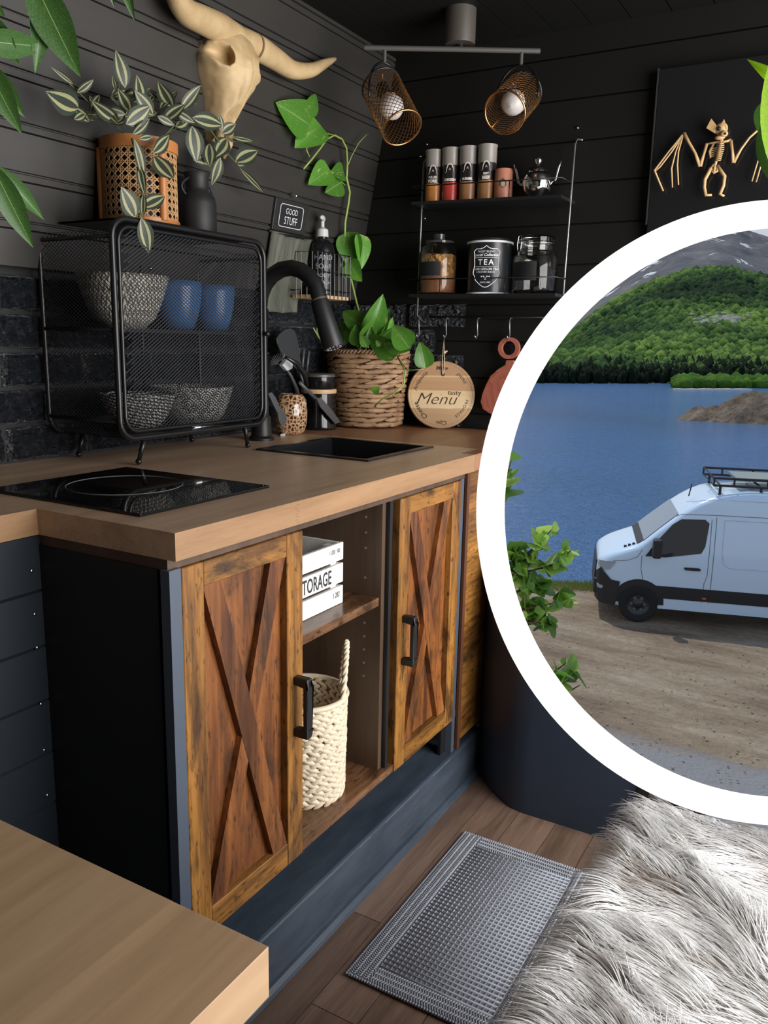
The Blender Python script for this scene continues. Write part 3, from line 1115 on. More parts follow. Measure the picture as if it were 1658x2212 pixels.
# ---- storage crate on the shelf
XCF = -0.872
cr = thing('storage_crate', 'white slatted wooden crate lettered STORAGE on the cupboard shelf', 'crate', (-0.97, 1.25, 0.622))
cy0, cy1 = 1.135, 1.357
for z0, z1 in ((0.6225, 0.6600), (0.6670, 0.7070), (0.7140, 0.7500)):
    MB().mm((XCF - 0.008, cy0, z0), (XCF, cy1, z1)).build('slat', M_WHITEWOOD, cr, bevel=0.001, seg=1)
    MB().mm((-1.10, cy0, z0), (-1.092, cy1, z1)).build('slat', M_WHITEWOOD, cr)
    MB().mm((-1.0915, cy1 - 0.012, z0), (XCF - 0.0085, cy1 - 0.004, z1)).build('slat', M_WHITEWOOD, cr)
    MB().mm((-1.0915, cy0 + 0.004, z0), (XCF - 0.0085, cy0 + 0.012, z1)).build('slat', M_WHITEWOOD, cr)
for y in (cy0 + 0.014, cy1 - 0.034):
    for x in (XCF - 0.0285, -1.091):
        MB().mm((x, y, 0.6225), (x + 0.02, y + 0.02, 0.746)).build('corner_post', M_WHITEWOOD, cr)
MB().mm((-1.09, cy0 + 0.013, 0.6225), (XCF - 0.009, cy1 - 0.013, 0.628)).build('base', M_WHITEWOOD, cr)
for z in (0.735, 0.642):
    MB().ball((XCF - 0.02, cy1 - 0.003, z), 0.004, 8, 6).build('screw', M_STEEL, cr, True)
m = MB()
put_text(m, text_geo('STORAGE', 0.040, space=1.02, sx=0.62, bold=0.0006), lambda x, y: V((XCF + 0.0006, 1.2585 + x, 0.687 + y)))
put_text(m, text_geo('11.020 / 100', 0.0125, sx=0.6), lambda x, y: V((XCF + 0.0006, 1.325 + x, 0.736 + y)))
put_text(m, text_geo('1.282', 0.016, sx=0.7, shear=0.15), lambda x, y: V((XCF + 0.0006, 1.332 + x, 0.645 + y)))
m.build('lettering', M_PRINT, cr, kind='stuff')

# ---- pale seagrass basket
BC = V((-0.915, 1.280, 0.2305))
bk = thing('seagrass_basket', 'pale braided seagrass basket with rope handles inside the cupboard', 'basket', BC)


def blob(m, c, R, sx, sy, sz):
    """a low-poly spindle along local x"""
    n = 6
    prof = [(-1.0, 0.15), (-0.55, 0.8), (0.0, 1.0), (0.55, 0.8), (1.0, 0.15)]
    vs, fs = [], []
    for (t, r) in prof:
        for j in range(n):
            a = 2 * PI * j / n
            vs.append(c + R @ V((t * sx, r * sy * math.cos(a), r * sz * math.sin(a))))
    for i in range(len(prof) - 1):
        for j in range(n):
            fs.append((i * n + j, i * n + (j + 1) % n, (i + 1) * n + (j + 1) % n, (i + 1) * n + j))
    m.add(vs, fs)


def braid(parent, c, rad, z0, z1, rows, seg, mat, tilt, fat, jit=0.0, pairs=True, name='braid', len_k=0.62):
    m = MB()
    dz = (z1 - z0) / rows
    for r in range(rows):
        for half_ in ((0, 1) if pairs else (0,)):
            z = z0 + dz * (r + (0.25 + 0.5 * half_ if pairs else 0.5))
            R0 = rad((z - z0) / (z1 - z0))
            for k in range(seg):
                a = 2 * PI * (k + 0.5 * (r % 2) + 0.25 * half_) / seg + random.uniform(-jit, jit)
                nrm = V((math.cos(a), math.sin(a), 0))
                tan = V((-math.sin(a), math.cos(a), 0))
                tl = (tilt if half_ == 0 else -tilt) + random.uniform(-jit, jit) * 2
                ax = tan * math.cos(tl) + V((0, 0, 1)) * math.sin(tl)
                ay = nrm.cross(ax)
                R = Matrix((ax, ay, nrm)).transposed()
                L = 2 * PI * R0 / seg * len_k
                blob(m, V(c) + nrm * (R0 + random.uniform(-1, 1) * 0.0008) + V((0, 0, z - c[2])), R, L, dz * (0.40 if pairs else 0.6), fat)
    m.build(name, mat, parent, True, kind='stuff')


braid(bk, BC, lambda t: 0.081 + 0.004 * t, BC.z + 0.003, BC.z + 0.212, 12, 24, M_SEAGRASS, 0.5, 0.0062, 0.04, True, 'braid', 0.78)
m = MB()
m.lathe([(0.001, 0.003), (0.079, 0.003), (0.082, 0.21)], BC, 40)
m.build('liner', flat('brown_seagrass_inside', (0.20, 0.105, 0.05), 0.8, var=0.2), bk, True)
rim = [BC + V((0.087 * math.cos(2 * PI * i / 40), 0.087 * math.sin(2 * PI * i / 40), 0.213)) for i in range(40)]
MB().tube(rim, 0.006, 8, True).build('rim', M_SEAGRASS, bk, True)


def rope(parent, pts, r, mat, name='handle'):
    """twisted rope: three strands wound round a path"""
    m = MB()
    n = 60
    P = []
    for k in range(n + 1):
        x = k / n * (len(pts) - 1)
        i = min(int(x), len(pts) - 2)
        P.append(V(pts[i]).lerp(V(pts[i + 1]), x - i))
    for s in range(3):
        Q = []
        for k, p in enumerate(P):
            R = frame_of(P[min(k + 1, n)] - P[max(k - 1, 0)], (0.3, 0.2, 0.1))
            an = 2 * PI * (k / 9.0 + s / 3.0)
            Q.append(p + R @ V((r * 0.52 * math.cos(an), r * 0.52 * math.sin(an), 0)))
        m.tube(Q, r * 0.58, 6)
    m.build(name, mat, parent, True)


for sgn in (1, -1):
    hp = []
    for i in range(17):
        t = i / 16
        a = (t - 0.5) * 0.95 + (0.62 if sgn > 0 else 0.62 + PI)
        h = 0.205 + 0.115 * math.sin(PI * t)
        hp.append(BC + V((0.086 * math.cos(a) * 1.0, 0.086 * math.sin(a), h)))
    rope(bk, hp, 0.0062, M_SEAGRASS)

# ================================================================== table in the left foreground
tb = thing('oak_table', 'pale oak table corner in the left foreground', 'table', (-0.75, 0.1, 0.0))
TZ, TX, TY = 0.70, -0.338, 0.428
x1 = TX
for i, w in enumerate((0.098, 0.118, 0.125, 0.11, 0.12, 0.13, 0.115)):
    MB().mm((x1 - w, -0.35, TZ - 0.044), (x1, TY, TZ)).build('board', M_TABLE, tb, bevel=0.0006 if i == 0 else 0.0, seg=2)
    x1 -= w
for (x, y) in ((-0.40, 0.36), (-1.10, 0.36), (-0.40, -0.3), (-1.10, -0.3)):
    MB().mm((x - 0.02, y - 0.02, 0.0 if x > -0.8 else 0.1205), (x + 0.02, y + 0.02, TZ - 0.0442)).build('leg', M_BLACK, tb)

# ================================================================== woven mat
mt = thing('woven_mat', 'grey woven doormat with a waffle grid on the wooden floor', 'mat', (-0.55, 1.4, 0.0))
mx0, mx1, my0, my1 = -0.700, -0.385, 1.115, 1.638
MB().mm((mx0, my0, 0.0005), (mx1, my1, 0.006)).build('backing', flat('dark_grey_weave', (0.17, 0.185, 0.225), 0.9), mt, bevel=0.002)
M_CORD = flat('pale_grey_cord', (0.36, 0.385, 0.43), 0.85, var=0.3)
m = MB()
b_ = 0.045
nx_, ny_ = 22, 38
for i in range(nx_ + 1):
    x = mx0 + b_ + (mx1 - mx0 - 2 * b_) * i / nx_
    m.tube([(x, my0 + b_, 0.0050), (x, my1 - b_, 0.0050)], 0.0023, 6)
for j in range(ny_ + 1):
    y = my0 + b_ + (my1 - my0 - 2 * b_) * j / ny_
    m.tube([(mx0 + b_, y, 0.0056), (mx1 - b_, y, 0.0056)], 0.0025, 6)
m.build('waffle_cords', M_CORD, mt, True, kind='stuff')
m = MB()
random.seed(3)
step_ = 0.0052


def twill(x0, x1, y0, y1, across):
    n = int(((y1 - y0) if across == 'x' else (x1 - x0)) / step_)
    for k in range(n):
        if across == 'x':
            y = y0 + k * step_
            for q in range(6):
                xa = x0 + (x1 - x0) * q / 6
                xb = x0 + (x1 - x0) * (q + 1) / 6
                dy = 0.004 if q % 2 else -0.004
                m.tube([(xa, y, 0.0062), (xb, y + dy, 0.0064)], 0.0017, 4)
        else:
            x = x0 + k * step_
            for q in range(6):
                ya = y0 + (y1 - y0) * q / 6
                yb = y0 + (y1 - y0) * (q + 1) / 6
                dx = 0.004 if q % 2 else -0.004
                m.tube([(x, ya, 0.0062), (x + dx, yb, 0.0064)], 0.0017, 4)


twill(mx0 + 0.003, mx0 + b_ - 0.004, my0 + 0.004, my1 - 0.004, 'x')
twill(mx1 - b_ + 0.004, mx1 - 0.003, my0 + 0.004, my1 - 0.004, 'x')
twill(mx0 + b_, mx1 - b_, my0 + 0.003, my0 + b_ - 0.004, 'y')
twill(mx0 + b_, mx1 - b_, my1 - b_ + 0.004, my1 - 0.003, 'y')
m.build('border_weave', M_CORD, mt, True, kind='stuff')
m = MB()
c4 = [(mx0, my0), (mx1, my0), (mx1, my1), (mx0, my1)]
for (a, b) in zip(c4, c4[1:] + c4[:1]):
    n = int(math.hypot(b[0] - a[0], b[1] - a[1]) / 0.0055)
    for k in range(n):
        p = V((a[0] + (b[0] - a[0]) * k / n, a[1] + (b[1] - a[1]) * k / n, 0.0042))
        m.ball(p, 0.0034, 6, 4)
m.build('bound_edge', flat('edge_cord', (0.36, 0.38, 0.45), 0.9), mt, True, kind='stuff')

# ================================================================== seat with the white fur
SZ = 0.455
se = thing('bench_seat', 'black box bench under the shaggy white fur', 'bench', (0.1, 0.8, 0))
MB().mm((-0.185, 0.42, 0.0), (0.62, 1.165, SZ - 0.05)).build('base', M_BLACK, se, bevel=0.004)
MB().mm((-0.195, 0.41, SZ - 0.05), (0.63, 1.175, SZ)).build('cushion', flat('dark_cushion', (0.03, 0.03, 0.032), 0.9), se, bevel=0.02)
random.seed(5)
fur_root = thing('fur_throw', 'shaggy white and grey brown fur throw draped over the bench', 'fur throw', (0.1, 0.8, SZ))
# hide: a soft sheet following the cushion, hanging over its left and far edges
FX0, FX1, FY0, FY1 = -0.215, 0.60, 0.44, 1.19


def hide(u, v):
    x = FX0 - 0.05 + (FX1 - FX0 + 0.05) * u
    y = FY0 + (FY1 - FY0 + 0.03) * v
    z = SZ + 0.012 + 0.007 * noise.noise(V((x * 9, y * 9, 1.0)))
    e = max(0.0, (FX0 + 0.02) - x)
    z -= min(0.14, e * 2.0)
    x = max(x, FX0 - 0.012 + 0.006 * noise.noise(V((y * 14, z * 9, 3))))
    f = max(0.0, y - (FY1 - 0.02))
    z -= min(0.10, f * 2.0)
    y = min(y, FY1 + 0.004)
    return V((x, y, z))


m = MB().grid(hide, 60, 60)
m.build('hide', flat('fur_hide', (0.55, 0.52, 0.49), 0.95, var=0.3), fur_root, True)


def make_fur():
    nst, npts = 26000, 7
    hc = bpy.data.hair_curves.new('fur_pile')
    pos, rad = [], []
    for s in range(nst):
        u, v = random.random() ** 1.25, random.random()
        u = min(u, 0.55 / 0.865 + 0.2)
        p = hide(u, v)
        e = 0.004
        du, dv = hide(min(u + e, 1), v) - hide(max(u - e, 0), v), hide(u, min(v + e, 1)) - hide(u, max(v - e, 0))
        n = du.cross(dv)
        if n.length < 1e-9: n = V((-1, 0, 0.3))
        n.normalize()
        if n.z < -0.2: n = -n
        # combed direction with swirls, mostly towards the room and the viewer
        q = V((p.x * 7, p.y * 7, 0.0))
        a = 2.6 + 1.5 * noise.noise(q) + 0.9 * noise.noise(q * 2.7 + V((5, 2, 0)))
        comb = V((math.cos(a), math.sin(a) * 0.8 - 0.15, 0.0))
        # clumps
        cell = V((math.floor(p.x / 0.018), math.floor(p.y / 0.018), 0))
        cx = (cell + V((0.5, 0.5, 0)) + 0.4 * noise.noise_vector(cell * 3.17)) * 0.018
        pull = V((cx.x - p.x, cx.y - p.y, 0)) * 0.7
        L = random.uniform(0.038, 0.072)
        wav = noise.noise_vector(V((p.x * 40, p.y * 40, 2.0))) * 0.35
        d = (n * 0.75 + comb * 0.75 + wav).normalized()
        cur = p.copy()
        for k in range(npts):
            t = k / (npts - 1)
            pos += [cur.x - 0.1, cur.y - 0.8, cur.z - SZ]
            rad.append(0.00075 * (1 - 0.8 * t))
            d = (d + comb * 0.16 - V((0, 0, 0.17)) + noise.noise_vector(cur * 55) * 0.12).normalized()
            nxt = cur + d * (L / (npts - 1)) + pull * (0.9 / npts) * t
            if nxt.x > FX0 and nxt.y < FY1 and nxt.z < SZ + 0.014: nxt.z = SZ + 0.014 + 0.003 * random.random()
            cur = nxt
    hc.add_curves([npts] * nst)
    hc.attributes['position'].data.foreach_set('vector', pos)
    at_ = hc.attributes.get('radius') or hc.attributes.new('radius', 'FLOAT', 'POINT')
    at_.data.foreach_set('value', rad)
    o = bpy.data.objects.new('fur_pile', hc)
    COL.objects.link(o)
    o.parent = fur_root
    t = NT('white_fur')
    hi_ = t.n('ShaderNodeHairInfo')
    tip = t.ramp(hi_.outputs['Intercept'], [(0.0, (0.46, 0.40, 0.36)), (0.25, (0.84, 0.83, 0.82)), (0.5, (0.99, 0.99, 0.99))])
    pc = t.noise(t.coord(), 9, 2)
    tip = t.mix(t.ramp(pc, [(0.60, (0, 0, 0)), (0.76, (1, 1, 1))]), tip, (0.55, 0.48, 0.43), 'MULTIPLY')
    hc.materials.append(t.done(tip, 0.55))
    o['kind'] = 'stuff'
    return o


make_fur()

# ================================================================== the big white hoop
RD = 1.10
rc = dep(RING[0], RING[1], RD)
rx, ry, rz = V((ROT[0][0], ROT[1][0], ROT[2][0])), V((-ROT[0][1], -ROT[1][1], -ROT[2][1])), V((ROT[0][2], ROT[1][2], ROT[2][2]))
r_in, r_out = 615.5 / F_PX * RD, 677.0 / F_PX * RD
m = MB()
NR = 180
vs = []
for i in range(NR):
    a = 2 * PI * i / NR
    d = rx * math.cos(a) + ry * math.sin(a)
    for (r, t) in ((r_in, 0.0), (r_out, 0.0), (r_out - 0.004, 0.022), (r_in + 0.010, 0.022)):
        vs.append(rc + d * r + rz * t)
fs = []
for i in range(NR):
    j = (i + 1) % NR
    for k in range(4):
        fs.append((4 * i + k, 4 * j + k, 4 * j + (k + 1) % 4, 4 * i + (k + 1) % 4))
m.add(vs, fs)
single(m, 'round_frame', M_WHITE, 'huge plain white round frame standing on the fur bench, lake and van seen through it', 'frame', rc - ry * r_out, True, sharp=0.5)

# ================================================================== wire mesh cabinet
CX0, CX1, CY0, CY1, CZ0, CZ1 = -1.47, -1.262, 1.147, 1.605, 0.945, 1.366
mc = thing('mesh_cabinet', 'black wire mesh cabinet on splayed legs standing on the worktop', 'cabinet', ((CX0 + CX1) / 2, (CY0 + CY1) / 2, T))


def rrect(y0, y1, z0, z1, r, x, n=6):
    pts = []
    for (cy, cz, a0) in ((y1 - r, z1 - r, 0), (y0 + r, z1 - r, PI / 2), (y0 + r, z0 + r, PI), (y1 - r, z0 + r, 1.5 * PI)):
        for i in range(n + 1):
            a = a0 + (PI / 2) * i / n
            pts.append(V((x, cy + r * math.cos(a), cz + r * math.sin(a))))
    return pts


MB().tube(rrect(CY0, CY1, CZ0, CZ1, 0.036, CX1), 0.0062, 8, True).build('front_frame', M_SATIN, mc, True)
MB().tube(rrect(CY0 + 0.014, CY1 - 0.014, CZ0 + 0.014, CZ1 - 0.014, 0.030, CX1 + 0.001), 0.0042, 8, True).build('door_frame', M_SATIN, mc, True)
MB().tube(rrect(CY0, CY1, CZ0, CZ1, 0.036, CX0), 0.0055, 8, True).build('back_frame', M_SATIN, mc, True)
m = MB()
m.grid(lambda u, v: V((CX0 + (CX1 - CX0) * v, CY0 + 0.034 + (CY1 - CY0 - 0.068) * u, CZ1 - 0.001)), 1, 1)
m.grid(lambda u, v: V((CX0 + (CX1 - CX0) * v, CY0 + 0.034 + (CY1 - CY0 - 0.068) * u, CZ1 + 0.003)), 1, 1)
m.build('top_sheet', M_BLACK, mc)
MB().mm((CX0, CY0 + 0.03, CZ0 - 0.002), (CX1, CY1 - 0.03, CZ0 + 0.002)).build('base_sheet', M_BLACK, mc)


def mesh_wires(o, au, av, w, h, cell, asp, r, par, name, mat=M_WIRE, clip=0.03):
    """diamond wire mesh on a rectangle (o + u*au + v*av) with rounded corners"""
    m = MB()
    o, au, av = V(o), V(au), V(av)
    nn = au.cross(av).normalized()

    def inside(u, v):
        if u < 0 or v < 0 or u > w or v > h: return False
        du, dv = min(u, w - u), min(v, h - v)
        if du < clip and dv < clip: return (clip - du) ** 2 + (clip - dv) ** 2 < clip * clip
        return True
    for sgn in (1, -1):
        step = cell
        k = -int(h / asp / step) - 2
        kmax = int((w + h / asp) / step) + 2
        while k < kmax:
            # line u = k*step + sgn * v/asp
            v, pts, run = 0.0, None, None
            N = 24
            seg = []
            for i in range(N + 1):
                vv = h * i / N
                uu = k * step + (vv / asp if sgn > 0 else (h - vv) / asp)
                if inside(uu, vv): seg.append((uu, vv))
            if len(seg) > 1:
                a, b = seg[0], seg[-1]
                pa, pb = o + au * a[0] + av * a[1], o + au * b[0] + av * b[1]
                m.tube([pa, pb], r, 3, caps=False)
            k += 1
    m.build(name, mat, par, kind='stuff')


mesh_wires((CX1, CY0 + 0.016, CZ0 + 0.016), (0, 1, 0), (0, 0, 1), CY1 - CY0 - 0.032, CZ1 - CZ0 - 0.032, 0.0112, 0.66, 0.0010, mc, 'front_mesh')
mesh_wires((CX0, CY0, CZ0 + 0.005), (1, 0, 0), (0, 0, 1), CX1 - CX0, CZ1 - CZ0 - 0.01, 0.0112, 0.66, 0.0008, mc, 'side_mesh')
mesh_wires((CX0, CY1, CZ0 + 0.005), (1, 0, 0), (0, 0, 1), CX1 - CX0, CZ1 - CZ0 - 0.01, 0.0112, 0.66, 0.0008, mc, 'side_mesh')
for (y, z) in ((CY0, CZ0 + 0.035), (CY0, CZ1 - 0.035), (CY1, CZ0 + 0.035), (CY1, CZ1 - 0.035), (CY0, 1.158), (CY1, 1.158)):
    MB().tube([(CX0, y, z), (CX1, y, z)], 0.0042, 6).build('cross_bar', M_SATIN, mc, True)
MB().mm((CX0, CY0 + 0.006, 1.154), (CX1 - 0.006, CY1 - 0.006, 1.161)).build('shelf', M_SATIN, mc)
MB().tube([(CX0 + 0.003, 1.412, CZ0 + 0.01), (CX0 + 0.003, 1.412, CZ1 - 0.01)], 0.003, 6).build('back_bar', M_SATIN, mc, True)
m = MB()
m.cyl((CX1, CY1 - 0.010, 1.158), (CX1 + 0.014, CY1 - 0.010, 1.158), 0.003, n=8)
m.ball((CX1 + 0.016, CY1 - 0.010, 1.158), 0.0065, 10, 8)
m.build('knob', M_SATIN, mc, True)
MB().tube([(CX1 + 0.002, CY0 + 0.20, CZ0 + 0.008), (CX1 + 0.002, CY0 + 0.27, CZ0 + 0.008)], 0.003, 6).build('latch', M_CHROME, mc, True)
for (x, y, sx, sy) in ((CX1 - 0.012, CY0 + 0.075, -0.004, -0.016), (CX1 - 0.012, CY1 - 0.065, -0.004, 0.016), (CX0 + 0.012, CY0 + 0.075, 0, -0.016), (CX0 + 0.012, CY1 - 0.065, 0, 0.016)):
    m = MB()
    m.tube([(x, y, CZ0), (x + sx, y + sy, T + 0.006)], [0.0058, 0.0045], 10)
    m.ball((x + sx, y + sy, T + 0.0068), 0.0066, 10, 8)
    m.build('leg', M_SATIN, mc, True)
for (y, z) in ((1.18, 1.338), (1.44, 1.30)):
    MB().ball((CX0 + 0.008, y, z), 0.0045, 8, 6).build('screw', M_CHROME, mc, True)


def bowl(name, label, c, r, h, mat, foot, group, flare=0.55):
    m = MB()
    n = 40
    pr = [(foot * 0.0 + 0.001, 0.004), (foot, 0.0), (foot * 1.02, 0.006)]
    for i in range(1, 11):
        t = i / 10
        pr.append((foot + (r - foot) * (t ** flare), 0.006 + (h - 0.006) * t))
    pr.append((r - 0.004, h - 0.0005))
    for i in range(9, -1, -1):
        t = i / 10
        pr.append((max(0.002, foot + (r - foot) * (max(t, 0.0) ** flare) - 0.005), 0.012 + (h - 0.013) * t))
    m.lathe(pr, c, n)
    return single(m, name, mat, label, 'bowl', c, True, group=group)


bowl('bowl', 'large grey and cream zigzag patterned bowl on the mesh cabinet shelf', V((-1.362, 1.262, 1.1615)), 0.094, 0.108, M_ZIGZAG, 0.045, 'bowls in the mesh cabinet')
bowl('bowl', 'small black bowl with white dashes at the left of the lower shelf', V((-1.345, 1.275, 0.9475)), 0.080, 0.080, M_DASHES, 0.035, 'bowls in the mesh cabinet')
bowl('bowl', 'black bowl with white scale pattern on the right of the lower shelf', V((-1.365, 1.462, 0.9475)), 0.096, 0.088, M_SCALES, 0.055, 'bowls in the mesh cabinet')


def mug(c, r, h, label):
    t_ = thing('mug', label, 'mug', c, group='blue mugs')
    m = MB()
    pr = [(0.001, 0.002), (r * 0.55, 0.0), (r * 0.66, 0.006), (r * 0.82, h * 0.28), (r * 0.94, h * 0.55), (r, h * 0.85), (r, h), (r - 0.004, h), (r - 0.005, h * 0.8), (r * 0.75, h * 0.25), (0.001, 0.012)]
    m.lathe(pr, c, 36)
    m.build('cup', M_BLUEMUG, t_, True)
    hp = [c + V((-0.0 + (r - 0.004) * math.cos(2.4) + 0.022 * math.sin(PI * k / 8) * math.cos(2.4), (r - 0.004) * math.sin(2.4) + 0.022 * math.sin(PI * k / 8) * math.sin(2.4), h * 0.3 + h * 0.5 * k / 8)) for k in range(9)]
    MB().tube(hp, 0.005, 8).build('handle', M_BLUEMUG, t_, True)


mug(V((-1.352, 1.410, 1.1615)), 0.0535, 0.106, 'left of the two blue glazed mugs, beside the zigzag bowl')
mug(V((-1.352, 1.527, 1.1615)), 0.0505, 0.104, 'right of the two blue glazed mugs, nearest the cabinet knob')

# ================================================================== plant in the cane pot
PC = V((-1.372, 1.330, CZ1 + 0.0035))
PR, PH = 0.074, 0.172
cp = thing('plant_in_cane_pot', 'striped trailing plant in an orange bamboo and cane pot on the mesh cabinet', 'potted plant', PC)
MB().lathe([(PR + 0.001, 0.0), (PR + 0.006, 0.0), (PR + 0.006, 0.016), (PR + 0.001, 0.016)], PC, 40).build('base_band', M_ORANGE, cp, True, sharp=0.6)
MB().lathe([(PR - 0.003, PH - 0.022), (PR + 0.006, PH - 0.022), (PR + 0.006, PH), (PR - 0.003, PH), (PR - 0.003, PH - 0.022)], PC, 40).build('top_band', M_ORANGE, cp, True, sharp=0.6)
for k, a in enumerate((-2.22, -0.15, 1.5, 3.2)):
    q = PC + V(((PR + 0.003) * math.cos(a), (PR + 0.003) * math.sin(a), 0))
    MB().cyl(q + V((0, 0, 0.012)), q + V((0, 0, PH - 0.018)), 0.0085, n=12).build('bamboo_post', M_ORANGE, cp, True, sharp=0.6)
MB().lathe([(0.002, 0.004), (PR - 0.008, 0.004), (PR - 0.008, PH - 0.02)], PC, 32).build('inner_pot', M_BLACK, cp, True, sharp=0.6)
m = MB()
RC_ = PR + 0.0015


def onpot(a, z): return PC + V((RC_ * math.cos(a), RC_ * math.sin(a), z))


nc = 30
z0, z1 = 0.016, PH - 0.022
for k in range(nc):
    a = 2 * PI * k / nc
    for da in (-0.022, 0.022):
        m.tube([onpot(a + da, z0), onpot(a + da, z1)], 0.0009, 4, caps=False)
nz = 9
for k in range(nz + 1):
    z = z0 + (z1 - z0) * k / nz
    for dz in (-0.0016, 0.0016):
        m.tube([onpot(2 * PI * j / 48, z + dz) for j in range(48)], 0.0009, 4, True)
hs = (z1 - z0)
for k in range(nc):
    for sg in (1, -1):
        pts = [onpot(2 * PI * (k + 0.5) / nc + sg * (2 * PI / nc) * (nz) * t / 12, z0 + hs * t / 12) for t in range(13)]
        m.tube(pts, 0.0014, 4, caps=False)
m.build('cane_webbing', M_CANE, cp, True, kind='stuff')
MB().lathe([(0.001, PH - 0.03), (PR - 0.009, PH - 0.026)], PC, 24).build('soil', M_SOIL, cp, True)


def stem(parent, pts, r=0.0016, mat=M_DARKSTEM, name='stem'):
    return MB().tube(pts, r, 6).build(name, mat, parent, True)


def wallpt(u, v, off):
    """a point of the photograph placed off metres in front of the leaning left wall"""
    z = 1.5
    for _ in range(6):
        p = hit(u, v, 0, wall_x(z) + off)
        z = p.z
    return p


top = PC + V((0, 0, PH))
trail = [wallpt(285, 300, 0.16), wallpt(300, 350, 0.17), wallpt(306, 400, 0.175), wallpt(310, 445, 0.18), wallpt(300, 468, 0.19)]
stem(cp, [top + V((0.03, -0.02, -0.02))] + trail, 0.0022)
side = [wallpt(385, 262, 0.10), wallpt(440, 262, 0.09), wallpt(490, 330, 0.08), wallpt(520, 365, 0.075), wallpt(565, 410, 0.07)]
stem(cp, [top + V((0.0, 0.03, -0.01))] + side, 0.0018)
stem(cp, [top + V((0, 0.02, 0)), wallpt(430, 250, 0.09), wallpt(480, 280, 0.08), wallpt(500, 305, 0.07), wallpt(560, 308, 0.06)], 0.0015)
stem(cp, [top + V((0, -0.02, 0)), wallpt(230, 250, 0.12), wallpt(190, 220, 0.11), wallpt(160, 190, 0.10), wallpt(120, 155, 0.10)], 0.0015)
# (base u, v) -> (tip u, v), distance from the wall, relative width
for (a, b, c, d, off, w) in (
        (270, 190, 256, 120, 0.12, 1.0), (305, 225, 300, 175, 0.12, 1.0), (372, 232, 346, 190, 0.11, 0.9), (345, 235, 378, 196, 0.11, 0.6), (390, 238, 428, 192, 0.13, 0.7),
        (170, 235, 118, 208, 0.12, 1.0), (160, 232, 192, 262, 0.12, 0.8), (160, 258, 186, 245, 0.12, 0.9), (166, 200, 198, 178, 0.11, 0.8), (158, 182, 120, 152, 0.11, 0.4),
        (255, 262, 210, 230, 0.15, 0.7), (272, 268, 320, 236, 0.17, 1.1), (240, 210, 268, 198, 0.13, 0.7), (250, 195, 244, 170, 0.12, 0.7), (330, 250, 300, 205, 0.14, 1.0),
        (352, 262, 392, 228, 0.14, 0.9), (300, 300, 328, 296, 0.17, 0.8), (286, 290, 322, 262, 0.18, 0.7), (340, 250, 372, 268, 0.14, 0.9), (200, 228, 232, 250, 0.14, 0.8),
        (215, 205, 196, 240, 0.13, 0.9), (330, 330, 365, 298, 0.17, 0.9), (332, 335, 370, 385, 0.17, 0.9), (290, 300, 312, 378, 0.18, 0.55), (300, 355, 310, 412, 0.18, 0.6),
        (292, 470, 270, 415, 0.20, 1.2), (305, 448, 352, 424, 0.19, 0.8), (305, 470, 322, 538, 0.21, 0.9), (310, 420, 308, 462, 0.19, 0.6), (280, 240, 262, 205, 0.13, 0.8),
        (415, 254, 476, 268, 0.10, 0.8), (415, 272, 425, 338, 0.10, 1.1), (452, 310, 452, 352, 0.09, 1.3), (476, 340, 462, 392, 0.09, 0.9), (478, 285, 474, 250, 0.09, 0.9),
        (478, 288, 506, 270, 0.08, 1.2), (508, 350, 552, 326, 0.08, 1.1), (512, 356, 534, 352, 0.08, 0.8), (518, 364, 566, 412, 0.08, 0.25), (500, 295, 545, 306, 0.08, 0.3),
        (470, 345, 430, 345, 0.08, 1.0), (490, 300, 470, 330, 0.08, 1.0), (380, 240, 415, 262, 0.11, 0.8), (300, 215, 322, 190, 0.12, 0.6), (230, 232, 250, 262, 0.14, 0.9)):
    c, d = a + (c - a) * 1.18, b + (d - b) * 1.18
    leaf('trad', cp, wallpt(a, b, off), wallpt(c, d, off + random.uniform(-0.01, 0.03)), w * 1.12, None, random.uniform(-0.5, 0.5))
for k in range(26):
    a, b = random.uniform(190, 400), random.uniform(205, 275)
    an = random.uniform(0, 2 * PI)
    L = random.uniform(34, 58)
    leaf('trad', cp, wallpt(a, b, 0.10), wallpt(a + L * math.cos(an), b - abs(L * math.sin(an)) * 0.8, 0.085), 0.9, None, random.uniform(-1.0, 1.0))

# ---- black milk can
KC = V((-1.375, 1.507, CZ1 + 0.0035))
kc = thing('milk_can', 'small matt black milk can on the mesh cabinet', 'can', KC)
MB().lathe([(0.001, 0), (0.041, 0), (0.043, 0.006), (0.043, 0.075), (0.039, 0.092), (0.027, 0.103), (0.0255, 0.110), (0.0265, 0.134), (0.031, 0.142), (0.028, 0.143), (0.023, 0.12), (0.001, 0.10)], KC, 36).build('body', M_RUBBER, kc, True, sharp=0.9)
for sg in (1, -1):
    hp = [KC + V((0, sg * (0.026 + 0.024 * math.sin(PI * t / 8)), 0.085 + 0.045 * t / 8)) for t in range(9)]
    MB().tube(hp, 0.003, 6).build('handle', M_RUBBER, kc, True)

# ================================================================== longhorn skull on the wall
SC = V((wall_x(1.73) + 0.0, 1.598, 1.73))
sk_ = thing('longhorn_skull', 'bone coloured longhorn skull hanging on the left wall', 'skull', SC)
Rw = Matrix((V((0, 1, 0)), _up, _no)).transposed()       # local: a along the wall, b up, c out of the wall
secs = [(0.118, 0.024, 0.030), (0.108, 0.050, 0.052), (0.088, 0.064, 0.070), (0.060, 0.073, 0.084), (0.030, 0.078, 0.092), (0.0, 0.068, 0.090), (-0.028, 0.050, 0.080), (-0.058, 0.037, 0.070), (-0.085, 0.031, 0.060), (-0.110, 0.027, 0.048), (-0.130, 0.022, 0.034), (-0.138, 0.012, 0.018)]


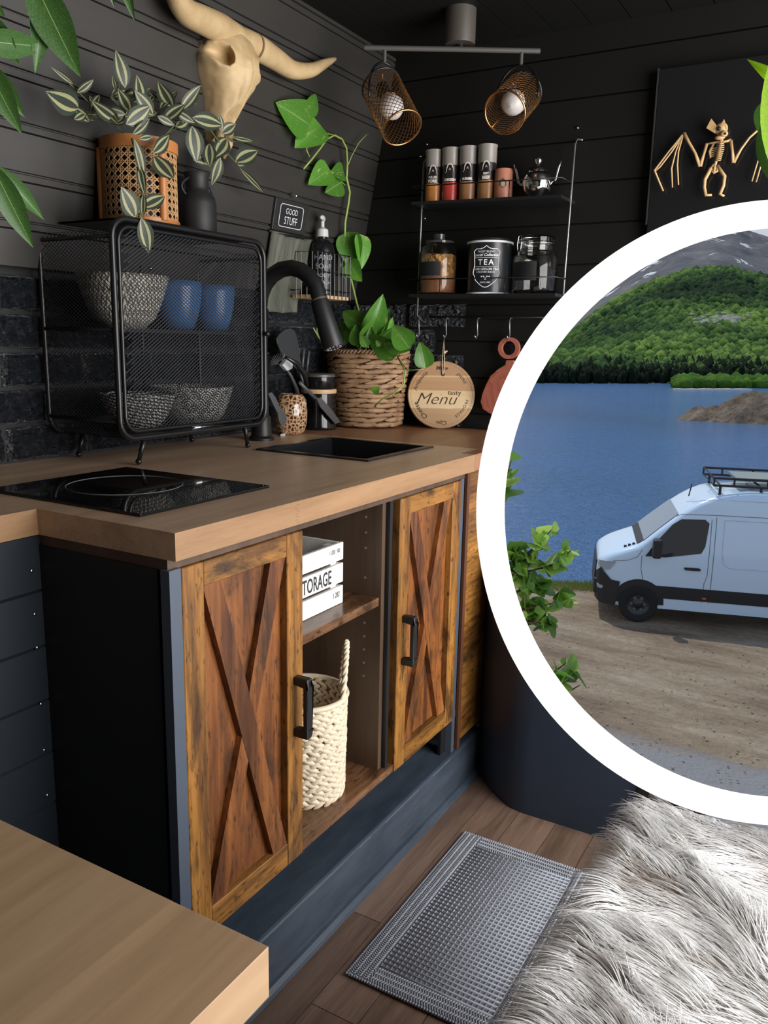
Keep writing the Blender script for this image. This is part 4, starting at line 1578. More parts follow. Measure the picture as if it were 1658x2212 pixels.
def sk_sec(t):
    x = t * (len(secs) - 1)
    i = min(int(x), len(secs) - 2)
    k = x - i
    k = k * k * (3 - 2 * k) * 0.4 + k * 0.6
    return [secs[i][q] * (1 - k) + secs[i + 1][q] * k for q in range(3)]


m = MB()
NU, NV_ = 64, 72


def skull(u, v):
    b, w, d = sk_sec(v)
    an = PI * u
    ca, sa = math.cos(an), math.sin(an)
    a = -w * (abs(ca) ** 0.8) * (1 if ca > 0 else -1)
    c = d * (sa ** 0.62)
    c *= 1.0 + 0.10 * math.exp(-(a / 0.016) ** 2) * (1 if b < 0.05 else 0.4)
    # hollow eyes
    for sg in (-1, 1):
        e = math.hypot((a - sg * 0.057) / 0.019, (b - 0.045) / 0.021)
        ring = math.exp(-((e - 1.15) / 0.35) ** 2)
        if c > 0.02:
            pit = max(0.0, 1 - e ** 3)
            a -= sg * 0.034 * pit
            c -= 0.020 * pit
            a += sg * 0.006 * ring
            c += 0.004 * ring
    # cheeks swell, then narrow; seams and the nasal slot
    c -= 0.0035 * math.exp(-((abs(a) - 0.016 - 0.004 * math.sin(b * 30)) / 0.0025) ** 2) if -0.07 < b < 0.07 else 0
    if b < -0.04:
        k = min(1.0, (-0.04 - b) / 0.03)
        c -= 0.034 * k * math.exp(-(a / (0.005 + 0.008 * k)) ** 2)
    p = V((a, b, c))
    p += 0.0012 * noise.noise_vector(p * 60)
    return SC + Rw @ p


m.grid(skull, NU, NV_)
m.build('skull_bone', M_BONE, sk_, True)
for sg in (-1, 1):
    # teeth row / upper jaw tips under the nose
    j = MB()
    j.tube([SC + Rw @ V((sg * 0.016, -0.095, 0.040)), SC + Rw @ V((sg * 0.016, -0.13, 0.046)), SC + Rw @ V((sg * 0.012, -0.162, 0.040))], [0.013, 0.010, 0.004], 8)
    j.build('jaw_tip', M_BONE, sk_, True)


def horn(pts, rs, nm):
    # smooth the path with Catmull-Rom
    P, Rr = [], []
    for i in range(len(pts) - 1):
        p0, p1, p2, p3 = pts[max(i - 1, 0)], pts[i], pts[i + 1], pts[min(i + 2, len(pts) - 1)]
        for k in range(7):
            t = k / 7
            P.append(0.5 * ((2 * p1) + (p2 - p0) * t + (2 * p0 - 5 * p1 + 4 * p2 - p3) * t * t + (3 * p1 - p0 - 3 * p2 + p3) * t ** 3))
            Rr.append(rs[i] * (1 - t) + rs[i + 1] * t)
    P.append(pts[-1])
    Rr.append(rs[-1])
    return MB().tube(P, Rr, 14).build(nm, M_BONE, sk_, True)


XS = -1.335
hr = horn([hit(512, 85, 0, XS - 0.01), hit(555, 103, 0, XS), hit(595, 128, 0, XS), hit(630, 150, 0, XS + 0.005), hit(668, 152, 0, XS + 0.01), hit(700, 138, 0, XS + 0.015), hit(724, 127, 0, XS + 0.015)],
          [0.030, 0.029, 0.0255, 0.022, 0.018, 0.012, 0.004], 'horn')
hl = horn([hit(512, 85, 0, XS - 0.01), hit(472, 60, 0, XS), hit(435, 42, 0, XS + 0.01), hit(402, 25, 0, XS + 0.02), hit(380, -10, 0, XS + 0.03), hit(372, -60, 0, XS + 0.03)],
          [0.030, 0.031, 0.029, 0.026, 0.021, 0.012], 'horn')
e0 = hit(548, 100, 0, XS + 0.001)
MB().tube([e0, hit(550, 101, 0, XS + 0.001)], 0.0303, 16, caps=False).build('horn_seam', flat('seam_brown', (0.18, 0.10, 0.05), 0.7), sk_, True)

# ================================================================== things on the left wall by the tap
gs = thing('slogan_sign', 'small black sign reading GOOD STUFF hung on a white knob', 'sign', wallpt(625, 468, 0.012))
c0 = wallpt(625, 468, 0.012)
gw, gh = 0.150, 0.083
Rs = Matrix((V((0, 1, 0)), _up, _no)).transposed()


def onsign(a, b, c=0.0): return c0 + Rs @ V((a, b, c))


MB().bx(c0, (gw, gh, 0.010), Rs).build('board', flat('charcoal_board', (0.022, 0.021, 0.021), 0.5), gs, bevel=0.002)
m = MB()
m.prism([(x, y) for x, y in ((-0.058, -0.030), (0.058, -0.030), (0.058, 0.030), (-0.058, 0.030))], onsign(0, 0, 0.005), Rs.col[0], Rs.col[1], Rs.col[2], 0.0008)
m.build('panel', M_LABEL, gs)
bor = []
r_ = 0.008
for (cy, cz, a0) in ((0.052 - r_, 0.029 - r_, 0), (-0.052 + r_, 0.029 - r_, PI / 2), (-0.052 + r_, -0.029 + r_, PI), (0.052 - r_, -0.029 + r_, 1.5 * PI)):
    for i in range(5):
        a = a0 + (PI / 2) * i / 4
        bor.append(onsign(cy + r_ * math.cos(a), cz + r_ * math.sin(a), 0.0062))
MB().tube(bor, 0.0010, 4, True).build('border', M_WHITEPRINT, gs)
m = MB()
put_text(m, text_geo('GOOD', 0.022, sx=0.8, bold=-0.0002), lambda x, y: onsign(x, 0.0125 + y, 0.0066))
put_text(m, text_geo('STUFF', 0.029, sx=0.76, bold=-0.0002), lambda x, y: onsign(x, -0.0115 + y, 0.0066))
m.build('lettering', M_WHITEPRINT, gs, kind='stuff')
kb = wallpt(627, 421, 0.009)
m = MB()
m.cyl(kb, kb + _no * 0.016, 0.003, n=10)
m.ball(kb + _no * 0.018, 0.006, 10, 8)
m.build('knob', M_CHROME, gs, True)

# ---- towel
tw = thing('hand_towel', 'olive grey hand towel hanging on the wall below the small sign', 'towel', V((-1.44, 1.95, 1.32)))
m = MB()


def towel(u, v):
    y = 1.858 + 0.195 * u - 0.012 * v - 0.03 * v * u
    z = 1.432 - 0.205 * v - 0.008 * math.sin(u * 3)
    x = max(wall_x(z), XW + 0.012) + 0.014 + 0.009 * math.sin(u * 15 + v * 1.5) * (0.4 + v) + 0.004 * math.sin(u * 31)
    return V((x, y, z))


m.grid(towel, 40, 16)
o = m.build('cloth', M_TOWEL, tw, True)
sm = o.modifiers.new('thickness', 'SOLIDIFY')
sm.thickness = 0.006
m = MB()
m.tube([(wall_x(1.43) + 0.014, 1.85, 1.431), (wall_x(1.43) + 0.016, 2.06, 1.431)], 0.004, 8)
m.build('hanging_rail', M_BLACK, tw, True)

# ---- soap bottle and its wire basket
BX, BY = -1.405, 2.056
wk = thing('wire_basket', 'black wire wall basket with a pale wooden base holding the soap bottle', 'basket', (BX, BY, 1.262))
MB().mm((BX - 0.045, BY - 0.083, 1.262), (BX + 0.042, BY + 0.080, 1.272)).build('base', M_PALEWOOD, wk, bevel=0.001, seg=1)
for z in (1.285, 1.335, 1.388):
    MB().tube([(BX - 0.048, BY - 0.086, z), (BX + 0.045, BY - 0.086, z), (BX + 0.045, BY + 0.083, z), (BX - 0.048, BY + 0.083, z)], 0.0016, 5, True).build('wire', M_SATIN, wk)
for k in range(9):
    y = BY - 0.086 + 0.169 * k / 8
    MB().tube([(BX + 0.045, y, 1.262), (BX + 0.045, y, 1.388)], 0.0013, 5).build('wire', M_SATIN, wk)
for k in range(1, 5):
    x = BX - 0.048 + 0.093 * k / 5
    for y in (BY - 0.086, BY + 0.083):
        MB().tube([(x, y, 1.262), (x, y, 1.388)], 0.0013, 5).build('wire', M_SATIN, wk)
so = thing('soap_dispenser', 'black soap bottle with a white pump in the wire basket', 'soap dispenser', (BX + 0.004, BY - 0.004, 1.2725))
sc = V((BX + 0.004, BY - 0.004, 1.2725))
MB().lathe([(0.001, 0), (0.033, 0), (0.0345, 0.004), (0.0345, 0.125), (0.031, 0.141), (0.021, 0.153), (0.014, 0.158), (0.014, 0.163), (0.001, 0.164)], sc, 32).build('bottle', flat('black_plastic', (0.010, 0.010, 0.012), 0.22), so, True, sharp=0.9)
MB().lathe([(0.001, 0.163), (0.0175, 0.163), (0.0165, 0.183), (0.010, 0.188), (0.0055, 0.190), (0.0055, 0.206), (0.001, 0.207)], sc, 24).build('pump_collar', flat('off_white_plastic', (0.62, 0.63, 0.62), 0.4), so, True, sharp=0.8)
hd = sc + V((0, 0, 0.208))
dn = V((0.45, -0.9, 0)).normalized()
m = MB()
m.tube([hd - dn * 0.020 + V((0, 0, 0.000)), hd - dn * 0.008 + V((0, 0, 0.006)), hd + dn * 0.01 + V((0, 0, 0.008)), hd + dn * 0.034 + V((0, 0, 0.004))], [0.004, 0.008, 0.007, 0.0035], 10)
m.build('pump_head', MATS['off_white_plastic'], so, True)
m = MB()
geo_rows = (('HAND', 0.020, 0.105), ('SOAP', 0.020, 0.08), ('BODY', 0.015, 0.055), ('WASH', 0.015, 0.035))
for (tx, sz, hh) in geo_rows:
    put_text(m, text_geo(tx, sz), lambda x, y, hh=hh: sc + V((0.0348 * math.cos(-0.85 + x / 0.0348), 0.0348 * math.sin(-0.85 + x / 0.0348), hh + y)))
m.build('lettering', flat('grey_print_text', (0.42, 0.47, 0.52), 0.5), so, kind='stuff')

# ================================================================== pothos in the woven basket
GC = V((-1.338, 2.215, T + 0.0005))
pb = thing('pothos_in_basket', 'golden pothos with a long climbing vine in a brown woven basket', 'potted plant', GC)


def brad(t): return 0.103 + 0.020 * t


braid(pb, GC, brad, GC.z + 0.004, GC.z + 0.222, 15, 12, M_HYACINTH, 0.05, 0.0065, 0.06, False, 'woven_rows', 0.70)
MB().lathe([(0.001, 0.002), (0.100, 0.002), (0.119, 0.222), (0.112, 0.224), (0.10, 0.19)], GC, 40).build('basket_wall', flat('dark_hyacinth', (0.12, 0.065, 0.035), 0.8), pb, True)
m = MB()
for k in range(64):
    a = 2 * PI * k / 64
    nrm = V((math.cos(a), math.sin(a), 0))
    tan = V((-math.sin(a), math.cos(a), 0))
    ax = (tan * 0.6 + V((0, 0, 0.5)) + nrm * 0.1).normalized()
    ay = nrm.cross(ax).normalized()
    blob(m, GC + nrm * 0.122 + V((0, 0, 0.226)), Matrix((ax, ay, nrm)).transposed(), 0.011, 0.004, 0.005)
m.build('braided_rim', M_HYACINTH, pb, True, kind='stuff')
MB().lathe([(0.001, 0.195), (0.108, 0.19)], GC, 24).build('soil', M_SOIL, pb, True)
YV = 2.22


def bp(u, v, y=YV):
    p = hit(u, v, 1, y)
    lim = max(wall_x(p.z), XW) + 0.035
    if p.x < lim: p = wallpt(u, v, 0.035 + (YV - y) * 0.3)
    return p


vine = [bp(795, 752), bp(782, 700), bp(770, 655), bp(757, 600), bp(748, 560), bp(744, 520), bp(745, 480), bp(752, 440), bp(755, 415), bp(748, 385), bp(750, 350)]
stem(pb, vine, 0.0034, M_STEM, 'vine')
stem(pb, [bp(750, 360), bp(748, 320), bp(738, 300), bp(722, 292), bp(706, 300), bp(690, 322), bp(672, 345), bp(655, 365)], 0.0028, M_STEM, 'vine')
stem(pb, [bp(668, 338), bp(662, 325), bp(662, 308)], 0.002, M_STEM, 'vine')
stem(pb, [bp(749, 362), bp(760, 335), bp(775, 308), bp(792, 290)], 0.0014, M_STEM, 'vine')
stem(pb, [bp(745, 400), bp(733, 388), bp(712, 368)], 0.0016, M_STEM, 'vine')
stem(pb, [bp(722, 292), bp(705, 288), bp(692, 284)], 0.0016, M_STEM, 'vine')
stem(pb, [bp(858, 770, 2.12), bp(874, 800, 2.10), bp(872, 830, 2.09), bp(850, 850, 2.08), bp(825, 862, 2.08), bp(808, 878, 2.08)], 0.0024, M_STEM, 'vine')
stem(pb, [bp(860, 775, 2.12), bp(880, 800, 2.1), bp(915, 798, 2.1)], 0.0014, M_STEM, 'vine')
stem(pb, [bp(735, 765), bp(700, 748), bp(686, 725), bp(676, 708)], 0.0022, M_STEM, 'vine')
stem(pb, [bp(690, 732), bp(684, 715), bp(685, 702)], 0.0016, M_STEM, 'vine')
for (u, v) in ((760, 735), (775, 738), (800, 735), (815, 730), (845, 735), (790, 725), (830, 740)):
    stem(pb, [GC + V((random.uniform(-0.05, 0.05), random.uniform(-0.05, 0.02), 0.19)), bp(u, v, 2.18)], 0.002, M_STEM)
for (a, b, c, d, y, w, tw_) in (
        (668, 270, 608, 226, 2.22, 0.9, 0.2), (660, 248, 688, 202, 2.22, 0.8, 0.5), (692, 270, 643, 312, 2.21, 0.95, 0.1), (712, 366, 672, 394, 2.21, 0.95, 0.0),
        (742, 372, 718, 372, 2.21, 1.1, 0.3), (738, 392, 708, 415, 2.21, 1.1, -0.4), (752, 500, 764, 585, 2.19, 0.85, 0.2), (775, 505, 786, 580, 2.20, 0.75, -0.7), (752, 566, 778, 606, 2.18, 1.0, 0.2),
        (748, 560, 742, 602, 2.2, 0.6, 0.4), (790, 712, 738, 668, 2.16, 0.85, 0.2), (795, 730, 830, 640, 2.17, 0.72, 0.3), (812, 722, 838, 668, 2.19, 0.9, -0.5), (785, 735, 812, 690, 2.13, 0.8, 0.3),
        (862, 762, 782, 728, 2.12, 0.7, -0.5), (884, 754, 848, 700, 2.08, 1.0, 0.1), (918, 796, 908, 738, 2.09, 0.95, 0.2), (780, 740, 750, 705, 2.14, 0.9, -0.3), (770, 742, 750, 728, 2.14, 0.9, 0.4),
        (800, 745, 800, 705, 2.13, 0.7, -0.2), (820, 748, 812, 735, 2.10, 1.1, 0.2), (805, 848, 818, 836, 2.08, 1.0, 0.2), (835, 745, 880, 760, 2.1, 0.6, 0.6), (745, 745, 735, 690, 2.2, 0.8, 0.3),
        (770, 748, 765, 700, 2.12, 0.8, -0.6), (815, 735, 850, 712, 2.16, 0.8, 0.7), (792, 750, 778, 722, 2.09, 0.9, 0.2), (830, 750, 858, 738, 2.1, 0.9, -0.4), (760, 735, 728, 712, 2.18, 0.8, 0.5), (805, 728, 790, 668, 2.2, 0.7, -0.8), (826, 735, 850, 690, 2.2, 0.7, 0.5)):
    leaf('pothos', pb, bp(a, b, y), bp(c, d, y - 0.01), w, None, tw_)

# ================================================================== utensils in the corner
XU = -1.385
uh = thing('utensil_pot', 'round brown and cream net patterned glazed pot on the worktop', 'pot', V((-1.378, 1.866, T)))
UC = V((-1.378, 1.866, T + 0.0003))
MB().lathe([(0.001, 0.001), (0.030, 0.0), (0.040, 0.010), (0.0455, 0.035), (0.0465, 0.065), (0.043, 0.095), (0.033, 0.110), (0.028, 0.112), (0.026, 0.108), (0.036, 0.09), (0.04, 0.05), (0.001, 0.02)], UC, 40).build('pot', M_CORK, uh, True)


def px_poly(pts, x, th, name, mat, parent, bevel=0.0):
    P = [hit(u, v, 0, x) for u, v in pts]
    return MB().prism([(p.y, p.z) for p in P], (x, 0, 0), (0, 1, 0), (0, 0, 1), (1, 0, 0), th).build(name, mat, parent, bevel=bevel)


M_UT = flat('dark_grey_nylon', (0.035, 0.038, 0.042), 0.38)
M_UT2 = flat('mid_grey_nylon', (0.075, 0.08, 0.085), 0.4)
sp = thing('spatula', 'dark grey rounded kitchen spatula standing in the corner', 'spatula', hit(655, 900, 0, -1.43), group='kitchen utensils')
px_poly([(596, 742), (594, 732), (600, 722), (612, 712), (624, 709), (632, 713), (638, 726), (643, 750), (646, 778), (650, 800), (640, 798), (624, 786), (608, 770)], -1.43, 0.005, 'blade', M_UT, sp, 0.001)
MB().tube([hit(644, 792, 0, -1.428), hit(655, 830, 0, -1.428), hit(668, 905, 0, -1.43)], [0.006, 0.005, 0.006], 8).build('handle', M_UT, sp, True)
fk = thing('slotted_turner', 'dark grey slotted turner with upright bars behind the spatula', 'spatula', hit(660, 880, 0, -1.45), group='kitchen utensils')
for (u0, u1, v0, v1) in ((646, 641, 752, 800), (656, 652, 755, 800), (667, 662, 758, 802)):
    MB().tube([hit(u0, v0, 0, -1.45), hit(u1, v1, 0, -1.45)], 0.0045, 6).build('bar', M_UT2, fk, True)
MB().tube([hit(641, 802, 0, -1.45), hit(664, 803, 0, -1.45)], 0.005, 6).build('crossbar', M_UT2, fk, True)
MB().tube([hit(653, 803, 0, -1.45), hit(664, 905, 0, -1.45)], 0.005, 6).build('handle', M_UT2, fk, True)
db = thing('dish_brush', 'dish brush with white square head and dark bristles', 'brush', hit(640, 880, 0, -1.39), group='kitchen utensils')
px_poly([(601, 788), (612, 775), (624, 786), (623, 796), (613, 801)], -1.392, 0.014, 'head', flat('white_brush_head', (0.66, 0.70, 0.72), 0.45), db, 0.002)
for k in range(11):
    a = math.radians(188 - k * 12)
    b0, b1 = (606 + 6 * math.cos(a), 785 - 6 * math.sin(a)), (606 + 22 * math.cos(a), 785 - 22 * math.sin(a))
    MB().tube([hit(b0[0], b0[1], 0, -1.388), hit(b1[0], b1[1], 0, -1.384 + 0.006 * (k % 2))], 0.0013, 5).build('bristle_tuft', M_UT2, db)
MB().tube([hit(618, 797, 0, -1.388), hit(628, 812, 0, -1.386), hit(640, 840, 0, -1.385), hit(645, 862, 0, -1.388)], [0.004, 0.005, 0.006, 0.006], 8).build('handle', M_UT2, db, True)
tg = thing('tongs', 'black and grey kitchen tongs leaning across the black canister', 'tongs', hit(735, 925, 0, -1.34), group='kitchen utensils')
MB().tube([hit(618, 772, 0, -1.345), hit(640, 785, 0, -1.345), hit(656, 806, 0, -1.345), hit(664, 835, 0, -1.345)], [0.004, 0.007, 0.008, 0.004], 8).build('upper_arm', M_SATIN, tg, True)
MB().tube([hit(646, 826, 0, -1.338), hit(662, 842, 0, -1.338), hit(680, 860, 0, -1.338)], 0.0055, 8).build('hinge_bar', M_UT2, tg, True)
px_poly([(680, 858), (692, 861), (728, 903), (732, 912), (722, 916), (690, 880)], -1.342, 0.004, 'grip', M_UT2, tg, 0.001)
MB().tube([hit(690, 858, 0, -1.34), hit(715, 885, 0, -1.34), hit(737, 916, 0, -1.34)], 0.002, 6).build('edge_wire', M_GREYMETAL, tg, True)
pd = thing('spoon_rest', 'flat grey paddle leaning beside the patterned pot', 'spatula', hit(608, 918, 0, -1.33), group='kitchen utensils')
px_poly([(576, 850), (584, 847), (592, 858), (602, 880), (613, 892), (617, 905), (613, 917), (604, 919), (599, 908), (597, 893), (588, 876)], -1.335, 0.005, 'paddle', M_UT2, pd, 0.001)
wp = hit(611, 941, 2, T)
single(MB().bx(wp + V((0, 0, 0.003)), (0.010, 0.040, 0.006), Matrix.Rotation(0.5, 3, 'Z')), 'white_clip', flat('white_plastic', (0.8, 0.8, 0.78), 0.5), 'tiny white plastic clip lying before the patterned pot', 'clip', wp, bevel=0.0015)
# canisters
c1 = V((-1.400, 2.035, T + 0.0003))
cn = thing('canister', 'squat black canister with a pale wooden lid beside the basket plant', 'canister', c1)
MB().lathe([(0.001, 0), (0.053, 0), (0.055, 0.004), (0.052, 0.012), (0.050, 0.105), (0.001, 0.106)], c1, 36).build('body', flat('black_enamel', (0.008, 0.008, 0.009), 0.12), cn, True, sharp=0.8)
MB().lathe([(0.001, 0.1062), (0.052, 0.1062), (0.053, 0.112), (0.052, 0.118), (0.001, 0.118)], c1, 36).build('lid', M_PALEWOOD, cn, True, sharp=0.8)
c2 = c1 + V((0, 0, 0.1184))
cn2 = thing('canister', 'low glossy black canister stacked on the pale wooden lid', 'canister', c2)
MB().lathe([(0.001, 0), (0.044, 0), (0.047, 0.004), (0.047, 0.034), (0.001, 0.035)], c2, 36).build('body', MATS['black_enamel'], cn2, True, sharp=0.8)
MB().lathe([(0.001, 0.0352), (0.048, 0.0352), (0.048, 0.042), (0.044, 0.045), (0.001, 0.046)], c2, 36).build('lid', M_GREYMETAL, cn2, True, sharp=0.8)

# ================================================================== wall shelf with jars
sh = thing('wall_shelf', 'black two-tier wire wall shelf with hooks on the back wall', 'shelf', (-0.98, 2.32, 1.27))
X0, X1, YF, YR = -1.198, -0.752, 2.207, 2.330


def z1(x): return 1.5405 - 0.020 * (x + 1.15)
def z2(x): return 1.2835 - 0.004 * (x + 1.15)


for zf in (z1, z2):
    m = MB()
    m.add([(X0, YF, zf(X0)), (X1, YF, zf(X1)), (X1, YR, zf(X1)), (X0, YR, zf(X0)), (X0, YF, zf(X0) - 0.008), (X1, YF, zf(X1) - 0.008), (X1, YR, zf(X1) - 0.008), (X0, YR, zf(X0) - 0.008)],
          [(0, 1, 2, 3), (7, 6, 5, 4), (0, 4, 5, 1), (1, 5, 6, 2), (2, 6, 7, 3), (3, 7, 4, 0)])
    m.build('tray', M_BLACK, sh)
    hw = 0.042
    MB().tube([(X0, YR, zf(X0) + hw), (X0, YF, zf(X0) + hw), (X1, YF, zf(X1) + hw), (X1, YR, zf(X1) + hw)], 0.0018, 6).build('guard_wire', M_SATIN, sh, True)
    for x in (X0 + 0.10, X0 + 0.30):
        MB().tube([(x, YF, zf(x)), (x, YF, zf(x) + hw)], 0.0015, 5).build('guard_post', M_SATIN, sh, True)
M_RAILGREY = flat('rail_grey_metal', (0.42, 0.42, 0.42), 0.3, 0.8)
for x, zt in ((X0 - 0.004, 1.672), (X1 + 0.004, 1.680)):
    MB().tube([(x, YR + 0.006, zt + 0.012), (x, 2.30, zt + 0.006), (x, 2.285, zt - 0.01), (x - 0.004, 2.285, 1.45), (x - 0.008, 2.285, 1.225), (x - 0.008, YR + 0.004, 1.205)], 0.0027, 6).build('rail', M_RAILGREY, sh, True)
MB().tube([(X0 + 0.01, 2.325, 1.222), (X1 - 0.02, 2.325, 1.222)], 0.003, 6).build('hook_bar', M_SATIN, sh, True)
for x in (-1.219, -1.126, -1.023, -0.921):
    MB().tube([(x, 2.334, 1.219), (x, 2.319, 1.219), (x + 0.001, 2.312, 1.212), (x + 0.002, 2.311, 1.195), (x + 0.004, 2.311, 1.17), (x + 0.003, 2.302, 1.160), (x + 0.002, 2.294, 1.168)], 0.0022, 6).build('hook', M_RAILGREY, sh, True)
m = None
for (u, v) in ((922, 312), (908, 338), (1247, 276), (1256, 302), (917, 350 + 122)):
    p = hit(u, v, 1, YB - 0.002)
    MB().ball(p, 0.004, 8, 6).build('screw', M_CHROME, sh, True)


def wrap(c, r, ang, h):
    return lambda x, y: V((c[0] + r * math.cos(ang + x / r), c[1] + r * math.sin(ang + x / r), c[2] + h + y))


def band(m, c, r, a0, a1, h0, h1, n=14):
    m.grid(lambda u, v: V((c[0] + r * math.cos(a0 + (a1 - a0) * u), c[1] + r * math.sin(a0 + (a1 - a0) * u), c[2] + h0 + (h1 - h0) * v)), n, 1)


M_FROST = flat('frosted_plastic', (0.29, 0.27, 0.245), 0.35, Alpha=1.0)
M_PLASTIC_DARK = flat('dark_label_wrap', (0.018, 0.014, 0.016), 0.25)
spices = [(-1.1545, 0.145, ('PULLED', 'PORK'), (0.55, 0.22, 0.06), 'leftmost tall spice tube, black label lettered PULLED PORK'),
          (-1.1010, 0.147, ('', 'CHICKEN'), (0.52, 0.055, 0.045), 'second tall spice tube, dark label above red chicken picture'),
          (-1.0460, 0.147, ('', 'BURGER'), (0.34, 0.17, 0.08), 'third tall spice tube, dark label lettered BURGER'),
          (-0.9895, 0.148, ('BEST', 'BEEF'), (0.36, 0.18, 0.07), 'rightmost tall spice tube with amber brown spice')]
for (x, h, words, colr, lab) in spices:
    c = V((x, 2.262, z1(x) + 0.0003))
    s = thing('spice_tube', lab, 'spice jar', c, group='spice tubes')
    r = 0.0250
    MB().lathe([(0.001, 0), (r, 0), (r, h * 0.7), (0.001, h * 0.7)], c, 28).build('spice_fill', flat('spice_%d' % int(-x * 1000), colr, 0.25, var=0.35), s, True, sharp=0.8)
    MB().lathe([(r + 0.0002, h * 0.66), (r + 0.001, h * 0.72), (r + 0.0012, h * 0.96), (r + 0.0025, h * 0.97), (r + 0.0025, h), (0.001, h)], c, 28).build('frosted_cap', M_FROST, s, True, sharp=0.8)
    m = MB()
    band(m, c, r + 0.0004, -2.6, 0.1, h * 0.36, h * 0.70)
    m.build('label_wrap', M_PLASTIC_DARK, s, True)
    ac = -1.25
    m = MB()
    arch = [(-0.0105, 0.0), (0.0105, 0.0)] + [(0.0105 * math.cos(PI * k / 8), 0.006 + 0.016 * math.sin(PI * k / 8)) for k in range(9)]
    fn = wrap(c, r + 0.0008, ac, h * 0.555)
    vs = [fn(px_, py_) for px_, py_ in arch]
    m.add(vs, [tuple(range(len(vs)))])
    fn2 = wrap(c, r + 0.0008, ac, h * 0.53)
    m.add([fn2(a, b) for a, b in ((-0.013, 0), (0.013, 0), (0.013, 0.0028), (-0.013, 0.0028))], [(0, 1, 2, 3)])
    m.build('arch_emblem', flat('cream_print_%d' % int(-x * 1000), (0.72, 0.68, 0.62), 0.5), s)
    m = MB()
    if words[0]: put_text(m, text_geo(words[0], 0.0085, bold=0.0004, sx=0.9), wrap(c, r + 0.0008, ac, h * 0.475))
    put_text(m, text_geo(words[1], 0.0115 if len(words[1]) < 6 else 0.0085, bold=0.0007, sx=0.95), wrap(c, r + 0.0008, ac, h * 0.405))
    put_text(m, text_geo('A', 0.009), wrap(c, r + 0.0010, ac, h * 0.60))
    m.mi = [0] * len(m.f)
    m.build('lettering', MATS['cream_print_%d' % int(-x * 1000)], s, kind='stuff')

c = V((-0.938, 2.262, z1(-0.938) + 0.0003))
s = thing('pepper_jar', 'short salmon pink seasoning jar right of the tall spice tubes', 'spice jar', c)
MB().lathe([(0.001, 0), (0.0245, 0), (0.0255, 0.004), (0.0255, 0.075), (0.023, 0.082), (0.001, 0.083)], c, 28).build('jar', flat('salmon_jar', (0.58, 0.24, 0.16), 0.4, var=0.2), s, True, sharp=0.8)
m = MB()
fn = wrap(c, 0.0262, -1.25, 0.042)
hexa = [(0.011 * math.cos(PI / 6 + PI * k / 3), 0.013 * math.sin(PI / 6 + PI * k / 3)) for k in range(6)]
m.add([fn(a, b) for a, b in hexa], [tuple(range(6))])
m.build('badge', flat('brown_badge', (0.10, 0.065, 0.045), 0.5), s)
m = MB()
fn = wrap(c, 0.0266, -1.25, 0.040)
m.add([fn(a * 0.62, b * 0.62) for a, b in hexa], [tuple(range(6))])
m.build('badge_centre', flat('pale_badge', (0.48, 0.42, 0.32), 0.5), s)
c = V((-0.838, 2.258, z1(-0.838) + 0.0003))
s = thing('sugar_bowl', 'shiny chrome sugar bowl with handles at the right of the top shelf', 'sugar bowl', c)
MB().lathe([(0.001, 0), (0.022, 0), (0.024, 0.004), (0.036, 0.02), (0.041, 0.04), (0.037, 0.058), (0.028, 0.066), (0.001, 0.068)], c, 32).build('bowl', M_CHROME, s, True)
MB().lathe([(0.029, 0.066), (0.026, 0.076), (0.012, 0.084), (0.006, 0.088), (0.0105, 0.096), (0.010, 0.104), (0.001, 0.108)], c, 24).build('lid', M_CHROME, s, True)
for sg in (1, -1):
    MB().tube([c + V((sg * 0.036, 0, 0.03)), c + V((sg * 0.052, -0.004, 0.045)), c + V((sg * 0.060, -0.006, 0.075)), c + V((sg * 0.066, -0.006, 0.092))], [0.004, 0.0035, 0.003, 0.0035], 8).build('handle', M_CHROME, s, True)


def glass_jar(c, r, h, shoulder, neck):
    return [(0.001, 0.0), (r * 0.96, 0.0), (r, 0.006), (r, h * shoulder), (r * 0.93, h * (shoulder + 0.06)), (neck, h * (shoulder + 0.10)), (neck, h), (neck - 0.004, h), (neck - 0.004, h * (shoulder + 0.10)), (r - 0.005, h * shoulder - 0.002), (r - 0.005, 0.008), (0.001, 0.008)]


# cereal jar
c = V((-1.134, 2.268, z2(-1.134) + 0.0003))
s = thing('cereal_jar', 'glass jar of golden cereal with a dark label on the lower shelf', 'jar', c)
MB().lathe([(0.001, 0.0), (0.053, 0.0), (0.0575, 0.008), (0.0575, 0.115), (0.053, 0.132), (0.042, 0.142), (0.042, 0.146), (0.039, 0.146), (0.05, 0.128), (0.0545, 0.112), (0.0545, 0.01), (0.001, 0.006)], c, 36).build('glass', M_GLASS, s, True, sharp=0.9)
MB().lathe([(0.001, 0.006), (0.053, 0.006), (0.0535, 0.052), (0.001, 0.052)], c, 32).build('grain_fill', NT('red_grain').done((0.36, 0.15, 0.07), 0.7), s, True, sharp=0.8)
_t = NT('golden_flakes')
_v = _t.voro(_t.coord(), 95, 'F1', 'Color')
_t.bump(_t.voro(_t.coord(), 95), 0.8, 0.01)
_fl = _t.done(_t.tone((0.55, 0.29, 0.09, 1), _t.xyz(_v)[0], 0.55, 1.5), 0.6)
m = MB()


def flake(u, v):
    a = 2 * PI * u
    h = 0.052 + 0.06 * v + 0.006 * noise.noise(V((math.cos(a) * 4, math.sin(a) * 4, 3))) * v
    r = 0.0525 + 0.0012 * noise.noise(V((math.cos(a) * 30, math.sin(a) * 30, v * 20)))
    return c + V((r * math.cos(a), r * math.sin(a), h))


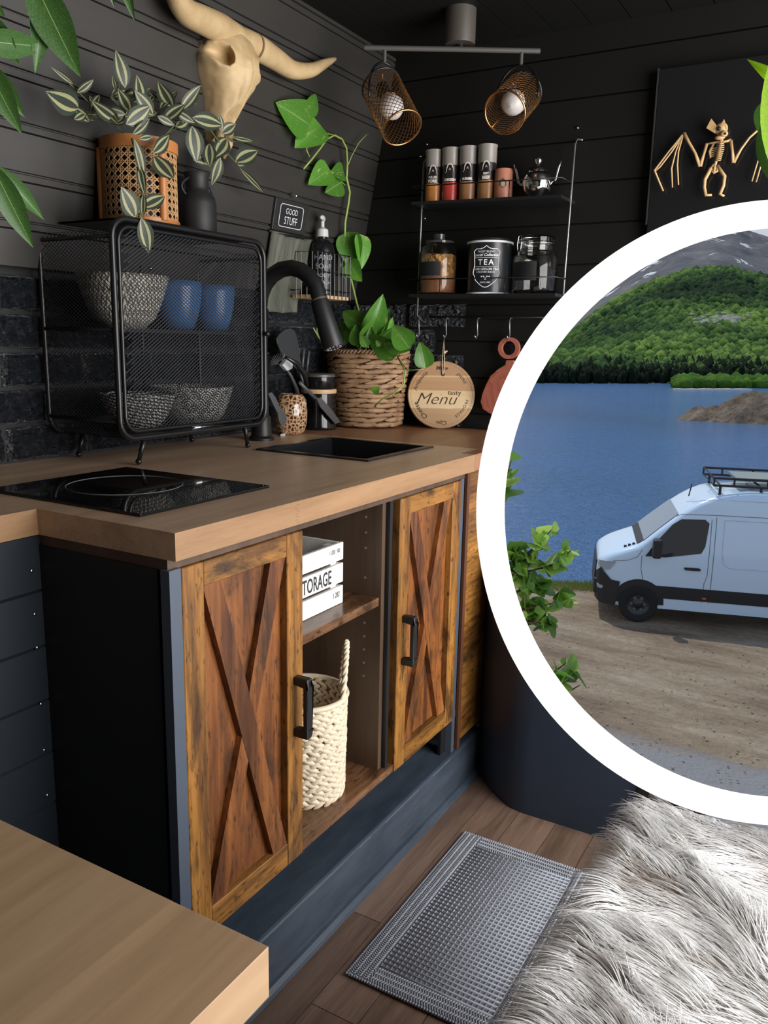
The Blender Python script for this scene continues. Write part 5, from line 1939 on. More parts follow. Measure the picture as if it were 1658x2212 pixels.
m.grid(flake, 60, 14, True)
m.grid(lambda u, v: c + V((0.0525 * (1 - v) * math.cos(2 * PI * u), 0.0525 * (1 - v) * math.sin(2 * PI * u), 0.112 + 0.006 * v + 0.005 * noise.noise(V((math.cos(2 * PI * u) * 9 * (1 - v), math.sin(2 * PI * u) * 9 * (1 - v), 3))))), 60, 6, True)
m.build('flakes', _fl, s, True, kind='stuff')
m = MB()
band(m, c, 0.0581, -2.5, -1.0, 0.052, 0.091)
m.build('label', M_LABEL, s, True)
MB().lathe([(0.043, 0.1462), (0.044, 0.152), (0.030, 0.156), (0.016, 0.158), (0.017, 0.172), (0.001, 0.174)], c, 28).build('lid', flat('smoked_lid', (0.05, 0.05, 0.05), 0.1), s, True, sharp=0.8)
# tea tin
c = V((-0.9725, 2.268, z2(-0.97) + 0.0003))
s = thing('tea_tin', 'round black tin lettered TEA in the middle of the lower shelf', 'tin', c)
R_t = 0.0615
MB().lathe([(0.001, 0.003), (R_t, 0.003), (R_t, 0.140), (0.001, 0.141)], c, 44).build('tin_body', flat('blue_black_tin', (0.016, 0.019, 0.024), 0.3), s, True, sharp=0.8)
MB().lathe([(R_t - 0.001, 0.0), (R_t + 0.0025, 0.0), (R_t + 0.0025, 0.0035), (R_t - 0.001, 0.0045)], c, 44).build('base_rim', M_WHITEPRINT, s, True)
MB().lathe([(R_t - 0.001, 0.1385), (R_t + 0.004, 0.1385), (R_t + 0.004, 0.1435), (R_t - 0.001, 0.1445)], c, 44).build('top_rim', M_WHITEPRINT, s, True)
MB().lathe([(R_t - 0.002, 0.144), (R_t - 0.004, 0.151), (0.001, 0.152)], c, 44).build('lid', M_BLACK, s, True, sharp=0.8)
ta = -1.33
m = MB()
sh_out = [(0, 0.129), (0.008, 0.123), (0.018, 0.1205), (0.030, 0.121), (0.0385, 0.114), (0.036, 0.100), (0.0345, 0.078), (0.0395, 0.055), (0.034, 0.047), (0.030, 0.036), (0.018, 0.026), (0.008, 0.019), (0, 0.017)]
sh_out = sh_out + [(-a, b) for a, b in reversed(sh_out[1:-1])]
fn = wrap(c, R_t + 0.0006, ta, 0)
m.tube([fn(a, b) for a, b in sh_out], 0.0012, 4, True)
m.tube([fn(-0.035 + 0.07 * k / 8, 0.097) for k in range(9)], 0.0006, 4)
m.tube([fn(-0.034 + 0.068 * k / 8, 0.073) for k in range(9)], 0.0006, 4)
for tx, sz, h, kw in (('FINEST BLEND', 0.0078, 0.1135, {}), ('Special Collection', 0.0105, 0.1035, dict(shear=0.35, bold=0.0002)), ('TEA', 0.021, 0.0850, dict(space=1.35, bold=0.0004)), ('PURE CEYLON TEA', 0.0085, 0.0665, dict(bold=0.0002)), ('DESIGNER BLEND', 0.0068, 0.0585, {}), ('SINCE 1898', 0.0058, 0.0305, {})):
    put_text(m, text_geo(tx, sz, **kw), wrap(c, R_t + 0.0008, ta, h))
for (a, b, q) in ((-0.011, 0.050, 0.002), (-0.005, 0.0505, 0.002), (0.005, 0.0505, 0.002), (0.011, 0.050, 0.002), (0, 0.045, 0.0035), (-0.003, 0.047, 0.002), (0.003, 0.047, 0.002)):
    vs = [fn(a + q * math.cos(2 * PI * k / 8), b - 0.004 + q * math.sin(2 * PI * k / 8)) for k in range(8)]
    m.add(vs, [tuple(range(8))])
m.mi = [0] * len(m.f)
m.build('tea_label_print', M_WHITEPRINT, s, kind='stuff')
# clip jar
c = V((-0.835, 2.268, z2(-0.835) + 0.0003))
s = thing('clip_top_jar', 'clear clip-top glass jar with a dark label at the right of the lower shelf', 'jar', c)
MB().lathe([(0.001, 0.0), (0.058, 0.0), (0.062, 0.006), (0.062, 0.098), (0.056, 0.110), (0.046, 0.116), (0.046, 0.130), (0.050, 0.131), (0.050, 0.137), (0.046, 0.138), (0.042, 0.138), (0.042, 0.114), (0.053, 0.106), (0.0585, 0.096), (0.0585, 0.010), (0.001, 0.008)], c, 40).build('glass', M_GLASS, s, True, sharp=0.9)
MB().lathe([(0.001, 0.139), (0.050, 0.139), (0.050, 0.150), (0.044, 0.155), (0.001, 0.155)], c, 32).build('lid', M_GLASS, s, True, sharp=0.8)
MB().tube([c + V((0.0515 * math.cos(2 * PI * k / 32), 0.0515 * math.sin(2 * PI * k / 32), 0.1345)) for k in range(32)], 0.0014, 5, True).build('wire_collar', M_CHROME, s, True)
MB().tube([c + V((0.0515 * math.cos(-2.2), 0.0515 * math.sin(-2.2), 0.1345)) + V(q) for q in ((0, 0, 0.02), (-0.004, -0.006, 0.016), (-0.006, -0.008, -0.006), (-0.004, -0.006, -0.024), (0.004, -0.008, -0.022), (0.006, -0.008, 0.0), (0.005, -0.003, 0.018))], 0.0014, 5, True).build('clip', M_CHROME, s, True)
m = MB()
band(m, c, 0.0626, -2.45, -1.15, 0.034, 0.084)
m.build('label', M_LABEL, s, True)

# ================================================================== boards under the shelf
# round serving board: leans on the wall, turned a little towards the room
MC = V((-1.118, 2.282, T + 0.103))
n_ = V((0.44, -0.86, 0.10)).normalized()
Rm = Matrix((V((0.89, 0.455, 0)).normalized(), n_.cross(V((0.89, 0.455, 0)).normalized()), n_)).transposed()
bd = thing('serving_board', 'round acacia board engraved Menu leaning under the wall shelf', 'board', MC)


def onb(a, b, c_=0.0): return MC + Rm @ V((a, b, c_))


RB = 0.1025
m = MB()
m.lathe([(0.001, -0.012), (RB - 0.003, -0.012), (RB, -0.009), (RB, -0.003), (RB - 0.003, 0.0), (RB - 0.0078, 0.0), (RB - 0.0082, -0.0012), (RB - 0.0095, -0.0012), (RB - 0.010, 0.0), (0.001, 0.0)], MC, 64, Rm)
m.build('disc', M_MENU, bd, True, sharp=0.6)
MB().cyl(onb(0.003, 0.062, -0.0005), onb(0.003, 0.062, 0.0006), 0.006, n=20).build('hanging_hole', M_BURN, bd)
m = MB()
put_text(m, text_geo('Menu', 0.050, shear=0.38, bold=-0.0006, sx=1.1), lambda x, y: onb(-0.012 + x, -0.012 + y, 0.0008))
put_text(m, text_geo('tasty', 0.021), lambda x, y: onb(0.040 + x, 0.004 + y, 0.0008))


def arc_text(tx, sz, mid, rad_, flip, **kw):
    vs, fs = text_geo(tx, sz, **kw)

    def fn(x, y):
        if flip:
            a = mid + x / rad_
            r = rad_ - y
        else:
            a = mid - x / rad_
            r = rad_ + y
        return onb(r * math.cos(a), r * math.sin(a), 0.0008)
    put_text(m, (vs, fs), fn)


arc_text('Antipasto', 0.017, math.radians(148), 0.079, False, shear=0.2)
arc_text('Make', 0.017, math.radians(90), 0.082, False, shear=0.3, bold=0.0003)
arc_text('picnic', 0.017, math.radians(40), 0.080, False, shear=0.3)
arc_text('FROMAGE', 0.0125, math.radians(-33), 0.080, False, space=1.2)
arc_text('Cheese', 0.020, math.radians(218), 0.082, False)
arc_text('Cipu', 0.017, math.radians(-88), 0.084, False, shear=0.2)
m.build('engraved_lettering', M_BURN, bd, kind='stuff')
hk = V((-1.122, 2.296, 1.162))
tw_pts = [onb(0.001, 0.062, 0.003), onb(0.000, 0.085, 0.004), onb(0.000, 0.112, 0.003), hk, onb(0.006, 0.112, 0.003), onb(0.006, 0.085, 0.004), onb(0.004, 0.062, 0.003)]
MB().tube(tw_pts, 0.0014, 6).build('twine_loop', M_TWINE, bd, True)
m = MB()
m.ball(onb(0.006, 0.128, 0.003), 0.005, 8, 6)
m.ball(onb(0.012, 0.131, 0.003), 0.003, 8, 6)
m.build('twine_knot', M_TWINE, bd, True)

# pink-red cutting board with ring handle
bc = hit(1101, 752, 1, 2.318)
pk = thing('cutting_board', 'pinkish red wooden cutting board with a ring handle hung on a hook', 'board', bc)
ro, ri = 0.0285, 0.0185
m = MB()
NK = 40
vs = []
for i in range(NK):
    a = 2 * PI * i / NK
    for (r, t) in ((ri, 0.0), (ro, 0.0), (ro, -0.012), (ri, -0.012)):
        vs.append(bc + V((r * math.cos(a) * 1.15, t, r * math.sin(a) * 1.1)))
fs = []
for i in range(NK):
    j = (i + 1) % NK
    for k in range(4): fs.append((4 * i + k, 4 * j + k, 4 * j + (k + 1) % 4, 4 * i + (k + 1) % 4))
m.add(vs, fs)
m.build('ring_handle', M_PINK, pk, True, sharp=0.6)
out = [(1092, 778), (1090, 788), (1075, 797), (1058, 812), (1048, 832), (1040, 852), (1037, 868), (1042, 884), (1056, 893), (1075, 900), (1104, 880), (1118, 840), (1122, 805), (1112, 790), (1108, 778)]
P = [hit(u, v, 1, 2.306) for u, v in out]
MB().prism([(p.x, p.z) for p in P], (0, 2.306, 0), (1, 0, 0), (0, 0, 1), (0, 1, 0), 0.012).build('board_body', M_PINK, pk, bevel=0.002)

# ================================================================== ceiling lamp
A_, B_ = hit(787, 103, 2, 1.877), hit(1166, 110, 2, 1.877)
cc = V((-1.003, 2.087, 1.892))
A_, B_ = A_ + V((0, 0, 0)), B_
lp = thing('ceiling_spotlight', 'dark ceiling light bar with two copper mesh shades', 'ceiling light', V((cc.x, cc.y, ZC)))
MB().lathe([(0.001, 0.0), (0.038, 0.0), (0.039, 0.003), (0.039, ZC - cc.z), (0.001, ZC - cc.z)], cc, 32).build('canopy', flat('taupe_metal', (0.075, 0.065, 0.057), 0.5), lp, True, sharp=0.8)
MB().cyl(cc + V((0, 0, -0.014)), cc, 0.012, n=14).build('neck', M_SATIN, lp, True, sharp=0.8)
MB().tube([A_, B_], 0.0065, 12).build('bar', flat('grey_bar', (0.09, 0.087, 0.083), 0.5), lp, True, sharp=0.8)


def depth_of(p):
    d = V(p) - CAM
    return sum(ROT[i][2] * d[i] for i in range(3))


def shade(arm_u, arm_k, top_px, bot_px, dd, bulb_px, lean, lab):
    a0 = A_.lerp(B_, arm_k)
    a1 = a0 + V((0, 0, -0.034))
    D = depth_of(a0) + lean
    pt, pbm = dep(top_px[0], top_px[1], D + dd), dep(bot_px[0], bot_px[1], D - dd)
    ax = (pbm - pt)
    L = ax.length
    R = frame_of(ax)
    r = 0.0505
    root = MB().tube([a0, a1], 0.005, 10).build('arm', M_GREYMETAL, lp, True, sharp=0.8)
    cage = MB()
    n = 26
    turns = 0.42
    for k in range(n):
        for sg in (1, -1):
            pts = []
            for t in range(9):
                an = 2 * PI * k / n + sg * 2 * PI * turns * t / 8
                pts.append(pt + R @ V((r * math.cos(an), r * math.sin(an), L * t / 8)))
            cage.tube(pts, 0.0008, 3, caps=False)
    s = cage.build('mesh_shade', flat('bronze_mesh', (0.34, 0.165, 0.06), 0.3, 0.8) if 'bronze_mesh' not in MATS else MATS['bronze_mesh'], lp, True, kind='stuff')
    for t, nm, mt_ in ((0.0, 'top_ring', M_SATIN), (1.0, 'mouth_ring', M_COPPER)):
        ring = [pt + R @ V((r * math.cos(2 * PI * k / 40), r * math.sin(2 * PI * k / 40), L * t)) for k in range(40)]
        MB().tube(ring, 0.0026, 6, True).build(nm, mt_, s, True)
    for k in range(2):
        an = 0.7 + PI * k
        MB().tube([pt + R @ V((r * math.cos(an), r * math.sin(an), 0)), pt + R @ V((r * math.cos(an), r * math.sin(an), L))], 0.0016, 5).build('seam_wire', M_COPPER, s, True)
    # yoke from the arm to both sides
    yk = []
    side_ = R @ V((1, 0, 0))
    mid = pt + R @ V((0, 0, L * 0.35))
    for k in range(13):
        an = PI * k / 12
        yk.append(mid + side_ * (r + 0.006) * math.cos(an) + (a1 - mid) * math.sin(an))
    MB().tube(yk, 0.003, 6).build('yoke', M_SATIN, lp, True)
    bq = pt + ax.normalized() * (L * 0.50)
    bulb = MB()
    bulb.lathe([(0.001, -0.055), (0.012, -0.055), (0.014, -0.03), (0.024, -0.018), (0.031, 0.0), (0.0285, 0.014), (0.018, 0.027), (0.001, 0.032)], bq, 24, R)
    bulb.build('bulb', M_BULB, lp, True)
    MB().lathe([(0.001, -0.075), (0.016, -0.075), (0.016, -0.04), (0.013, -0.036)], bq, 20, R).build('socket', M_SATIN, lp, True, sharp=0.8)
    for k in range(3):
        an = 2 * PI * k / 3
        MB().tube([pt + R @ V((r * math.cos(an), r * math.sin(an), L * 0.12)), pt + R @ V((0.015 * math.cos(an), 0.015 * math.sin(an), L * 0.12))], 0.0015, 5).build('spoke', M_COPPER, lp, True)


shade(830, 0.115, (823, 186), (868, 276), 0.030, None, -0.02, 'left')
shade(1123, 0.895, (1127, 200), (1090, 243), 0.052, None, -0.02, 'right')

# ================================================================== bat skeleton
YBAT = 2.295


def zb(x, y, dy=0.0): return hit(1380 + x / 5.964, 240 + y / 5.964, 1, YBAT + dy)


bt = thing('bat_skeleton', 'bone coloured bat skeleton spread on the black door', 'skeleton', zb(1000, 600))
U = 1 / 5.964 / F_PX * 2.55           # metres per crop pixel


def bone(pts, rs, name='bone', par=None, n=6):
    P = [zb(*p) for p in pts]
    rr = [q * U for q in (rs if isinstance(rs, (list, tuple)) else [rs] * len(P))]
    return MB().tube(P, rr, n).build(name, M_BATBONE, par or bt, True)


wl1 = bone([(870, 420), (830, 560), (785, 712)], [18, 14, 20], 'wing')
bone([(785, 712), (720, 540), (640, 400), (575, 285)], [20, 15, 15, 22], 'forearm', wl1)
bone([(575, 290), (380, 520), (195, 765), (310, 1030)], [14, 9, 14, 8], 'finger', wl1)
bone([(560, 310), (420, 520), (270, 715), (205, 775)], [12, 9, 9, 8], 'finger', wl1)
bone([(545, 340), (470, 520), (415, 740), (428, 985)], [11, 8, 10, 7], 'finger', wl1)
bone([(555, 330), (505, 520), (490, 690), (505, 950)], [11, 8, 9, 7], 'finger', wl1)
wr1 = bone([(1180, 375), (1200, 520), (1215, 665)], [16, 13, 20], 'wing')
bone([(1215, 665), (1310, 490), (1420, 340), (1528, 245)], [18, 13, 12, 12], 'forearm', wr1)
bone([(1560, 330), (1552, 560), (1450, 905)], [10, 8, 7], 'finger', wr1)
bone([(1600, 400), (1592, 610), (1505, 915)], [10, 8, 7], 'finger', wr1)
bone([(870, 420), (980, 405), (1090, 395), (1180, 375)], [12, 12, 12, 14], 'collar_bone')
bone([(920, 600), (905, 520), (960, 420)], [8, 14, 10], 'shoulder_blade')
bone([(1060, 350), (1045, 460), (1020, 560), (985, 660), (965, 790)], [22, 15, 15, 15, 16], 'spine')
for k in range(9):
    y = 415 + k * 27
    w = 52 - abs(k - 3) * 4
    cx = 1050 - k * 4
    pts = [(cx + w * math.cos(PI * t / 8), y + 10 * math.sin(PI * t / 8) - 6, -0.014 * math.sin(PI * t / 8)) for t in range(9)]
    bone(pts, 6.5, 'rib', None, 5)
for k in range(5):
    y = 470 + k * 26
    bone([(1000 - k * 8, y), (940 - k * 5, y + 12), (925 - k * 4, y + 34)], 5.5, 'rib', None, 5)
bone([(925, 730), (960, 690), (1000, 720), (1010, 770), (965, 795), (930, 760)], 14, 'pelvis')
bone([(925, 735), (845, 880), (838, 980), (860, 1085), (935, 1080)], [22, 20, 18, 18, 12], 'leg')
bone([(1005, 705), (1100, 840), (1085, 960), (1040, 1070), (1095, 1095)], [20, 20, 18, 20, 12], 'leg')
hd_ = MB()
hd_.ball(zb(1058, 232), 60 * U, 14, 10, (1.05, 0.9, 1.1))
hd_.ball(zb(1092, 292, -0.010), 40 * U, 10, 8, (1, 1.2, 0.8))
hd_.ball(zb(1040, 340, -0.004), 40 * U, 10, 8, (1.3, 1, 0.6))
hd = hd_.build('head', M_BATBONE, bt, True)
for tri in (((985, 300), (870, 230), (935, 105), (1000, 190)), ((1050, 190), (1100, 112), (1142, 245), (1100, 240))):
    P = [zb(*p) for p in tri]
    MB().prism([(p.x, p.z) for p in P], (0, YBAT - 0.010, 0), (1, 0, 0), (0, 0, 1), (0, 1, 0), 0.005).build('ear', M_BATBONE, hd, bevel=0.0008)
MB().ball(zb(1026, 225, -0.0115), 22 * U, 10, 8).build('eye_hole', M_BLACK, hd, True)
MB().ball(zb(1108, 290, -0.0205), 12 * U, 8, 6).build('nostril', M_BLACK, hd, True)

# ================================================================== foreground plants
lf = thing('hanging_foliage_plant', 'large long green leaves hanging in at the upper left', 'plant', V((-0.95, 0.62, ZC)))
xp = -0.93


def lp_(u, v, off=0.0): return hit(u, v, 0, xp + off)


crown = lp_(-60, -160)
for (a, b, c_, d, off, w, tw_) in ((60, -70, 172, 172, 0.02, 1.0, 0.2), (95, -60, 84, 155, 0.0, 0.7, -0.4), (-60, 85, 112, 105, 0.0, 0.75, 0.1), (-40, 20, 40, 145, -0.01, 1.2, 0.3), (-30, 130, 55, 258, 0.02, 0.8, 0.1),
                                  (-45, 110, 46, 294, 0.03, 0.85, 0.2), (-20, 350, 72, 540, 0.03, 0.75, 0.1), (-15, 355, 104, 478, 0.02, 0.6, -0.3), (250, -110, 288, 46, -0.02, 0.6, 0.2), (225, -60, 247, 18, -0.02, 0.5, 0.0), (-50, -20, 12, 40, -0.03, 1.3, 0.3)):
    pa, pc = lp_(a, b, off), lp_(c_, d, off)
    leaf('palm', lf, pa, pc, w, None, tw_)
    stem(lf, [crown, (crown + pa) / 2 + V((0, 0, 0.02)), pa], 0.0022, M_DARKSTEM)
stem(lf, [V((crown.x, crown.y, ZC)), crown], 0.004, M_DARKSTEM)
rg = thing('lime_plant', 'bright lime green leaves hanging at the right edge above the white frame', 'plant', V((-0.02, 0.8, ZC)))


def rp(u, v, d=0.82): return dep(u, v, d)


leaf('lime', rg, rp(1708, 430), rp(1692, 40), 0.8, None, 0.2)
leaf('lime', rg, rp(1730, 215, 0.84), rp(1613, 126, 0.84), 0.55, None, 0.2)
M_OLEAF = leaf_mesh('olive_leaf', leaf_mat('olive_leaf', 'palm'), oval, 0.1, 0.05)
LEAF['olive'] = M_OLEAF
leaf('olive', rg, rp(1668, 210, 0.86), rp(1640, 290, 0.86), 1.3, None, 0.2)
leaf('olive', rg, rp(1650, 260, 0.83), rp(1668, 400, 0.83), 0.7, None, 0.2)
stem(rg, [rp(1690, -100), rp(1690, 60), rp(1685, 200), rp(1672, 395)], 0.003, M_STEM)
pz = rp(1690, -100)
stem(rg, [V((pz.x, pz.y, ZC)), pz], 0.003, M_STEM)

# ================================================================== outdoors
ZG = -4.0                     # gravel ground
ZL = -4.45                    # lake surface
M_GRAVEL = NT('gravel_ground')
_t = M_GRAVEL
_p = _t.coord('Object')
_s = _t.xyz(_p)
_a = _t.noise(_t.coord('Object', (0.5, 1.6, 1)), 0.8, 6, 0.65)
_b = _t.noise(_p, 9, 4, 0.7)
_c1 = _t.ramp(_a, [(0.3, (0.13, 0.09, 0.062)), (0.5, (0.24, 0.185, 0.13)), (0.72, (0.36, 0.30, 0.23))])
_c1 = _t.tone(_c1, _b, 0.6, 1.4)
# the worn grey track nearer the viewer
_tr = _t.math('ADD', _s[1], _t.math('MULTIPLY', _t.math('SUBTRACT', _a, 0.5), 1.2))
_c1 = _t.mix(_t.ramp(_t.math('MULTIPLY', _t.math('ADD', _tr, 10.0), 0.05), [(0.515, (1, 1, 1)), (0.535, (0, 0, 0))]), _c1, (0.23, 0.23, 0.24))
_t.bump(_b, 0.9, 0.06)
M_GRAVEL = _t.done(_c1, 0.95, spec=0.2)
M_LAKE = NT('lake_water')
_t = M_LAKE
_n1 = _t.noise(_t.coord('Object', (0.7, 1.7, 1)), 1.6, 5, 0.7)
_t.bump(_n1, 1.0, 0.9)
_n2 = _t.noise(_t.coord('Object', (0.02, 0.03, 1)), 1.0, 3)
_c = _t.ramp(_n2, [(0.35, (0.13, 0.27, 0.52)), (0.65, (0.14, 0.33, 0.70))])
M_LAKE = _t.done(_c, 0.12, spec=0.5)
# ground
gx0, gx1 = -26.0, 12.0


def shore_y(x): return 16.95 + 0.25 * (x + 5.6) + 0.25 * noise.noise(V((x * 0.6, 0, 0)))


m = MB()


def ground(u, v):
    x = gx0 + (gx1 - gx0) * u
    y0, y1 = 2.2, shore_y(x) + 0.9
    y = y0 + (y1 - y0) * v
    z = ZG + 0.05 * noise.noise(V((x * 0.5, y * 0.5, 0))) + 0.02 * noise.noise(V((x * 2.3, y * 2.3, 4)))
    over = y - shore_y(x)
    if over > 0: z -= over * 0.85
    return V((x, y, z))


m.grid(ground, 90, 120)
single(m, 'gravel_ground', M_GRAVEL, 'brown gravel lakeside ground under the van', None, (-6, 10, ZG), True, kind='structure')
# lake
m = MB()
m.grid(lambda u, v: V((-160 + 230 * u, 15.5 + 135 * v, ZL)), 4, 4)
single(m, 'lake', M_LAKE, 'rippled blue lake behind the van', None, (-40, 60, ZL), kind='structure')
# grass along the shore by the front of the van
random.seed(21)
m = MB()
for k in range(1500):
    u = random.uniform(1165, 1290)
    g = hit(u, 1266 + random.uniform(-9, 9) + (u - 1165) * 0.03, 2, ZG)
    hgt = random.uniform(0.04, 0.13)
    dx, dy = random.uniform(-0.05, 0.05), random.uniform(-0.05, 0.05)
    w = 0.012
    m.add([(g.x - w, g.y, ZG - 0.06), (g.x + w, g.y, ZG - 0.06), (g.x + dx, g.y + dy, ZG + hgt)], [(0, 1, 2)])
single(m, 'shore_grass', flat('yellow_green_grass', (0.26, 0.30, 0.07), 0.8, var=0.3), 'yellow green grass strip on the shore left of the van', 'grass', (-5, 16.5, ZG), kind='stuff')
m = MB()
for k in range(420):
    u, v = random.uniform(1120, 1658), random.uniform(1290, 1700)
    if u > 1270 and v < 1400: continue
    g = hit(u, v, 2, ZG)
    s_ = random.uniform(0.006, 0.018)
    m.ball(g + V((0, 0, 0.02)), s_, 5, 3, (1.2, 1, 0.7))
single(m, 'loose_stones', flat('loose_stone', (0.30, 0.25, 0.19), 0.9, var=0.3), 'small loose stones scattered on the gravel ground', 'stones', (-4, 12, ZG), kind='stuff')

# ---- hills and mountain
M_HILL = NT('forest_floor')
_t = M_HILL
_a = _t.noise(_t.coord(), 0.03, 5, 0.6)
_b = _t.noise(_t.coord(), 0.6, 4, 0.7)
M_HILL = _t.done(_t.tone(_t.ramp(_a, [(0.35, (0.022, 0.045, 0.016)), (0.65, (0.06, 0.12, 0.028))]), _b, 0.6, 1.4), 0.95, spec=0.1)
M_ROCKFACE = NT('grey_mountain_rock')
_t = M_ROCKFACE
_a = _t.noise(_t.coord('Object', (1, 1, 1)), 0.05, 8, 0.7)
_sn = _t.noise(_t.coord('Object', (0.012, 0.03, 0.05), (0, 0.5, 0)), 1.6, 6, 0.7)
_col = _t.ramp(_a, [(0.3, (0.055, 0.06, 0.075)), (0.55, (0.14, 0.14, 0.15)), (0.75, (0.22, 0.215, 0.21))])
_col = _t.mix(_t.ramp(_sn, [(0.62, (0, 0, 0)), (0.645, (1, 1, 1))]), _col, (0.75, 0.78, 0.82))
_t.bump(_a, 1.0, 4.0)
M_ROCKFACE = _t.done(_col, 0.9, spec=0.2)

RIDGE = [(1000, 840), (1080, 828), (1160, 800), (1220, 745), (1290, 685), (1350, 648), (1410, 618), (1470, 598), (1530, 588), (1580, 590), (1640, 606), (1720, 630), (1820, 660), (1900, 710)]
PEAK = [(1000, 760), (1200, 680), (1300, 620), (1370, 565), (1430, 520), (1480, 490), (1540, 474), (1590, 478), (1618, 496), (1640, 505), (1680, 520), (1760, 520), (1900, 540)]


def interp(tab, u):
    if u <= tab[0][0]: return tab[0][1]
    for (a, b), (c_, d) in zip(tab, tab[1:]):
        if u <= c_: return b + (d - b) * (u - a) / (c_ - a)
    return tab[-1][1]


def far_point(u, v, dist): return dep(u, v, dist)


def hill_at(s, t):
    """s: along the far shore (0..1), t: from shore (0) to ridge (1); real surface from 118 m to 330 m away"""
    u = 1000 + 900 * s
    base = hit(u, 836, 2, ZL - 0.3)
    crest = far_point(u, interp(RIDGE, u), 330)
    p = base.lerp(crest, t)
    prof = t ** 1.25
    p.z = base.z + (crest.z - base.z) * (0.10 * t + 0.90 * prof)
    k = 4 * t * (1 - t)
    p.z += k * (5.0 * noise.noise(V((p.x * 0.02, p.y * 0.02, 0))) + 2.5 * noise.noise(V((p.x * 0.06, p.y * 0.06, 3))))
    return p


m = MB()
m.grid(hill_at, 110, 60)
single(m, 'green_hill', M_HILL, 'forested green hill across the lake', None, hit(1450, 836, 2, ZL), True, kind='structure')


def peak_at(s, t):
    u = 1000 + 900 * s
    base = far_point(u, interp(RIDGE, u) + 60, 345)
    crest = far_point(u, interp(PEAK, u), 560)
    p = base.lerp(crest, t)
    p.z += (6 * noise.noise(V((p.x * 0.03, p.y * 0.03, 7))) + 4 * noise.noise(V((p.x * 0.1, p.y * 0.1, 2)))) * (1 - t * 0.6)
    return p


m = MB()
m.grid(peak_at, 120, 40)
single(m, 'rocky_mountain', M_ROCKFACE, 'grey rocky mountain with snow streaks behind the green hill', None, far_point(1500, 620, 420), True, kind='structure')

# forest: crowns scattered over the hill as one uncountable mass
ico_v, ico_f = [], []
_bm = bmesh.new()
bmesh.ops.create_icosphere(_bm, subdivisions=1, radius=1.0)
ico_v = [v.co.copy() for v in _bm.verts]
ico_f = [tuple(v.index for v in f.verts) for f in _bm.faces]
_bm.free()


def crowns(name, count, pick, size, stretch, mat_stops, label, base, seed):
    random.seed(seed)
    vs, fs, cols = [], [], []
    for k in range(count):
        s, t = pick()
        p = hill_at(s, t) if not isinstance(s, V) else s
        r = random.uniform(*size) * (0.8 + 0.5 * t if not isinstance(s, V) else 1.0)
        st_ = random.uniform(*stretch)
        n0 = len(vs)
        rot = random.random() * 6
        tint = noise.noise(V((p.x * 0.022, p.y * 0.022, 5.3))) * 0.9 + 0.42
        tint = min(1, max(0, tint * 0.8 + random.uniform(-0.12, 0.28)))
        for q in ico_v:
            w = 1.0 - 0.55 * max(0, q.z) if st_ > 1.6 else 1.0
            vs.append((p.x + r * w * (q.x * math.cos(rot) - q.y * math.sin(rot)) * (1 + 0.15 * random.uniform(-1, 1)), p.y + r * w * (q.x * math.sin(rot) + q.y * math.cos(rot)), p.z + r * st_ * (0.7 + q.z)))
        for f in ico_f: fs.append(tuple(i + n0 for i in f))
        cols += [tint] * len(ico_v)
    me = bpy.data.meshes.new(name)
    off = V(base)
    me.from_pydata([(a - off.x, b - off.y, c_ - off.z) for a, b, c_ in vs], [], fs)
    at_ = me.attributes.new('tint', 'FLOAT', 'POINT')
    at_.data.foreach_set('value', cols)
    t = NT(name)
    an = t.n('ShaderNodeAttribute', attribute_name='tint')
    nz = t.noise(t.coord(), 1.1, 4, 0.7)
    t.bump(nz, 1.0, 1.2)
    me.materials.append(t.done(t.tone(t.ramp(an.outputs['Fac'], mat_stops), nz, 0.45, 1.55), 0.9, spec=0.1))
    me.shade_smooth()
    o = link_mesh(name, me)
    o.location = base
    return tag(o, label, 'trees', kind='stuff')


crowns('hillside_forest', 20000, lambda: (random.random(), 0.05 + 0.93 * random.random() ** 0.8), (0.8, 1.6), (0.9, 1.3),
       [(0.15, (0.020, 0.044, 0.020)), (0.5, (0.072, 0.145, 0.036)), (0.9, (0.22, 0.345, 0.07))], 'mass of deciduous trees covering the hillside', hit(1450, 760, 1, 200), 31)
crowns('shoreline_conifers', 900, lambda: (random.random() * 0.8, 0.02 + 0.10 * random.random()), (0.5, 0.9), (1.7, 2.8),
       [(0.2, (0.008, 0.018, 0.010)), (0.9, (0.030, 0.055, 0.020))], 'row of dark conifers along the far shore', hit(1300, 830, 2, ZL), 32)


def shrub_pick():
    u = random.uniform(1462, 1760)
    p = hit(u, 838 - random.random() * 9, 2, ZL)
    return p + V((0, 0, -0.3)), 0


crowns('lakeside_shrubs', 420, shrub_pick, (0.8, 1.4), (0.7, 1.0), [(0.1, (0.06, 0.15, 0.02)), (0.9, (0.20, 0.36, 0.05))], 'bright green low shrubs on the far right shore', hit(1560, 836, 2, ZL), 33)
m = MB()
for k in range(60):
    u = 1240 + 420 * random.random()
    pu = random.uniform(1500, 1610)
    p = hit(random.uniform(1462, 1620), 841, 2, ZL)
    m.ball(p + V((0, 0, -0.1)), random.uniform(0.3, 0.7), 6, 4, (1.6, 1, 0.4))
single(m, 'shore_stones', flat('pale_shore_stone', (0.34, 0.33, 0.30), 0.9), 'pale stones edging the far right shore', 'stones', hit(1540, 841, 2, ZL), kind='stuff')
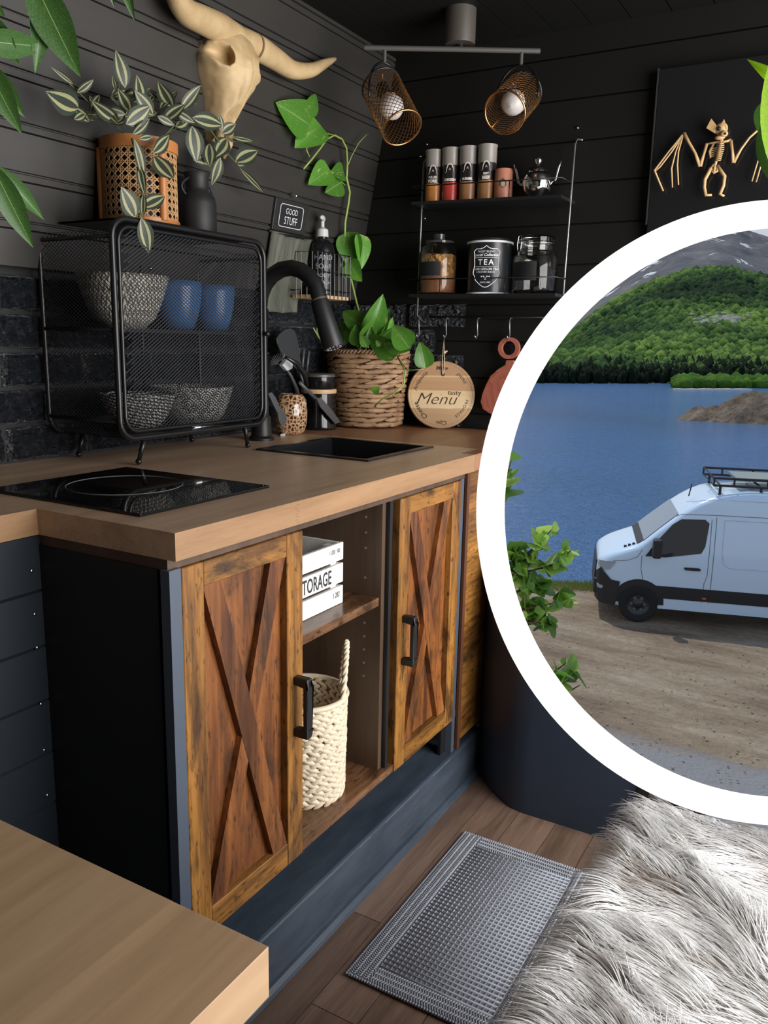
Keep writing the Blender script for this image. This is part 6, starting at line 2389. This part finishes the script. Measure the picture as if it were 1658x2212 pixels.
# bare rocks in the forest
m = MB()
for k in range(110):
    u, v = random.gauss(1560, 30), random.gauss(738, 8)
    t = 0.37 + (752 - v) / 300
    p = hill_at((u - 1000) / 900, t)
    m.ball(p + V((0, -2.0, 2.0)), random.uniform(0.35, 1.1), 6, 4, (1.5, 1, 0.7))
single(m, 'hillside_crag', flat('grey_crag', (0.27, 0.265, 0.25), 0.9, var=0.35), 'grey rock outcrop showing through the hillside trees', 'rocks', hill_at(0.6, 0.4), True, kind='stuff')

# ---- rocky point in the lake
M_ISLE = NT('lichen_rock')
_t = M_ISLE
_a = _t.noise(_t.coord(), 0.9, 7, 0.7)
_z = _t.xyz(_t.coord())[2]
_c = _t.ramp(_a, [(0.3, (0.07, 0.05, 0.038)), (0.5, (0.20, 0.155, 0.115)), (0.72, (0.33, 0.27, 0.20))])
_c = _t.mix(_t.ramp(_t.math('ADD', _t.math('MULTIPLY', _z, 0.22), _t.math('MULTIPLY', _a, 0.35)), [(0.62, (0, 0, 0)), (0.72, (1, 1, 1))]), _c, (0.10, 0.12, 0.035))
_t.bump(_a, 1.0, 0.6)
M_ISLE = _t.done(_c, 0.9, spec=0.2)
il, ir = hit(1448, 905, 2, ZL), hit(1720, 916, 2, ZL)
ax_ = (ir - il)
axn = V((-ax_.y, ax_.x, 0)).normalized()
topz = hit(1660, 838, 1, ir.y + 2).z - ZL


def isle(u, v):
    t = u
    h = topz * 1.12 * (math.sin(min(1, t * 1.15) * PI / 2) ** 0.85)
    w = 1.0 + 5.5 * t
    s = (v - 0.5) * 2
    p = il + ax_ * t * 1.25 + axn * (s * w + 3.0 * t)
    p.z = ZL - 0.3 + h * max(0, 1 - abs(s) ** 1.6) + 0.55 * noise.fractal(V((p.x * 0.45, p.y * 0.45, 0)), 0.8, 2.1, 5) * min(1, t * 5)
    return p


m = MB()
m.grid(isle, 110, 50)
single(m, 'rocky_point', M_ISLE, 'brown rocky point reaching into the lake from the right', 'rocks', il, True)

# ================================================================== the van
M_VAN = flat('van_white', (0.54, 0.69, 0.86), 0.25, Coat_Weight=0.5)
M_VBLACK = flat('van_black_plastic', (0.012, 0.013, 0.016), 0.55)
M_VGLASS = flat('van_dark_glass', (0.010, 0.013, 0.018), 0.05)
M_TYRE = flat('tyre_rubber', (0.010, 0.010, 0.011), 0.85)
wheel0 = hit(1368, 1343, 2, ZG)
yaw = math.atan2(-0.291, -0.957)
fwd = V((-0.957, -0.291, 0)).normalized()
vn = thing('panel_van', 'white high roof panel van with black stripe parked on the gravel by the lake', 'van', V((wheel0.x, wheel0.y, ZG)))
left = fwd.cross(V((0, 0, 1)))            # points across the van, away from the viewer
# local frame: X = metres behind the nose, Y = across (0 at the near side), Z up. front axle is 0.80 behind the nose
org = V((wheel0.x, wheel0.y, ZG)) + fwd * 0.75
VW = 1.98


def vp(x, y, z): return org - fwd * x + left * y + V((0, 0, z))


TOPL = [(0.0, 1.10), (0.03, 1.20), (0.25, 1.34), (0.50, 1.45), (0.72, 1.54), (0.80, 1.60), (1.0, 1.80), (1.2, 1.99), (1.36, 2.14), (1.55, 2.30), (1.75, 2.44), (1.95, 2.54), (2.2, 2.61), (2.6, 2.66), (3.4, 2.69), (5.0, 2.69), (5.75, 2.66), (5.9, 2.55), (5.93, 2.30)]
NOSE = [(0.0, 0.30), (0.05, 0.16), (0.15, 0.07), (0.35, 0.02), (0.6, 0.0), (5.7, 0.0), (5.93, 0.05)]


def top_h(x): return interp(TOPL, x) * 0.965
def inset(x): return interp(NOSE, x)


def side_in(z):
    """tumblehome: how far the side leans in at height z"""
    return 0.02 + max(0, 0.9 - z) * 0.05 + max(0, z - 1.35) * 0.105 + max(0, z - 2.35) * 0.25


m = MB()
st_x = [0.0, 0.02, 0.06, 0.12, 0.2, 0.3, 0.4, 0.5, 0.6, 0.7, 0.76, 0.84, 0.95, 1.05, 1.15, 1.25, 1.36, 1.46, 1.56, 1.66, 1.76, 1.86, 1.96, 2.1, 2.3, 2.6, 3.0, 3.6, 4.4, 5.2, 5.6, 5.8, 5.9, 5.93]
NSEC = 18


def vsec(x):
    h, e = top_h(x), inset(x)
    zb_ = 0.29 if x > 0.2 else 0.29 + (0.2 - x) * 0.6
    pts = []
    for k in range(NSEC + 1):
        t = k / NSEC
        if t < 0.72:
            z = zb_ + (h - 0.13 - zb_) * (t / 0.72)
            y = e + side_in(z)
        else:
            a = (t - 0.72) / 0.28 * PI / 2
            y0_ = e + side_in(h - 0.13)
            y = y0_ + 0.16 * (1 - math.cos(a)) / 1.0
            z = h - 0.13 + 0.13 * math.sin(a)
        pts.append((y, z))
    full = pts + [(VW - y, z) for y, z in reversed(pts)]
    return full


rows = [vsec(x) for x in st_x]
vs = []
for x, row in zip(st_x, rows):
    for (y, z) in row: vs.append(vp(x, y, z))
nr = len(rows[0])
fs = []
for i in range(len(rows) - 1):
    for k in range(nr):
        a, b = i * nr + k, i * nr + (k + 1) % nr
        fs.append((a, b, b + nr, a + nr))
fs.append(tuple(range(nr)))
fs.append(tuple((len(rows) - 1) * nr + k for k in range(nr)))
m.add(vs, fs)
body = m.build('body', M_VAN, vn, True, sharp=0.7)


def side_panel(poly, mat, name, out=0.006, par=None, sub=None, kind=None):
    """a piece of the near side that follows the curved body surface, built in upright strips"""
    n = len(poly)
    xa, xb = min(p[0] for p in poly), max(p[0] for p in poly)
    xs_ = sorted(set([round(p[0], 4) for p in poly] + [xa + (xb - xa) * k / 40 for k in range(41)]))

    def span(x):
        zs = []
        for i in range(n):
            (ax, az), (bx_, bz) = poly[i], poly[(i + 1) % n]
            if abs(ax - bx_) < 1e-9:
                if abs(ax - x) < 1e-6: zs += [az, bz]
            elif min(ax, bx_) - 1e-9 <= x <= max(ax, bx_) + 1e-9:
                zs.append(az + (bz - az) * (x - ax) / (bx_ - ax))
        return (min(zs), max(zs)) if zs else None
    mm_ = MB()
    NZ = 8
    cols = []
    for x in xs_:
        sp_ = span(min(max(x, xa + 1e-6), xb - 1e-6))
        if sp_: cols.append((x, sp_))
    f, g = [], []
    for x, (za, zb2) in cols:
        for k in range(NZ + 1):
            z = za + (zb2 - za) * k / NZ
            y = inset(x) + side_in(z)
            f.append(vp(x, y - out, z))
            g.append(vp(x, y + 0.02, z))
    N = len(f)
    W_ = NZ + 1
    fs = []
    for i in range(len(cols) - 1):
        for k in range(NZ):
            q = (i * W_ + k, (i + 1) * W_ + k, (i + 1) * W_ + k + 1, i * W_ + k + 1)
            fs.append(q)
        for k in (0, NZ):
            fs.append((i * W_ + k, (i + 1) * W_ + k, N + (i + 1) * W_ + k, N + i * W_ + k))
    for i in (0, len(cols) - 1):
        for k in range(NZ): fs.append((i * W_ + k, i * W_ + k + 1, N + i * W_ + k + 1, N + i * W_ + k))
    mm_.add(f + g, fs)
    o_ = mm_.build(name, mat, par or vn)
    if kind: o_['kind'] = kind
    return o_


def seam(pts, name='panel_seam', r=0.006, mat=None):
    P = []
    for (a, b) in zip(pts, pts[1:]):
        k = max(1, int(math.hypot(b[0] - a[0], b[1] - a[1]) / 0.1))
        for q in range(k): P.append((a[0] + (b[0] - a[0]) * q / k, a[1] + (b[1] - a[1]) * q / k))
    P.append(pts[-1])
    MB().tube([vp(x, inset(x) + side_in(z) - 0.001, z) for x, z in P], r, 5).build(name, mat or flat_once('seam_grey', (0.12, 0.14, 0.17), 0.6), vn)


def flat_once(name, col, rough):
    return MATS.get(name) or flat(name, col, rough)


side_panel([(0.86, 1.30), (1.22, 1.30), (1.84, 1.42), (1.90, 1.55), (1.94, 1.98), (1.86, 2.05), (1.45, 2.03), (1.30, 1.92), (1.05, 1.60)], M_VGLASS, 'side_window', 0.008)
side_panel([(0.86, 1.30), (1.08, 1.30), (1.08, 1.50), (1.02, 1.50)], M_VBLACK, 'quarter_panel', 0.012)
side_panel([(1.10, 0.48), (5.8, 0.48), (5.8, 0.29), (1.16, 0.29)], M_VAN, 'sill', 0.004)
stripe = side_panel([(0.98, 0.74), (5.85, 0.74), (5.85, 0.47 + 0.03), (1.10, 0.50), (1.06, 0.62)], M_VBLACK, 'side_stripe', 0.014)
side_panel([(0.0, 0.88), (0.08, 1.00), (0.14, 0.92), (0.28, 0.78), (0.44, 0.76), (0.42, 0.60), (0.38, 0.27), (0.10, 0.30), (0.0, 0.36)], M_VBLACK, 'bumper', 0.03)
side_panel([(0.03, 1.12), (0.02, 1.02), (0.10, 0.96), (0.24, 0.98), (0.34, 1.14), (0.30, 1.15)], flat('headlight_glass', (0.32, 0.36, 0.40), 0.05), 'headlight', 0.016)
side_panel([(0.02, 0.66), (0.03, 0.58), (0.12, 0.58), (0.14, 0.64)], MATS['headlight_glass'], 'fog_light', 0.04)
side_panel([(1.56, 1.135), (1.58, 1.09), (1.84, 1.09), (1.86, 1.12), (1.82, 1.14)], M_VBLACK, 'door_handle', 0.03)
side_panel([(1.93, 0.58), (2.0, 0.58), (2.0, 0.545), (1.93, 0.545)], flat('amber_marker', (0.5, 0.12, 0.02), 0.3), 'side_marker', 0.022)
seam([(0.80, 1.30), (0.80, 1.05), (0.86, 0.80)])
seam([(2.06, 2.10), (2.06, 0.46)])
seam([(1.98, 2.06), (1.98, 1.0), (1.94, 0.86), (1.93, 0.47)])
seam([(1.30, 2.06), (1.45, 2.12), (2.06, 2.14), (5.8, 2.16)])
seam([(1.50, 2.36), (2.06, 2.42), (5.8, 2.43)], 'roof_crease', 0.005, flat_once('crease_white', (0.45, 0.53, 0.62), 0.4))
cr_ = flat_once('crease_white', (0.45, 0.53, 0.62), 0.4)
seam([(2.2, 2.06), (2.2, 1.45), (2.24, 1.25), (2.34, 1.18), (5.6, 1.18), (5.6, 2.06), (2.2, 2.06)], 'panel_crease', 0.006, cr_)
seam([(0.30, 1.155), (0.55, 1.19), (0.72, 1.27), (0.80, 1.42)], 'bonnet_seam')
# windscreen: pane over the sloping front, sky reflection put into its pale colour
gl = MB()
gx = [0.80, 0.95, 1.10, 1.25, 1.40]
vs = []
for x in gx:
    e = inset(x) + side_in(top_h(x) - 0.1)
    for y in (e + 0.12, VW - e - 0.12):
        vs.append(vp(x, y, top_h(x) + 0.012))
gl.add(vs, [(2 * i, 2 * i + 2, 2 * i + 3, 2 * i + 1) for i in range(len(gx) - 1)])
gl.build('windscreen', flat('painted_sky_glass', (0.16, 0.22, 0.29), 0.08), vn, True)
gl = MB()
vs = []
for x in (0.70, 0.82):
    for y in (0.18, VW - 0.18): vs.append(vp(x, y, top_h(x) + 0.012))
gl.add(vs, [(0, 2, 3, 1)])
gl.build('wiper_cowl', M_VBLACK, vn)
for k in range(3):
    MB().bx(vp(0.50 + 0.075 * k, 0.24, top_h(0.50 + 0.075 * k) - 0.005), (0.05, 0.05, 0.07), Matrix.Rotation(yaw, 3, 'Z')).build('bonnet_vent', M_VBLACK, vn)
# grille on the nose
g_ = MB()
g_.add([vp(-0.012, 0.34, 1.08), vp(-0.012, VW - 0.34, 1.08), vp(-0.03, VW - 0.34, 0.72), vp(-0.03, 0.34, 0.72), vp(0.05, 0.34, 1.08), vp(0.05, VW - 0.34, 1.08), vp(0.05, VW - 0.34, 0.72), vp(0.05, 0.34, 0.72)],
       [(0, 1, 2, 3), (4, 5, 1, 0), (3, 2, 6, 7), (0, 3, 7, 4), (1, 5, 6, 2)])
g_.build('grille', M_VBLACK, vn)
fb = MB()
fb.add([vp(q, y, z) for (q, y, z) in ((-0.035, 0.26, 0.44), (-0.035, VW - 0.26, 0.44), (-0.035, VW - 0.26, 0.74), (-0.035, 0.26, 0.74), (0.12, 0.18, 0.40), (0.12, VW - 0.18, 0.40), (0.12, VW - 0.18, 0.74), (0.12, 0.18, 0.74))], [(0, 1, 2, 3), (0, 4, 5, 1), (3, 2, 6, 7), (0, 3, 7, 4), (1, 5, 6, 2)])
fb.build('front_bumper', M_VBLACK, vn, bevel=0.03)
# mirror
mr = MB()
mr.bx(vp(1.04, -0.16, 1.50), (0.16, 0.20, 0.36), Matrix.Rotation(yaw, 3, 'Z'))
mr.build('mirror', M_VBLACK, vn, bevel=0.04)
MB().tube([vp(1.05, 0.06, 1.36), vp(1.04, -0.10, 1.36)], 0.03, 8).build('mirror_arm', M_VBLACK, vn, True)
# wheels
for (xw, yw) in ((0.80, 0), (0.80, 1), (4.55, 0), (4.55, 1)):
    yy = 0.01 if yw == 0 else VW - 0.01
    sg = 1 if yw == 0 else -1
    c0_, c1_ = vp(xw, yy, 0.355), vp(xw, yy + sg * 0.24, 0.355)
    ar = MB()
    n = 20
    arch = [(xw + 0.46 * math.cos(PI * k / n), 0.40 + 0.44 * math.sin(PI * k / n)) for k in range(n + 1)] + [(xw - 0.46, 0.36), (xw + 0.46, 0.36)]
    if yw == 0: side_panel(arch, M_VBLACK, 'wheel_arch', 0.010)
    R = frame_of(c1_ - c0_)
    o_ = c0_ - (c1_ - c0_).normalized() * 0.03
    w_ = MB()
    w_.lathe([(0.205, 0.01), (0.22, 0.0), (0.33, 0.0), (0.355, 0.03), (0.355, 0.22), (0.33, 0.25), (0.20, 0.25)], o_, 36, R)
    wl_o = w_.build('wheel', M_TYRE, vn, True, sharp=0.7)
    rm = MB()
    rm.lathe([(0.001, 0.035), (0.06, 0.03), (0.07, 0.05), (0.17, 0.06), (0.20, 0.02), (0.21, 0.012)], o_, 30, R)
    rm.build('rim', flat_once('dark_rim', (0.025, 0.025, 0.028), 0.35), wl_o, True)
    for k in range(6):
        a = 2 * PI * k / 6
        q = o_ + R @ V((0.125 * math.cos(a), 0.125 * math.sin(a), 0.045))
        MB().cyl(q, q + (c1_ - c0_).normalized() * 0.012, 0.028, n=10).build('rim_hole', flat_once('rim_hole_grey', (0.10, 0.10, 0.11), 0.5), wl_o)
# roof rack
M_RACK = M_VBLACK
zr0, zr1 = 2.665, 2.80
xr0, xr1 = 1.98, 5.4
yr0, yr1 = 0.30, VW - 0.30
for z in (zr0, zr1):
    MB().tube([vp(xr0, yr0, z), vp(xr1, yr0, z), vp(xr1, yr1, z), vp(xr0, yr1, z)], 0.024, 8, True).build('rack_rail', M_RACK, vn)
for x in (xr0, xr0 + 0.35, 2.9, 3.8, 4.7, xr1):
    for y in (yr0, yr1):
        MB().tube([vp(x, y, zr0), vp(x, y, zr1)], 0.018, 6).build('rack_post', M_RACK, vn)
for x in (2.1, 2.8, 3.6, 4.4, 5.2):
    MB().tube([vp(x, yr0, zr0), vp(x, yr1, zr0)], 0.02, 6).build('rack_bar', M_RACK, vn)
    for y in (yr0 + 0.02, yr1 - 0.02):
        MB().tube([vp(x, y, zr0), vp(x, y, top_h(x) - 0.04)], 0.025, 6).build('rack_foot', M_RACK, vn)
so_ = MB()
so_.bx(vp(3.6, VW / 2, 2.76), (2.4, 0.95, 0.05), Matrix.Rotation(yaw, 3, 'Z'))
so_.build('roof_panel', flat('grey_roof_panel', (0.20, 0.24, 0.22), 0.3), vn)
MB().tube([vp(1.62, 0.75, 2.36), vp(1.66, 0.75, 2.60)], 0.012, 5).build('aerial', M_VBLACK, vn)
# rooms seen through the side window
MB().bx(vp(1.80, 0.45, 1.45), (0.16, 0.5, 0.75), Matrix.Rotation(yaw, 3, 'Z')).build('seat_back', M_VBLACK, vn, bevel=0.04)

# ================================================================== leafy birch shrubs by the frame
random.seed(77)


def shrub(label, D, twigs, count, ground_px):
    g = hit(ground_px[0], ground_px[1], 2, ZG)
    sb = thing('birch_shrub', label, 'shrub', g, group='birch shrubs')
    root = None
    for tw in twigs:
        P = [dep(u, v, D + random.uniform(-0.12, 0.12)) for u, v in tw]
        MB().tube(P, [0.010 - 0.007 * i / (len(P) - 1) for i in range(len(P))], 5).build('twig', flat_once('birch_twig', (0.10, 0.05, 0.03), 0.8), sb, True)
    P0 = dep(twigs[0][0][0], twigs[0][0][1], D)
    MB().tube([g + V((0, 0, -0.1)), g.lerp(P0, 0.4) + V((0.1, 0.1, 0.3)), P0], [0.045, 0.03, 0.012], 6).build('trunk', MATS['birch_twig'], sb, True)
    for tw in twigs[1:]:
        MB().tube([P0, dep(tw[0][0], tw[0][1], D)], 0.010, 5).build('twig', MATS['birch_twig'], sb, True)
    for k in range(count):
        tw = random.choice(twigs)
        i = random.randrange(len(tw) - 1)
        t = random.random()
        u = tw[i][0] + (tw[i + 1][0] - tw[i][0]) * t + random.uniform(-7, 7)
        v = tw[i][1] + (tw[i + 1][1] - tw[i][1]) * t + random.uniform(-7, 7)
        a = random.uniform(0, 2 * PI)
        L = random.uniform(13, 24)
        b0 = dep(u, v, D + random.uniform(-0.15, 0.15))
        b1 = dep(u + L * math.cos(a), v + L * math.sin(a) * 0.9, D + random.uniform(-0.2, 0.2))
        leaf('birch', sb, b0, b1, random.uniform(0.8, 1.2), None, random.uniform(-0.9, 0.9))
    return sb


shrub('leafy green birch shrub beside the left of the frame, by the water', 5.5,
      [[(1060, 1330), (1090, 1290), (1110, 1240), (1130, 1215), (1150, 1190), (1165, 1172), (1190, 1145)],
       [(1075, 1260), (1110, 1240), (1150, 1232), (1190, 1222), (1215, 1208), (1232, 1188)],
       [(1080, 1300), (1105, 1285), (1130, 1270), (1160, 1262), (1180, 1255)],
       [(1080, 1330), (1120, 1318), (1160, 1310), (1200, 1302), (1230, 1290)],
       [(1090, 1345), (1125, 1345), (1160, 1345), (1195, 1352)],
       [(1070, 1220), (1090, 1210), (1110, 1198), (1125, 1195)],
       [(1090, 1370), (1120, 1352), (1150, 1330), (1170, 1325)]], 230, (1040, 1480))
shrub('sparse leafy birch sprig low beside the frame above the gravel', 5.2,
      [[(1150, 1490), (1185, 1460), (1205, 1445), (1222, 1432)], [(1160, 1500), (1200, 1478), (1225, 1470), (1248, 1462)], [(1175, 1510), (1210, 1495), (1235, 1490), (1252, 1480)]], 26, (1110, 1640))
shrub('thin leafy sprig at the left edge of the frame opening, above the water', 5.6,
      [[(1065, 1075), (1085, 1050), (1095, 1025), (1104, 995)], [(1065, 1090), (1090, 1062), (1104, 1050)]], 14, (1030, 1500))
